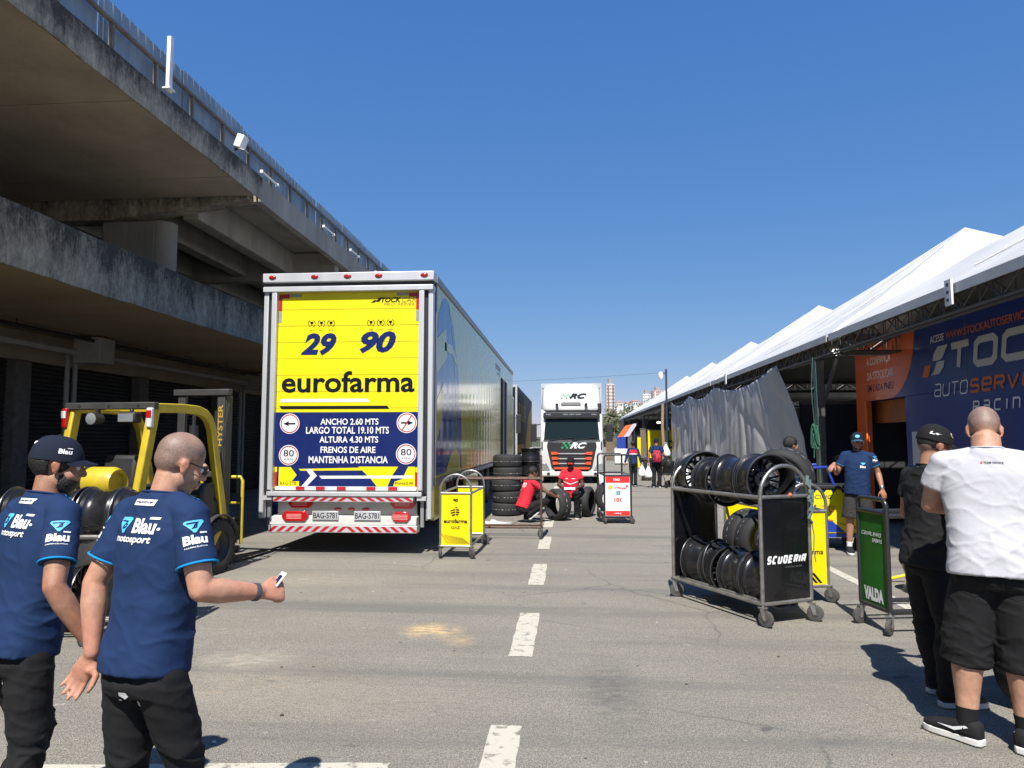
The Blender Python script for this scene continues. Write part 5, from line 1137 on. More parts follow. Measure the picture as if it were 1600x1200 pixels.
# mechanic stool
sl = thing('mechanic_stool', 'low black wheeled stool under the seated man in red', 'stool', (.12, 15.95, 0))
b = MB(); b.box((0, 0, .40), (.40, .36, .08)); b.build('seat', BPLA, sl, bevel=.03)
b = MB()
for x in (-.16, .16):
    for y in (-.14, .14): b.bar((x*.8, y*.8, .36), (x*1.1, y*1.1, .09), .03, .03)
b.box((0, 0, .10), (.40, .36, .03)); b.build('frame', STEEL, sl)
for x in (-.18, .18):
    for y in (-.16, .16): b = MB(); b.cyl((x-.02, y, .045), (x+.02, y, .045), .045); b.build('wheel', RUB, sl)
# pit trolley, yellow and blue
PT = thing('pit_trolley', 'yellow and blue pit trolley with blue tube handles beside the man in the cap', 'trolley', (4.05, 11.9, 0))
b = MB(); b.bx(-.62, .62, -.25, .35, .24, .93); tb_ = b.build('box_body', YPNT, PT, bevel=.01)
b = MB(); b.bx(-.64, .64, -.27, .37, .935, .99); b.build('lid', BPLA, PT, bevel=.01)
BTR = mk('blue_tube', (.015, .05, .35), .35, coat=.4, var=.1)
b = MB(); b.tube([(-.60, .3, .2), (-.60, .3, 1.0), (-.42, .1, 1.28), (.0, .1, 1.30)], .025, 8); b.tube([(-.58, -.2, 1.0), (-.40, -.1, 1.24), (.1, -.1, 1.27), (.2, -.1, .99)], .025, 8); b.bx(-.66, .66, -.29, .39, .185, .235); b.build('tube_frame', BTR, PT)
m = frame((0, -.2525, 0), (1, 0, 0), (0, 0, 1)); b = MB(); b.poly([(-.6, .26), (.3, .26), (.12, .42), (-.6, .60)], m, .001); b.build('blue_graphic', BTR, tb_, smooth=False)
b = MB(); b.poly([(-.6, .605), (.12, .425), (.12, .445), (-.6, .64)], m, .001); b.poly([(.14, .42), (.6, .26), (.6, .33)], m, .001); b.build('orange_graphic', LORG, tb_, smooth=False)
b = MB(); b.text('RACING', m, .42, .06, -.3, .78, shear=.25, z=.001); b.text('CESAR', m, .24, .055, -.36, .69 - .06, bold=.02, z=.001); b.text('RAMOS', m, .26, .055, -.38, .56, bold=.02, z=.001); b.poly([(-.4, .78), (-.36, .78), (-.34, .84), (-.38, .84)], m, .001)
for i, x in enumerate((-.2, -.05, .1, .25)): b.poly([(x, .93), (x+.09, .93), (x+.03, .86)], m, .001)
b.build('lettering', BLIV, tb_, smooth=False)
b = MB(); b.text('30', m, .2, .11, -.05, .565, bold=.0, z=.001); b.build('race_number', LORG, tb_, smooth=False)
for x in (-.5, .5):
    for y in (-.2, .3): b = MB(); b.cyl((x-.03, y, .09), (x+.03, y, .09), .09); b.build('wheel', RUB, PT)
b = MB(); b.bar((0, -.25, .03), (.34, .1, .035), .10, .04); b.bar((.30, .05, .03), (.5, .0, .09), .04, .03); b.build('floor_jack', YEL, label='yellow floor tool lying on the ground by the bare rim', cat='tool', loc=(3.55, 9.0, 0), bevel=.01)
# plastic wrap on the ground
b = MB(); n = 14; vs = []
for i in range(n+1):
    for j in range(n+1):
        x, y = i/n-.5, j/n-.5; vs.append((x*.75 + .03*noise.noise((x*9, y*9, 1)), y*.5, .012 + .09*abs(noise.noise((x*7, y*7, 3)))*(1-abs(2*x))*(1-abs(2*y))*2))
b.add(vs, [(i*(n+1)+j, (i+1)*(n+1)+j, (i+1)*(n+1)+j+1, i*(n+1)+j+1) for i in range(n) for j in range(n)])
b.build('plastic_wrap', mk('clear_wrap', (.62, .64, .66), .25, var=.1), label='crumpled white plastic wrap on the ground below the rusty cart', cat='plastic wrap', loc=(-1.5, 14.6, 0), solid=.003, angle=180)
# pram at the far end
pr = thing('pram', 'black pushchair loaded with bags near the grey curtain', 'pushchair', (3.62, 26.2, 0), R(20))
for x in (-.2, .2):
    b = MB(); b.tube([(x, -.45, 1.05), (x, -.35, 1.0), (x, .25, .12)], .018, 6); b.tube([(x, .1, .7), (x, -.3, .12)], .018, 6); b.build('frame', BTUB, pr)
    for y in (-.3, .28): b = MB(); b.lathe(tyre_prof(.12, .05, .07, .01), Matrix.Translation((x, y, .12)) @ AX_X, n=18, closed=True); b.cyl((x-.01, y, .12), (x+.01, y, .12), .07); b.build('wheel', RUB, pr)
b = MB(); b.box((0, .05, .48), (.38, .4, .06)); b.box((0, -.13, .72), (.38, .06, .5), rx=.35); b.build('seat', BPLA, pr, bevel=.02)
b = MB(); b.sphere((0, .0, .86), (.21, .26, .20), 14); b.build('hood', BPLA, pr); b = MB(); b.box((0, .1, .6), (.25, .2, .22)); b.build('red_blanket', RD, pr, bevel=.06)
b = MB(); b.prism([(-.35, 0), (.35, 0), (.12, .8), (-.12, .8)], .04, frame((0, 0, .02), (1, 0, 0), (0, .25, .97))); b.build('white_board', WHITE, label='white folded board leaning on the ground beside the pushchair', cat='board', loc=(4.25, 26.5, 0))
# ================================================================ PEOPLE
def skin(name, c):
    m = mk(name, c, .52, var=0.20, scale=26, bump=.14, bscale=190, sss=.10, detail=8)
    n = m.node_tree; b = n.nodes['Principled BSDF']; src = b.inputs['Base Color'].links[0].from_socket
    a = n.nodes.new('ShaderNodeAttribute'); a.attribute_name = 'tint'
    x = n.nodes.new('ShaderNodeMix'); x.data_type = 'RGBA'; x.blend_type = 'MULTIPLY'; x.inputs[0].default_value = 1.0
    n.links.new(src, x.inputs[6]); n.links.new(a.outputs['Color'], x.inputs[7])
    # stubble: fine dark dots where the alpha of the tint says hair grows
    v = n.nodes.new('ShaderNodeTexNoise'); v.inputs['Scale'].default_value = 420; v.inputs['Detail'].default_value = 2
    tcn_ = n.nodes.new('ShaderNodeTexCoord'); n.links.new(tcn_.outputs['Object'], v.inputs[0])
    r = n.nodes.new('ShaderNodeMapRange'); r.inputs[1].default_value = .38; r.inputs[2].default_value = .60; r.inputs[3].default_value = 1.0; r.inputs[4].default_value = .45; n.links.new(v.outputs[0], r.inputs[0])
    q = n.nodes.new('ShaderNodeMath'); q.operation = 'MULTIPLY'; n.links.new(r.outputs[0], q.inputs[0]); n.links.new(a.outputs['Alpha'], q.inputs[1])
    y = n.nodes.new('ShaderNodeMix'); y.data_type = 'RGBA'; n.links.new(q.outputs[0], y.inputs[0]); n.links.new(x.outputs[2], y.inputs[6]); y.inputs[7].default_value = (.10, .092, .085, 1)
    n.links.new(y.outputs[2], b.inputs['Base Color'])
    return m
def cloth(name, c, var=.08, rough=.85, bs=70):
    return mk(name, c, rough, var=var, scale=5, bump=.07, bscale=bs, spec=.25)
def fuse(mb, voxel, name, mat, parent, it=4, wr=None, label=None):
    """union of overlapping solids -> one smooth continuous surface"""
    o = mb.build(name, mat, None, smooth=False)
    r = o.modifiers.new('r', 'REMESH'); r.mode = 'VOXEL'; r.voxel_size = voxel; r.use_smooth_shade = True
    s = o.modifiers.new('s', 'SMOOTH'); s.factor = .5; s.iterations = it
    dg = bpy.context.evaluated_depsgraph_get()
    me = bpy.data.meshes.new_from_object(o.evaluated_get(dg)); old = o.data; o.modifiers.clear(); o.data = me; bpy.data.meshes.remove(old); me.name = name
    if wr:
        nr = [v.normal.copy() for v in me.vertices]
        for v, n in zip(me.vertices, nr): v.co += n * wr(v.co, n)
    me.polygons.foreach_set('use_smooth', [True] * len(me.polygons)); o.parent = parent
    if label: o['label'] = label
    return o
def decal(target, mb, M, name, mat, parent=None, off=.003, edge=.014, reach=.35):
    """flat print pressed onto the cloth it is printed on"""
    me = target.data; bvh = BVHTree.FromPolygons([v.co for v in me.vertices], [tuple(p.vertices) for p in me.polygons])
    bm = bmesh.new(); t = bpy.data.meshes.new('t'); t.from_pydata([tuple(p) for p in mb.v], [], mb.f); bm.from_mesh(t); bpy.data.meshes.remove(t)
    bmesh.ops.triangulate(bm, faces=bm.faces)
    for _ in range(4):
        lg = [e for e in bm.edges if e.calc_length() > edge]
        if not lg: break
        bmesh.ops.subdivide_edges(bm, edges=lg, cuts=1); bmesh.ops.triangulate(bm, faces=bm.faces)
    n = (M.to_3x3() @ Vector((0, 0, 1))).normalized(); kill = []
    for v in bm.verts:
        p = M @ v.co; h, nn, _, _ = bvh.ray_cast(p + n * reach, -n, reach * 2)
        if h is None: kill.append(v)
        else: v.co = h + nn * off
    bmesh.ops.delete(bm, geom=kill, context='VERTS'); bmesh.ops.recalc_face_normals(bm, faces=bm.faces)
    o_ = bpy.data.meshes.new(name); bm.to_mesh(o_); bm.free(); o_.materials.append(mat)
    ob = bpy.data.objects.new(name, o_); COL.objects.link(ob); ob.parent = parent or target
    return ob
def limb(mb, pts, rs, n=18):
    for i in range(len(pts)-1):
        mb.cyl(pts[i], pts[i+1], rs[i], rs[i+1], n); mb.sphere(pts[i], rs[i], n)
    mb.sphere(pts[-1], rs[-1], n)
def hand(mb, w, d, n, side, curl=(.25, .35, .25), spread=.25, thumb=.75, k=1.0):
    w = Vector(w); d = Vector(d).normalized(); n = Vector(n); n = (n - d*n.dot(d)).normalized(); t = d.cross(n) if side == 'R' else n.cross(d)
    S_ = lambda y, a, b_: (w + d*y*k, a*k, b_*k, t, n)
    mb.loft([S_(-.02, .026, .020), S_(.01, .028, .018), (w + d*.04*k + t*.002, .037*k, .018*k, t, n), S_(.07, .042, .0155), S_(.092, .040, .012)], 20, 2.6)
    mb.sphere(w + (d*.042 + t*.028 + n*.006)*k, .019*k, 12)
    for x, L_, r, dc in ((.030, .072, .0092, 0), (.0095, .080, .0094, .04), (-.0115, .074, .009, .09), (-.0315, .058, .008, .16)):
        p = w + d*(.088 - .5*abs(x)*.2)*k + t*x*k; a = 0.0; pts = [p - d*.02*k, p]; dd = (d + t*x/.03*spread*.35).normalized()
        for q, c in zip((.45, .31, .24), curl):
            a += c + dc*.6; p = p + (dd*math.cos(a) + n*math.sin(a))*L_*q*k; pts.append(p)
        limb(mb, pts, [r*k, r*k, r*.97*k, r*.9*k, r*.75*k], 12)
    p0 = w + (d*.022 + t*.026)*k; p1 = p0 + (d*.62 + t*thumb + n*.25).normalized()*.044*k; p2 = p1 + (d*.9 + t*.35*thumb + n*.35).normalized()*.032*k; p3 = p2 + (d + n*.4).normalized()*.022*k
    limb(mb, [p0, p1, p2, p3], [.0145*k, .0118*k, .0105*k, .008*k], 12)
def head(mb, M, nose=1.0, jaw=1.0):
    mb.M = M
    mb.sphere((0, -.014, 1.668), (.0765, .096, .087), 28); mb.sphere((0, -.035, 1.64), (.070, .072, .075), 24); mb.sphere((0, .03, 1.605), (.060, .066, .092), 24)
    mb.sphere((0, .035, 1.553), (.052*jaw, .048, .042), 20); mb.sphere((0, .068, 1.529), (.024, .020, .018), 14)
    for s in (-1, 1):
        mb.sphere((s*.040, .055, 1.590), (.026, .030, .026), 14); mb.sphere((s*.045, .01, 1.565), (.018, .035, .035), 14)
        mb.sphere((s*.078, -.002, 1.618), (.009, .017, .029), 14, Matrix.Rotation(-s*.28, 3, 'Z') @ Matrix.Rotation(-.15, 3, 'X')); mb.sphere((s*.080, -.010, 1.632), (.009, .014, .018), 12); mb.sphere((s*.076, .002, 1.596), (.008, .010, .012), 10)
        mb.sphere((s*.030, .080, 1.651), (.028, .017, .010), 12)
    mb.cyl((0, .090, 1.640), (0, .110*nose, 1.604), .0095, .014, 12); mb.sphere((0, .109*nose, 1.600), (.0155, .015, .012), 12)
    for s in (-1, 1): mb.sphere((s*.013, .098, 1.597), (.009, .011, .009), 10)
    mb.sphere((0, .090, 1.562), (.025, .012, .007), 12); mb.sphere((0, .088, 1.551), (.022, .012, .008), 12)
    mb.M = Matrix()
def shell(M, c, r, keep, th, name, mat, parent, nz=0.0, n=40):
    vs = []; fs = []; k = n//2; c = Vector(c)
    for i in range(k+1):
        ph = math.pi*i/k
        for j in range(n):
            t = 2*math.pi*j/n; p = c + Vector((r[0]*math.sin(ph)*math.cos(t), r[1]*math.sin(ph)*math.sin(t), r[2]*math.cos(ph)))
            if nz: p += (p-c).normalized()*nz*(noise.noise(p*45) + .6*noise.noise(p*95))
            vs.append(p)
    for i in range(k):
        for j in range(n):
            f = (i*n+j, (i+1)*n+j, (i+1)*n+(j+1) % n, i*n+(j+1) % n); q = (vs[f[0]]+vs[f[2]])/2
            if keep(q + Vector((0, 0, .006*noise.noise(q*60)))): fs.append(f)
    b = MB(); b.add([M @ p for p in vs], fs)
    o = b.build(name, mat, parent, angle=180); sm = o.modifiers.new('solid', 'SOLIDIFY'); sm.thickness = th; sm.offset = 1
    bm_ = bmesh.new(); bm_.from_mesh(o.data); bmesh.ops.remove_doubles(bm_, verts=bm_.verts, dist=.0002)
    bmesh.ops.delete(bm_, geom=[v for v in bm_.verts if not v.link_faces], context='VERTS'); bmesh.ops.recalc_face_normals(bm_, faces=bm_.faces); bm_.to_mesh(o.data); bm_.free()
    return o
def cap(M, parent, mat, brimmat=None, tilt=0.0):
    T_ = M @ Matrix.Translation((0, 0, 1.665)) @ Matrix.Rotation(tilt, 4, 'X') @ Matrix.Translation((0, 0, -1.665))
    b = MB(); b.M = T_; secs = []
    for i in range(10):
        t = i/9*math.pi/2*.985; q = math.cos(t)**.72; secs.append(((0, -.010 - .006*math.sin(t), 1.650 + .113*math.sin(t)), .0885*q, .109*q))
    b.loft(secs, 36, 2.15); b.sphere((0, -.016, 1.764), (.008, .008, .005), 10); cp = b.build('cap', mat, parent, angle=60)
    vs = []; n = 16
    for k in range(2):
        for i in range(n+1):
            a = R(15 + 150*i/n)
            for rr in (0, 1):
                x = math.cos(a)*(.080 + .0*rr); y = -.01 + math.sin(a)*.100 + rr*.068*math.sin(a)**.6
                z = 1.662 - .018*(math.cos(a))**2*(.4+.6*rr) - .016*rr + (.004 if k else 0); vs.append((x*(1+.05*rr), y, z))
    m_ = 2*(n+1); fs = []
    for i in range(n):
        a, b_, c, d = 2*i, 2*i+1, 2*i+3, 2*i+2; fs += [(a, b_, c, d), (m_+d, m_+c, m_+b_, m_+a), (b_, m_+b_, m_+c, c), (d, m_+d, m_+a, a)]
    b = MB(); b.M = T_; b.add(vs, fs); b.build('brim', brimmat or mat, cp, fix=True, angle=60)
    return cp, T_
def shoe(parent, p, yaw, pitch, up, sole, k=1.0, stripe=None):
    M = Matrix.Translation(p) @ Matrix.Rotation(yaw, 4, 'Z') @ Matrix.Rotation(-pitch, 4, 'X') @ Matrix.Scale(k, 4)
    X, Z = Vector((1, 0, 0)), Vector((0, 0, 1)); b = MB(); b.M = M
    def sc(y, hw, z1): return ((0, y, .018 + (z1-.018)/2), hw, (z1-.018)/2, X, Z)
    b.loft([sc(-.088, .020, .085), sc(-.080, .036, .108), sc(-.048, .043, .118), sc(-.005, .044, .116), sc(.03, .044, .102), sc(.07, .046, .086), sc(.12, .049, .072), sc(.16, .043, .062), sc(.185, .030, .054), sc(.197, .012, .046)], 24, 2.6)
    s_ = b.build('shoe', up, parent, angle=70)
    out = [(.020, -.09), (.034, -.07), (.035, -.02), (.036, .03), (.045, .09), (.047, .13), (.038, .172), (.018, .195), (-.01, .196), (-.032, .176), (-.044, .135), (-.042, .08), (-.034, .03), (-.035, -.02), (-.034, -.07), (-.020, -.09)]
    b = MB(); b.M = M; b.prism([(x*1.12, y*1.04) for x, y in out], .034); b.build('sole', sole, s_, bevel=.006*k)
    if stripe:
        for sx in (-1, 1):
            b = MB(); b.M = M; b.add([(sx*.0455, -.045, .082), (sx*.0475, .02, .052), (sx*.050, .10, .062), (sx*.0485, .03, .066), (sx*.0465, -.03, .088)], [(0, 1, 2, 3, 4)]); b.build('side_stripe', stripe, s_, smooth=False, solid=.002)
    return s_
def fold(A, fz=(7, 7, 12), seed=0, waist=None, tall=1.0):
    def f(p, n):
        q = Vector((p.x*fz[0]+seed, p.y*fz[1]+p.z*3, p.z*fz[2]+p.x*4)); v = noise.noise(q) + .5*noise.noise(q*2.1) ; k = 1 - min(1, abs(v)*1.7)
        a = A*(.6 + (waist(p) if waist else 0))
        big = noise.noise(Vector((p.x*4.2+seed*3, p.y*4.2, p.z*3.1 + p.x*2.5))); r2 = 1 - min(1, abs(noise.noise(Vector((p.x*5+p.z*4+seed, p.y*5, p.z*9-p.x*5))))*2.6)
        return a*(k**3*.9 + .45*v + .9*big + r2**3*.8)
    return f
def person(name, label, loc, rz, H, cfg, group=None):
    g = lambda k, d=None: cfg.get(k, d)
    t = thing(name, label, 'person', (*loc, 0) if len(loc) == 2 else loc, rz, group); s = H/1.75; t.scale = (s, s, s)
    wd = g('broad', 1.0); pel = Vector(g('pel', (0, 0, .95))); lean = R(g('lean', 3)); vox = g('vox', .012); belly = g('belly', 1.0)
    U = Matrix.Translation(pel) @ Matrix.Rotation(R(g('twist', 0)), 4, 'Z') @ Matrix.Rotation(R(g('side', 0)), 4, 'Y') @ Matrix.Rotation(-lean, 4, 'X') @ Matrix.Translation((0, 0, -.95))
    hy, hp, hr = g('head', (0, 0, 0)); nk = Vector((0, -.01, 1.50))
    Hm = U @ Matrix.Translation(nk) @ Matrix.Rotation(lean*.8, 4, 'X') @ Matrix.Rotation(R(hy), 4, 'Z') @ Matrix.Rotation(R(hr), 4, 'Y') @ Matrix.Rotation(R(hp), 4, 'X') @ Matrix.Scale(g('heads', 1.03), 4) @ Matrix.Translation(-nk)
    sh = {k: U @ Vector((q*.172*wd, -.012, 1.42)) for k, q in (('R', 1), ('L', -1))}
    # --- body: one continuous surface
    b = MB(); head(b, Hm, jaw=g('jaw', 1.0))
    b.cyl(U @ Vector((0, -.016, 1.44)), Hm @ Vector((0, -.018, 1.575)), .060*g('neck', 1), .056*g('neck', 1), 20); b.cyl(U @ Vector((0, .01, 1.46)), Hm @ Vector((0, .022, 1.55)), .045, .042, 16)
    b.M = U; b.loft([((0, 0, .95), .13, .09), ((0, 0, 1.15), .13, .09), ((0, 0, 1.36), .14, .08), ((0, -.01, 1.45), .08, .06)], 20); b.M = Matrix()
    for k in 'RL':
        limb(b, [sh[k], U @ Vector((0, -.018, 1.465))], [.042, .045], 14)
        e, w_, hd, hn, cu, th = g('arm'+k); e, w_ = Vector(e), Vector(w_); f = g('armw', 1.0)
        m1 = sh[k].lerp(e, .5); limb(b, [sh[k], m1, e], [.050*f, .049*f, .040*f], 18); m2 = e.lerp(w_, .3); m3 = e.lerp(w_, .75); limb(b, [e, m2, m3, w_], [.040*f, .044*f, .033*f, .027*f], 18)
        hand(b, w_ + Vector(hd).normalized()*.012, hd, hn, k, cu, thumb=th, k=g('handk', 1.0))
        kn, an = [Vector(q) for q in g('leg'+k)[:2]]; q_ = .08 if k == 'R' else -.08; hip = pel + Vector((q_, 0, -.13)); lf = g('legw', 1.0)
        limb(b, [pel + Vector((q_*.4, 0, .03)), hip, hip.lerp(kn, .5), kn], [.055, .062*lf, .062*lf, .052*lf], 16); c1 = kn.lerp(an, .3) + Vector((0, -.012, 0)); limb(b, [kn, c1, kn.lerp(an, .62), an], [.050*lf, .056*lf, .044*lf, .034*lf], 16)
        limb(b, [an, an + Vector((0, 0, -.03))], [.034*lf, .034], 12)
    sk = g('skin'); body = fuse(b, g('bvox', vox), 'body', sk, t, 3)
    inv = Hm.inverted(); at_ = body.data.color_attributes.new('tint', 'FLOAT_COLOR', 'POINT'); hd_ = [Vector(g('arm'+k)[1]) for k in 'RL']; el_ = [Vector(g('arm'+k)[0]) for k in 'RL']; col = []
    sm = lambda x, a, b_: max(0.0, min(1.0, (x-a)/(b_-a)))
    for v in body.data.vertices:
        q = inv @ v.co; red = 0.0; hair = 0.0
        if q.z > 1.40:
            red = max(.9*sm(abs(q.x), .070, .082)*(1 if 1.57 < q.z < 1.66 else 0), .7*sm(q.y, .095, .115), .35*(1-sm(q.z, 1.46, 1.57)), .8*(1-sm(abs(q.z-1.557), .008, .014))*sm(q.y, .085, .092))
            line = 1.705 if q.y > .06 else (1.66 if q.y > .02 else (1.645 if abs(q.x) > .066 and q.y > -.035 else 1.585))
            nz_ = .008*noise.noise(q*40)
            hair = sm(q.z + nz_, line - .012, line + .02)*(1 - .72*sm(q.z, 1.70, 1.745)*sm(q.y, -.08, .02))
            if abs(q.x) > .078 and q.z < 1.66: hair = 0
            if g('stubble'): hair = max(hair, .55*sm(q.y, -.005, .03)*(1-sm(q.z + nz_, 1.565, 1.60))*sm(q.z, 1.48, 1.51))
        else:
            red = max([.55*(1-sm((v.co-p).length, .09, .17)) for p in hd_] + [.45*(1-sm((v.co-p).length, .03, .07)) for p in el_])
        red += .12*noise.noise(v.co*14); k_ = g('hairy', .95)
        col += [1 + .04*red, 1 - .22*max(0, red), 1 - .24*max(0, red), hair*k_]
    at_.data.foreach_set('color', col)
    # --- shirt
    b = MB(); b.M = U; bd = belly
    b.loft([((0, .002, g('hem', .87)), .178*wd, .135*bd), ((0, .002, .93), .174*wd, .130*bd), ((0, .008, 1.03), .168*wd, .121*bd), ((0, .008, 1.15), .172*wd, .118*(.5+.5*bd)), ((0, .0, 1.27), .186*wd, .118), ((0, -.006, 1.36), .188*wd, .108), ((0, -.012, 1.42), .155*wd, .090), ((0, -.016, 1.462), .102, .080), ((0, -.014, 1.485), .080, .076), ((0, -.010, 1.500), .074, .072)], 40, 2.4)
    b.M = Matrix(); ends = {}
    for k in 'RL':
        e, w_ = Vector(g('arm'+k)[0]), Vector(g('arm'+k)[1]); x = -1 if k == 'L' else 1
        b.cyl(U @ Vector((x*.06, -.012, 1.455)), sh[k] + Vector((0, 0, -.0)), .052, .060, 18); lng = g('sleeve', .55)
        if lng <= 1: p = sh[k].lerp(e, lng); b.sphere(sh[k], (.064, .066, .062), 20); b.cyl(sh[k], p, .063, .064*g('armw', 1)+.002, 22); ends[k] = (p, (e - sh[k]).normalized(), .064*g('armw', 1)+.002)
        else: limb(b, [sh[k], e, e.lerp(w_, lng-1)], [.062, .052, .042], 18)
    wst = lambda p: .45*max(0, 1 - abs((U.inverted() @ p).z - 1.0)/.16)
    shirt = fuse(b, vox*.85, 'shirt', g('shirt'), t, 3, fold(g('fold', .006), (6, 6, 9), hash(name) % 7 if False else g('seed', 1), wst))
    b = MB(); b.M = U; b.tube([(.0755*math.cos(q), -.010+.0735*math.sin(q), 1.4985 - .004*math.sin(q)) for q in [2*math.pi*i/36 for i in range(36)]], .0055, 6, True); b.build('collar', g('shirt'), shirt)
    if g('trim'):
        for k, (p, d, r) in ends.items():
            a = d.orthogonal().normalized(); c = d.cross(a); b = MB(); b.tube([p - d*.001 + (a*math.cos(q) + c*math.sin(q))*(r+.0005) for q in [2*math.pi*i/28 for i in range(28)]], .0042, 6, True); b.build('cuff_trim', g('trim'), shirt)
    # --- trousers or shorts
    b = MB(); b.M = Matrix.Translation(pel) @ Matrix.Rotation(-lean*g('plean', .4), 4, 'X') @ Matrix.Translation((0, 0, -.95)); hk = g('hips', 1.0)
    b.loft([((0, 0, .79), .146*hk, .102*hk), ((0, -.008, .835), .151*hk, .110*hk), ((0, -.004, .885), .138*hk, .092*hk), ((0, 0, .93), .11*hk, .07)], 32, 2.5); b.M = Matrix()
    for k in 'RL':
        kn, an = [Vector(q) for q in g('leg'+k)[:2]]; hip = pel + Vector(((.082 if k == 'R' else -.082), -.005, -.075)); lw = g('loose', 1.0); lf = g('legw', 1.0)
        if g('shorts'):
            p = hip.lerp(kn, g('shorts')); limb(b, [hip + Vector((0, 0, -.03)), hip.lerp(p, .4)], [.088*lw, .098*lw], 20); b.cyl(hip.lerp(p, .4), p, .098*lw, .102*lw, 22)
        else:
            limb(b, [hip + Vector((0, 0, -.03)), hip.lerp(kn, .5), kn, kn.lerp(an, .4) + Vector((0, -.012, 0)), an + Vector((0, 0, .04))], [.088*lw, .084*lw, .068*lw, .066*lw, .056*lw], 22); b.cyl(an + Vector((0, 0, .05)), an + Vector((0, -.004, -.035)), .056*lw, .060*lw, 20)
    kz = [Vector(g('leg'+k)[0]) for k in 'RL']; az_ = [Vector(g('leg'+k)[1]) for k in 'RL']
    kw = lambda p: 1.2*max(0, 1 - min((p-q).length for q in kz)/.18) + 1.6*max(0, 1 - min((p-q).length for q in az_)/.2)
    trs = fuse(b, vox*.9, 'shorts' if g('shorts') else 'trousers', g('pants'), t, 3, fold(.0075, (5, 5, 12), 3, kw))
    kn_ = lambda k: Vector(g('leg'+k)[0])
    for k in 'RL':
        q = g('leg'+k); an = Vector(q[1]); yaw = q[2] if len(q) > 2 else 0; pit = q[3] if len(q) > 3 else 0
        M = Matrix.Rotation(yaw, 4, 'Z') @ Matrix.Rotation(-pit, 4, 'X'); base = an - (M @ Vector((0, -.02, .085)))
        shoe(t, base, yaw, pit, g('shoe'), g('sole'), g('shoek', 1.0), g('stripe'))
        if g('sock'):
            b = MB(); q_ = .034*lf + .004; u_ = (kn_(k) - an).normalized(); a_ = u_.orthogonal().normalized(); b.lathe([(q_-.003, -.04), (q_, -.01), (q_+.001, .05), (q_+.0045*lf, .085), (q_-.004, .09)], frame(an, a_, u_.cross(a_)), n=20); b.build('sock', g('sock'), t)
    if g('eyes', True):
        for x in (-1, 1):
            b = MB(); b.M = Hm; b.sphere((x*.031, .078, 1.630), .0125, 14); ey = b.build('eye', mk('eye_white', (.7, .68, .65), .2, var=0), t); b = MB(); b.M = Hm; b.sphere((x*.031, .0865, 1.630), (.0055, .0045, .0055), 10); b.build('iris', BPLA, ey)
            b = MB(); b.M = Hm; b.tube([(x*.014, .098, 1.647), (x*.03, .096, 1.652), (x*.048, .084, 1.648)], [.003, .004, .002], 6); b.build('eyebrow', g('hairm') or MATS['hair_dark'], t)
    return t, body, shirt, trs, U, Hm, ends
HAIR = mk('hair_dark', (.012, .010, .009), .55, var=.3, scale=60, bump=.5, bscale=180)
STUB = mk('hair_stubble', (.25, .16, .115), .6, var=.16, scale=120, bump=.25, bscale=300)
SK1 = skin('skin_light', (.45, .245, .16)); SK2 = skin('skin_tan', (.35, .18, .112)); SK3 = skin('skin_brown', (.20, .10, .062)); SK4 = skin('skin_pale_leg', (.44, .25, .17)); SK5 = skin('skin_dark', (.085, .042, .027))
NVT = cloth('navy_shirt', (.010, .029, .088)); CYN = cloth('cyan_trim', (.01, .24, .55), .05); BKT = cloth('black_trousers', (.012, .012, .013)); WHT = cloth('white_shirt', (.47, .47, .50), .03); BLT = cloth('black_shirt', (.014, .014, .015))
RDS = cloth('red_shirt', (.62, .025, .045), .06); GRS = cloth('grey_shorts', (.035, .033, .032)); SHB = cloth('black_shoe', (.015, .015, .016), .2); SOW = mk('white_sole', (.62, .61, .58), .6, var=.1); CAPN = cloth('navy_cap', (.010, .014, .028)); CAPB = cloth('black_cap', (.010, .010, .011))
PWH = mk('print_white', (.78, .79, .80), .6, var=.03); PCY = mk('print_cyan', (.10, .50, .80), .6, var=.05)
def buzz(Hm, par, mat=STUB, th=.0012, nz=0.0, low=1.592, front=.062): return shell(Hm, (0, -.016, 1.662), (.0785, .0975, .0935), lambda q: q.z > (1.715 if q.y > front else (1.652 if q.y > .015 else (1.64 if abs(q.x) > .06 and q.y > -.03 else low))), th, 'hair', mat, par, nz)
def badge(b, M, x, y, w):
    b.M = M; b.prism([(x-w*.5, y+w*.38), (x-w*.42, y+w*.46), (x+w*.46, y+w*.46), (x+w*.5, y+w*.36), (x+w*.08, y-w*.42), (x-w*.04, y-w*.44)], 0.0); b.M = Matrix()
def logo(shirt, M, s, name='chest_logo', word=True, sub='motosport'):
    """blue gem, the word and the line under it"""
    b = MB(); b.add([(x*s, y*s, 0) for x, y in ((-.44, .17), (-.40, .21), (-.13, .22), (-.10, .19), (-.24, -.02), (-.29, -.03))], [tuple(range(6))]); decal(shirt, b, M, 'gem_mark', PCY)
    b = MB(); b.stroke([(x*s, y*s) for x, y in ((-.38, .15), (-.22, .15), (-.29, .05), (-.22, .06), (-.20, .10), (-.26, .11))], .022*s, Matrix(), 0); decal(shirt, b, M, 'gem_line', LNVY, off=.0042)
    if word:
        b = MB(); b.text('Blau', Matrix(), .44*s, .23*s, -.05*s, -.02*s, bold=.035, shear=.12); b.add([(x*s, y*s, 0) for x, y in ((.24, .20), (.40, .20), (.41, .235), (.25, .235))], [(0, 1, 2, 3)]); b.disc((.43*s, .06*s), .022*s, Matrix(), n=10)
        b.text(sub, Matrix(), .80*s, .13*s, -.46*s, -.19*s, bold=.03, shear=.2); decal(shirt, b, M, 'lettering', PWH)
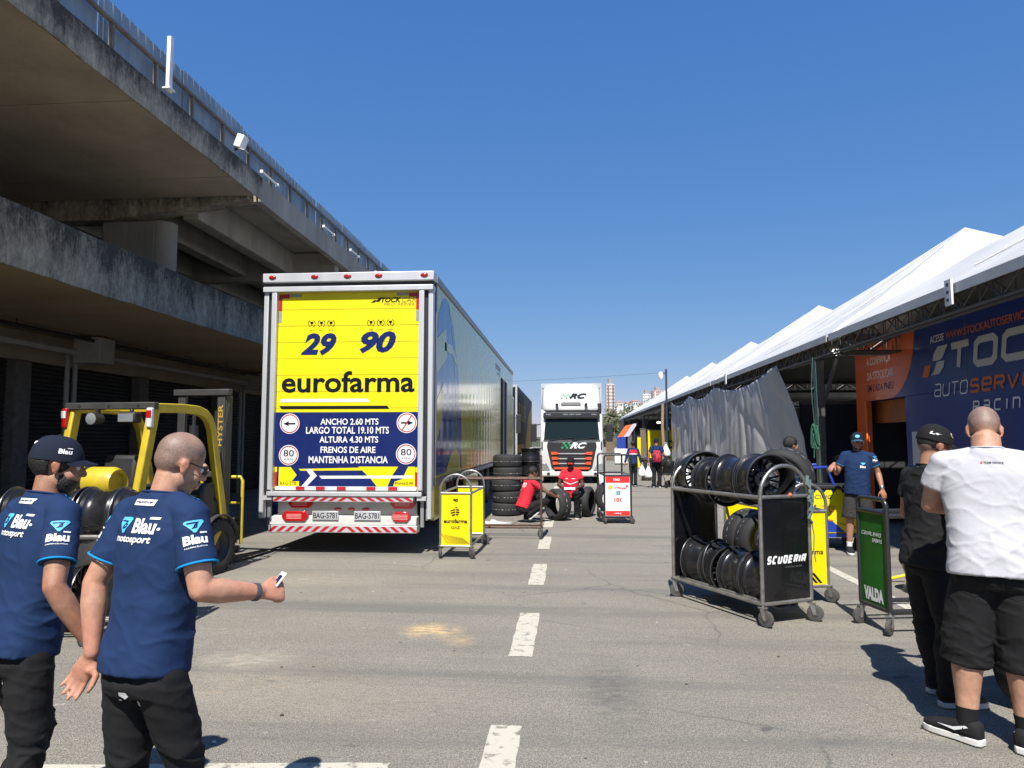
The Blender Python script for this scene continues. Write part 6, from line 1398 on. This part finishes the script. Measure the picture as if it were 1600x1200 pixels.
def sleeve_logo(shirt, M, s):
    b = MB(); b.add([(x*s, y*s, 0) for x, y in ((-.40, .72), (-.34, .80), (.36, .80), (.42, .72), (.06, .26), (-.03, .26))], [tuple(range(6))]); decal(shirt, b, M, 'gem_mark', PCY)
    b = MB(); b.stroke([(x*s, y*s) for x, y in ((-.28, .69), (.15, .69), (-.05, .45), (.10, .48), (.12, .58), (0, .58))], .06*s, Matrix(), 0); decal(shirt, b, M, 'gem_line', LNVY, off=.0042)
    b = MB(); b.text('Blau', Matrix(), .95*s, .42*s, -.48*s, -.25*s, bold=.04); b.add([(x*s, y*s, 0) for x, y in ((.20, .20), (.48, .20), (.48, .27), (.20, .27))], [(0, 1, 2, 3)]); b.text('FARMACÊUTICA', Matrix(), .9*s, .07*s, -.46*s, -.40*s, bold=.02); decal(shirt, b, M, 'lettering', PWH)
REL = (.30, .35, .25); FIST = (1.25, 1.35, .8); GRIP = (.75, .85, .5)
def team_back(P_, rz_deg):
    t, body, shirt, trs, U, Hm, ends = P_
    logo(shirt, U @ frame((.0, -.2, 1.355), (1, 0, 0), (0, 0, 1)), .235)
    b = MB(); b.add([(-.05, 0, 0), (.045, 0, 0), (.052, .022, 0), (-.043, .022, 0)], [(0, 1, 2, 3)]); o = decal(shirt, b, U @ frame((.01, -.2, 1.45), (1, 0, 0), (0, 0, 1)), 'neck_patch', PWH)
    b = MB(); b.text('racing', Matrix(), .08, .012, -.04, .005, bold=.02); decal(shirt, b, U @ frame((.01, -.2, 1.45), (1, 0, 0), (0, 0, 1)), 'lettering', LNVY, off=.0045)
    for s in (-1, 1):
        b = MB(); b.stroke([(s*.062, .025), (s*.12, .008), (s*.175, -.004)], .010, Matrix(), 0); decal(shirt, b, U @ frame((0, 0, 1.3), (1, 0, 0), (0, 1, 0)), 'shoulder_trim', CYN)
    for k, s in (('R', 1), ('L', -1)):
        p, d, r = ends[k]; q = U.inverted() @ p
        u = Vector((-.25*1, s*1.0, 0)).normalized(); z = Vector((0, 0, 1)); z = (-d).normalized(); n = Vector((s*.8, -.6, .1)); u = z.cross(n).normalized(); n_ = u.cross(z)
        sleeve_logo(shirt, frame(p - d*.085 + n_*.15, u, z), .082)
    b = MB(); b.text('Blau', Matrix(), .060, .028, -.030, -.03, bold=.03); b.add([(-.020, .016, 0), (-.015, .030, 0), (.015, .030, 0), (.020, .016, 0), (.002, .004, 0)], [(0, 1, 2, 3, 4)]); decal(trs, b, frame((.035, -.3, .795), (1, 0, 0), (0, 0, 1)), 'pocket_print', PWH)
CY_ = (.9, 1.0)
A_ = person('person', 'bald man in a navy team shirt and black trousers walking with one forearm held out', (-1.535, 2.56), R(-20), 1.755, dict(vox=.0085, bvox=.0056, broad=.88, lean=6, head=(-25, -20, 4), heads=.93, neck=.93, skin=SK1, shirt=NVT, pants=BKT, shoe=SHB, sole=SOW, trim=CYN, stubble=True, fold=.006, seed=2, hem=.865, sleeve=.68, armw=1.04,
    armR=((.245, .01, 1.165), (.315, .215, 1.125), (.32, .92, -.10), (-.85, .3, -.4), FIST, .45), armL=((-.225, -.055, 1.165), (-.180, -.085, .925), (-.42, -.12, -.85), (.35, -.9, .1), (.15, .22, .18), .8),
    legR=((.10, .10, .50), (.11, -.02, .10), 0, .0), legL=((-.10, .02, .49), (-.10, -.20, .15), 0, -.35), twist=0))
team_back(A_, 0); t = A_[0]; Hm = A_[5]
b = MB(); b.M = Hm
for s in (-1, 1): b.tube([(s*.078, -.012, 1.640), (s*.080, .02, 1.642), (s*.072, .085, 1.640)], .0028, 6)
for s in (-1, 1): b.sphere((s*.034, .096, 1.632), (.029, .008, .019), 14)
b.tube([(-.01, .104, 1.64), (.01, .104, 1.64)], .003, 6); b.build('sunglasses', mk('black_gloss_plastic', (.01, .01, .01), .35, var=0), t)
def band(t, w0, w1, f, r, name, mat, wd=.012):
    w0, w1 = Vector(w0), Vector(w1); d = (w1-w0).normalized(); p = w0.lerp(w1, f); a = d.orthogonal().normalized(); c = d.cross(a); b = MB()
    b.lathe([(r-.002, -wd), (r+.002, -wd), (r+.003, 0), (r+.002, wd), (r-.002, wd)], Matrix((a, c, d)).transposed().to_4x4() if False else frame(p, a, c), n=26, closed=True); return b.build(name, mat, t)
band(t, (.245, .01, 1.165), (.315, .215, 1.125), .95, .031, 'wristband', mk('grey_band', (.06, .065, .08), .4), .009)
b = MB(); b.box((.338, .302, 1.160), (.05, .006, .06), rz=-.5, rx=-.7); pk = b.build('folded_paper', LWHT, None, bevel=.002, label='small folded white and blue card held in the bald man\'s fist', cat='card')
pk.location = t.location; pk.rotation_euler = t.rotation_euler; pk.scale = t.scale
b = MB(); b.box((.3375, .2975, 1.160), (.03, .004, .035), rz=-.5, rx=-.7); b.build('print', LNVY, pk)
B_ = person('person', 'bearded man in a navy cap and navy team shirt at the left edge', (-2.20, 2.78), R(-26), 1.73, dict(vox=.0085, bvox=.0065, broad=.92, sleeve=.68, lean=9, head=(-30, -8, 0), heads=.94, neck=.95, skin=SK2, shirt=NVT, pants=BKT, shoe=SHB, sole=SOW, trim=CYN, fold=.0065, seed=5, hem=.86,
    armR=((.265, -.02, 1.15), (.315, .10, .915), (.10, .30, -.9), (-.9, .2, .1), GRIP, .5), armL=((-.26, -.08, 1.15), (-.25, -.02, .90), (0, .1, -1), (.9, 0, 0), REL, .6),
    legR=((.10, .0, .49), (.10, -.16, .12), 0, -.25), legL=((-.10, .12, .50), (-.10, .04, .10))))
team_back(B_, 0); t = B_[0]; Hm = B_[5]
shell(Hm, (0, -.018, 1.655), (.079, .0985, .092), lambda q: q.z > (1.70 if q.y > .05 else (1.60 if q.y > .012 and abs(q.x) > .05 else (1.66 if q.y > -.03 else 1.572))),   .004, 'hair', HAIR, t, .0025)
shell(Hm, (0, .032, 1.568), (.058, .061, .062), lambda q: q.y > -.012 and q.z < (1.60 if abs(q.x) > .046 else 1.566) , .006, 'beard', HAIR, t, .0035)
cp, T_ = cap(Hm, t, CAPN, tilt=.04)
b = MB(); b.text('Blau', Matrix(), .052, .022, -.026, 0, bold=.03); b.add([(.006, .024, 0), (.026, .024, 0), (.026, .027, 0), (.006, .027, 0)], [(0, 1, 2, 3)]); decal(cp, b, T_ @ frame((.25, .02, 1.682), (0, 1, 0), (0, 0, 1)), 'lettering', PWH, off=.002, edge=.008)
b = MB(); b.add([(-.03, 0, 0), (.03, 0, 0), (.036, .012, 0), (-.024, .012, 0)], [(0, 1, 2, 3)]); decal(cp, b, T_ @ frame((.0, -.25, 1.715), (1, 0, 0), (0, 0, 1)), 'rear_patch', PWH, off=.002, edge=.008)
band(t, (.265, -.02, 1.15), (.315, .10, .915), .93, .032, 'wristwatch', mk('watch_steel', (.25, .25, .26), .3, metal=.8), .011)
C_ = person('person', 'heavy man in a white t-shirt and black shorts standing with his back to us', (2.40, 4.28), R(-28), 1.93, dict(vox=.009, bvox=.008, broad=1.16, belly=1.28, lean=5, head=(4, -36, 0), heads=.99, skin=SK1, shirt=WHT, pants=BKT, shoe=SHB, sole=SOW, stripe=PWH, fold=.006, seed=8, hem=.852, armw=1.15, legw=1.30, hips=1.2, loose=1.16, shorts=1.24, neck=1.2, jaw=1.15, shoek=1.03,
    armR=((.27, .10, 1.19), (.12, .32, 1.18), (-.8, .5, .1), (0, .2, 1), GRIP, .6), armL=((-.27, .10, 1.19), (-.10, .32, 1.17), (.8, .5, .1), (0, .2, 1), GRIP, .6),
    legR=((.10, .03, .49), (.105, 0, .09), R(-25), 0), legL=((-.13, .03, .49), (-.145, -.02, .09), R(62), 0), sock=CAPB))
t = C_[0]
b = MB(); b.text('TEAM SERVICE', Matrix(), .085, .010, -.03, 0, bold=.02); decal(C_[2], b, C_[4] @ frame((.01, -.25, 1.415), (1, 0, 0), (0, 0, 1)), 'lettering', BLK)
b = MB(); b.add([(-.042, 0, 0), (-.034, 0, 0), (-.034, .01, 0), (-.042, .01, 0)], [(0, 1, 2, 3)]); decal(C_[2], b, C_[4] @ frame((.01, -.25, 1.415), (1, 0, 0), (0, 0, 1)), 'red_mark', RD)
for x in (-.09, .09):
    b = MB(); b.stroke([(-.06, .06), (-.055, -.06), (.0, -.085), (.055, -.06), (.06, .06), (-.06, .06)], .006, Matrix(), 0); decal(C_[3], b, frame((x, -.35, .84), (1, 0, 0), (0, 0, 1)), 'pocket_seam', SHB, off=.0025)
D_ = person('person', 'man in black clothes and black cap seen from the side behind the white t-shirt', (2.40, 5.0), R(-82), 1.79, dict(vox=.010, bvox=.009, broad=1.05, belly=1.15, lean=4, head=(-6, -14, 0), skin=SK2, shirt=BLT, pants=BKT, shoe=cloth('dark_trainer', (.06, .05, .045)), sole=SOW, fold=.009, seed=4, hem=.85, armw=1.1, loose=1.1, eyes=True,
    armR=((.245, .02, 1.16), (.14, .26, 1.17), (-.5, .8, 0), (-.2, .1, 1), GRIP, .6), armL=((-.245, .02, 1.16), (-.10, .26, 1.19), (.5, .8, 0), (.2, .1, 1), GRIP, .6),
    legR=((.11, .03, .49), (.12, .02, .09), R(-4), 0), legL=((-.10, .03, .49), (-.12, .10, .09), 0, 0)))
t = D_[0]; Hm = D_[5]; cp, T_ = cap(Hm, t, CAPB, tilt=-.04); buzz(Hm, t, HAIR, .002, low=1.60)
b = MB(); b.text('Cup', Matrix(), .055, .036, -.028, 0, bold=.03); decal(cp, b, T_ @ frame((.06, .25, 1.69), (-1, .12, 0), (0, 0, 1)), 'lettering', mk('print_cream', (.62, .52, .32), .6), off=.002, edge=.008)
b = MB(); b.text('LG', Matrix(), .03, .018, -.015, 0, bold=.04); decal(cp, b, T_ @ frame((.08, -.25, 1.685), (1, 0, 0), (0, 0, 1)), 'rear_print', PWH, off=.002, edge=.008)
b = MB(); b.tube([D_[4] @ Vector(p) for p in ((.062, -.05, 1.478), (.085, -.01, 1.462), (.078, .06, 1.44), (.05, .11, 1.38), (.01, .135, 1.25))], .006, 6); b.tube([D_[4] @ Vector(p) for p in ((-.062, -.05, 1.478), (-.085, -.01, 1.462), (-.078, .06, 1.44), (-.05, .11, 1.38), (-.01, .135, 1.25))], .006, 6); b.tube([D_[4] @ Vector(p) for p in ((.062, -.05, 1.478), (0, -.085, 1.482), (-.062, -.05, 1.478))], .006, 6); b.build('lanyard', cloth('teal_lanyard', (.01, .20, .32)), t)
# tyre the two men on the right are looking at
dup(ty0, (3.02, 4.95, .335), R(35), 'slick tyre standing in front of the man in the white t-shirt')
E_ = person('person', 'bearded man in a navy cap and shirt with grey shorts leaning on the pit trolley', (4.36, 11.15), R(152), 1.80, dict(vox=.012, lean=2, side=-3, head=(8, -2, 4), skin=SK2, shirt=NVT, pants=GRS, shoe=SHB, sole=SOW, sock=PWH, trim=CYN, shorts=.92, loose=1.1, fold=.006, seed=6,
    armR=((.265, .05, 1.17), (.27, .22, 1.31), (.3, .7, -.5), (.1, -.5, -.9), REL, .6), armL=((-.275, -.04, 1.18), (-.33, .06, .96), (-.2, .2, -.9), (.4, -.8, -.1), REL, .7),
    legR=((.11, .04, .49), (.13, .03, .09), R(15), 0), legL=((-.10, .0, .49), (-.13, -.06, .09), R(-10), 0)))
t = E_[0]; Hm = E_[5]; cp, T_ = cap(Hm, t, CAPN, mk('brim_blue', (.03, .08, .14), .7)); buzz(Hm, t, HAIR, .003, low=1.60)
b = MB(); b.disc((0, .018), .030, Matrix(), n=14, ry=.02); decal(cp, b, T_ @ frame((0, .25, 1.69), (-1, 0, 0), (0, 0, 1)), 'cap_badge', PCY, off=.002)
shell(Hm, (0, .036, 1.560), (.054, .058, .050), lambda q: q.y > .02 and q.z < (1.58 if abs(q.x) > .042 else 1.540), .004, 'beard', HAIR, t, .003)
b = MB(); b.text('Blau', Matrix(), .07, .035, -.035, -.02, bold=.04); decal(E_[2], b, E_[4] @ frame((-.08, .3, 1.28), (-1, 0, 0), (0, 0, 1)), 'lettering', PWH); b = MB(); b.add([(-.035, .03, 0), (.035, .03, 0), (.006, -.005, 0)], [(0, 1, 2)]); decal(E_[2], b, E_[4] @ frame((-.08, .3, 1.305), (-1, 0, 0), (0, 0, 1)), 'gem_mark', PCY)
p, d, r = E_[6]['L']; sleeve_logo(E_[2], frame(p - d*.09 + Vector((-.1, .15, 0)), Vector((-.83, -.5, 0)), (0, 0, 1)), .07)
band(t, (-.275, -.04, 1.18), (-.33, .06, .96), .93, .032, 'wristwatch', MATS['watch_steel'], .012)
F_ = person('person', 'dark haired man looking to the right, only his head showing above the mounted wheel', (3.34, 11.0), R(-62), 1.74, dict(vox=.014, head=(-10, 0, 0), skin=SK2, shirt=NVT, pants=BKT, shoe=SHB, sole=SOW,
    armR=((.26, .0, 1.14), (.25, .1, .90), (0, .1, -1), (-1, 0, 0), REL, .6), armL=((-.26, .0, 1.14), (-.25, .1, .90), (0, .1, -1), (1, 0, 0), REL, .6), legR=((.10, .03, .49), (.11, .0, .09)), legL=((-.10, .03, .49), (-.11, .0, .09))))
buzz(F_[5], F_[0], HAIR, .010, .005, low=1.60)
G_ = person('person', 'man in a red shirt crouching by a tyre with his back to us', (-.78, 14.95), R(-62), 1.74, dict(vox=.013, pel=(0, -.14, .38), lean=20, plean=.9, head=(5, -12, 0), skin=SK3, shirt=RDS, pants=BKT, shoe=SHB, sole=SOW, seed=7,
    armR=((.27, .30, .62), (.20, .53, .52), (-.2, .9, -.1), (-.7, 0, -.3), GRIP, .6), armL=((-.27, .32, .66), (-.20, .55, .60), (.2, .9, .0), (.7, 0, -.3), GRIP, .6),
    legR=((.19, .30, .44), (.13, -.05, .17), 0, -.6), legL=((-.19, .32, .50), (-.13, .0, .10), 0, 0)))
buzz(G_[5], G_[0], HAIR, .004, .002, low=1.59); b = MB(); b.text('90', Matrix(), .17, .11, -.085, 0, bold=.02, shear=.15); decal(G_[2], b, G_[4] @ frame((0, -.3, 1.27), (1, 0, 0), (0, 0, 1)), 'lettering', PWH)
H_ = person('person', 'man in a red shirt and dark cap seated on a low stool facing us', (.10, 15.92), R(172), 1.74, dict(vox=.013, pel=(0, 0, .53), lean=8, plean=.3, head=(0, -12, 0), skin=SK5, shirt=RDS, pants=BKT, shoe=SHB, sole=SOW, seed=9,
    armR=((.27, .10, .72), (.10, .30, .64), (-.6, .7, 0), (0, 0, -1), REL, .6), armL=((-.27, .10, .72), (-.10, .30, .64), (.6, .7, 0), (0, 0, -1), REL, .6),
    legR=((.14, .40, .55), (.13, .42, .09), R(-8), 0), legL=((-.17, .42, .56), (-.16, .30, .09), R(8), 0)))
cp, T_ = cap(H_[5], H_[0], CAPB, cloth('red_brim', (.35, .02, .03))); buzz(H_[5], H_[0], HAIR, .002)
b = MB(); b.stroke([(-.17, .06), (0, .0), (.17, .06)], .018, Matrix(), 0); b.text('team', Matrix(), .07, .025, .03, .11, bold=.03); b.text('oil', Matrix(), .05, .03, -.11, .11, bold=.03); decal(H_[2], b, H_[4] @ frame((0, .3, 1.18), (-1, 0, 0), (0, 0, 1)), 'lettering', PWH)
b = MB(); b.box((0, 0, 0), (.24, .16, .012), rx=.2); b.build('tablet', PWH, label='white clipboard on the lap of the seated man in red', cat='clipboard', loc=(.06, 15.55, .655), bevel=.004)
I_ = person('person', 'person with tied dark hair, navy jacket with red back and black trousers, walking away', (2.45, 26.6), R(-6), 1.66, dict(vox=.014, broad=.92, head=(0, -4, 0), skin=SK2, shirt=NVT, pants=BKT, shoe=SHB, sole=SOW, sleeve=1.85, seed=3,
    armR=((.25, -.03, 1.14), (.29, .0, .91), (0, .1, -1), (-1, 0, 0), FIST, .5), armL=((-.26, -.05, 1.14), (-.32, -.10, .92), (-.2, -.2, -.9), (1, 0, 0), REL, .6), legR=((.08, .02, .49), (.07, -.12, .12), 0, -.3), legL=((-.08, .10, .50), (-.09, .06, .09))))
t = I_[0]; Hm = I_[5]; buzz(Hm, t, HAIR, .010, .004, low=1.58); b = MB(); b.M = Hm; b.sphere((0, -.13, 1.66), (.045, .04, .045), 14); b.build('hair_bun', HAIR, t)
b = MB(); b.add([(-.15, 0, 0), (.15, 0, 0), (.13, .13, 0), (.07, .15, 0), (-.07, .15, 0), (-.13, .13, 0)], [tuple(range(6))]); decal(I_[2], b, I_[4] @ frame((0, -.3, 1.27), (1, 0, 0), (0, 0, 1)), 'red_panel', RDS, off=.004); b = MB(); b.add([(-.155, 0, 0), (.155, 0, 0), (.155, .035, 0), (-.155, .035, 0)], [(0, 1, 2, 3)]); decal(I_[2], b, I_[4] @ frame((0, -.3, 1.235), (1, 0, 0), (0, 0, 1)), 'white_stripe', PWH, off=.004)
J_ = person('person', 'person in a dark cap and navy shirt with a red plaid pack, walking away', (3.22, 26.0), R(-4), 1.76, dict(vox=.014, head=(0, -4, 0), skin=SK2, shirt=NVT, pants=BKT, shoe=SHB, sole=SOW, seed=5, loose=1.15,
    armR=((.27, .02, 1.16), (.30, .22, 1.10), (.3, .8, -.2), (-1, 0, 0), GRIP, .5), armL=((-.27, -.03, 1.14), (-.28, .0, .90), (0, .1, -1), (1, 0, 0), FIST, .5), legR=((.10, .05, .49), (.10, .02, .09)), legL=((-.10, .0, .49), (-.11, -.10, .11), 0, -.2)))
cap(J_[5], J_[0], CAPN); buzz(J_[5], J_[0], HAIR, .003)
PLD = mk('plaid', (.05, .01, .015), .8, scale=12, col2=(.62, .03, .06), contrast=.14)
b = MB(); b.loft([((0, -.20, .92), .13, .05), ((0, -.22, 1.0), .16, .08), ((0, -.22, 1.2), .155, .085), ((0, -.19, 1.34), .11, .05)], 24, 3); bp_ = b.build('backpack', PLD, None, label='red plaid backpack carried by the person in the dark cap', cat='backpack', loc=J_[0].location, rz=R(-4))
b = MB()
for s in (-1, 1): b.tube([(s*.10, -.16, 1.33), (s*.11, -.06, 1.47), (s*.11, .08, 1.44), (s*.12, .12, 1.25), (s*.15, -.06, 1.0)], .016, 6)
b.build('shoulder_strap', CAPB, bp_)
def bag(loc, label, s=1.0, top=.10):
    b = MB(); vs = []; n, m_ = 18, 10
    for i in range(m_+1):
        t = i/m_; r = (.17*math.sin(math.pi*min(1, .28+.62*t))*(1-.55*t))*s
        for k in range(n):
            a = 2*math.pi*k/n; q = r*(1 + .16*noise.noise((math.cos(a)*2, math.sin(a)*2, t*3+loc[0]*9))); vs.append((q*math.cos(a), q*.7*math.sin(a), (.0 + .42*t)*s))
    b.add(vs, [(i*n+k, i*n+(k+1) % n, (i+1)*n+(k+1) % n, (i+1)*n+k) for i in range(m_) for k in range(n)] + [tuple(range(n))[::-1]])
    o = b.build('shopping_bag', mk('white_bag', (.72, .72, .71), .45, var=.04, bump=.4, bscale=14), angle=180, label=label, cat='bag', loc=loc)
    b = MB(); b.tube([(-.03, 0, .42*s), (-.03, 0, .42*s+top), (.03, 0, .42*s+top), (.03, 0, .42*s)], .008, 5); b.build('handle', MATS['white_bag'], o); return o
bag((2.76, 26.55, .38), 'white shopping bag in the right hand of the person with tied hair', 1.0, .08); bag((2.93, 26.0, .36), 'white shopping bag in the left hand of the person in the dark cap', 1.0, .1); bag((3.60, 26.25, 1.12), 'white bag held up on the right of the person in the dark cap', 1.05, .05)
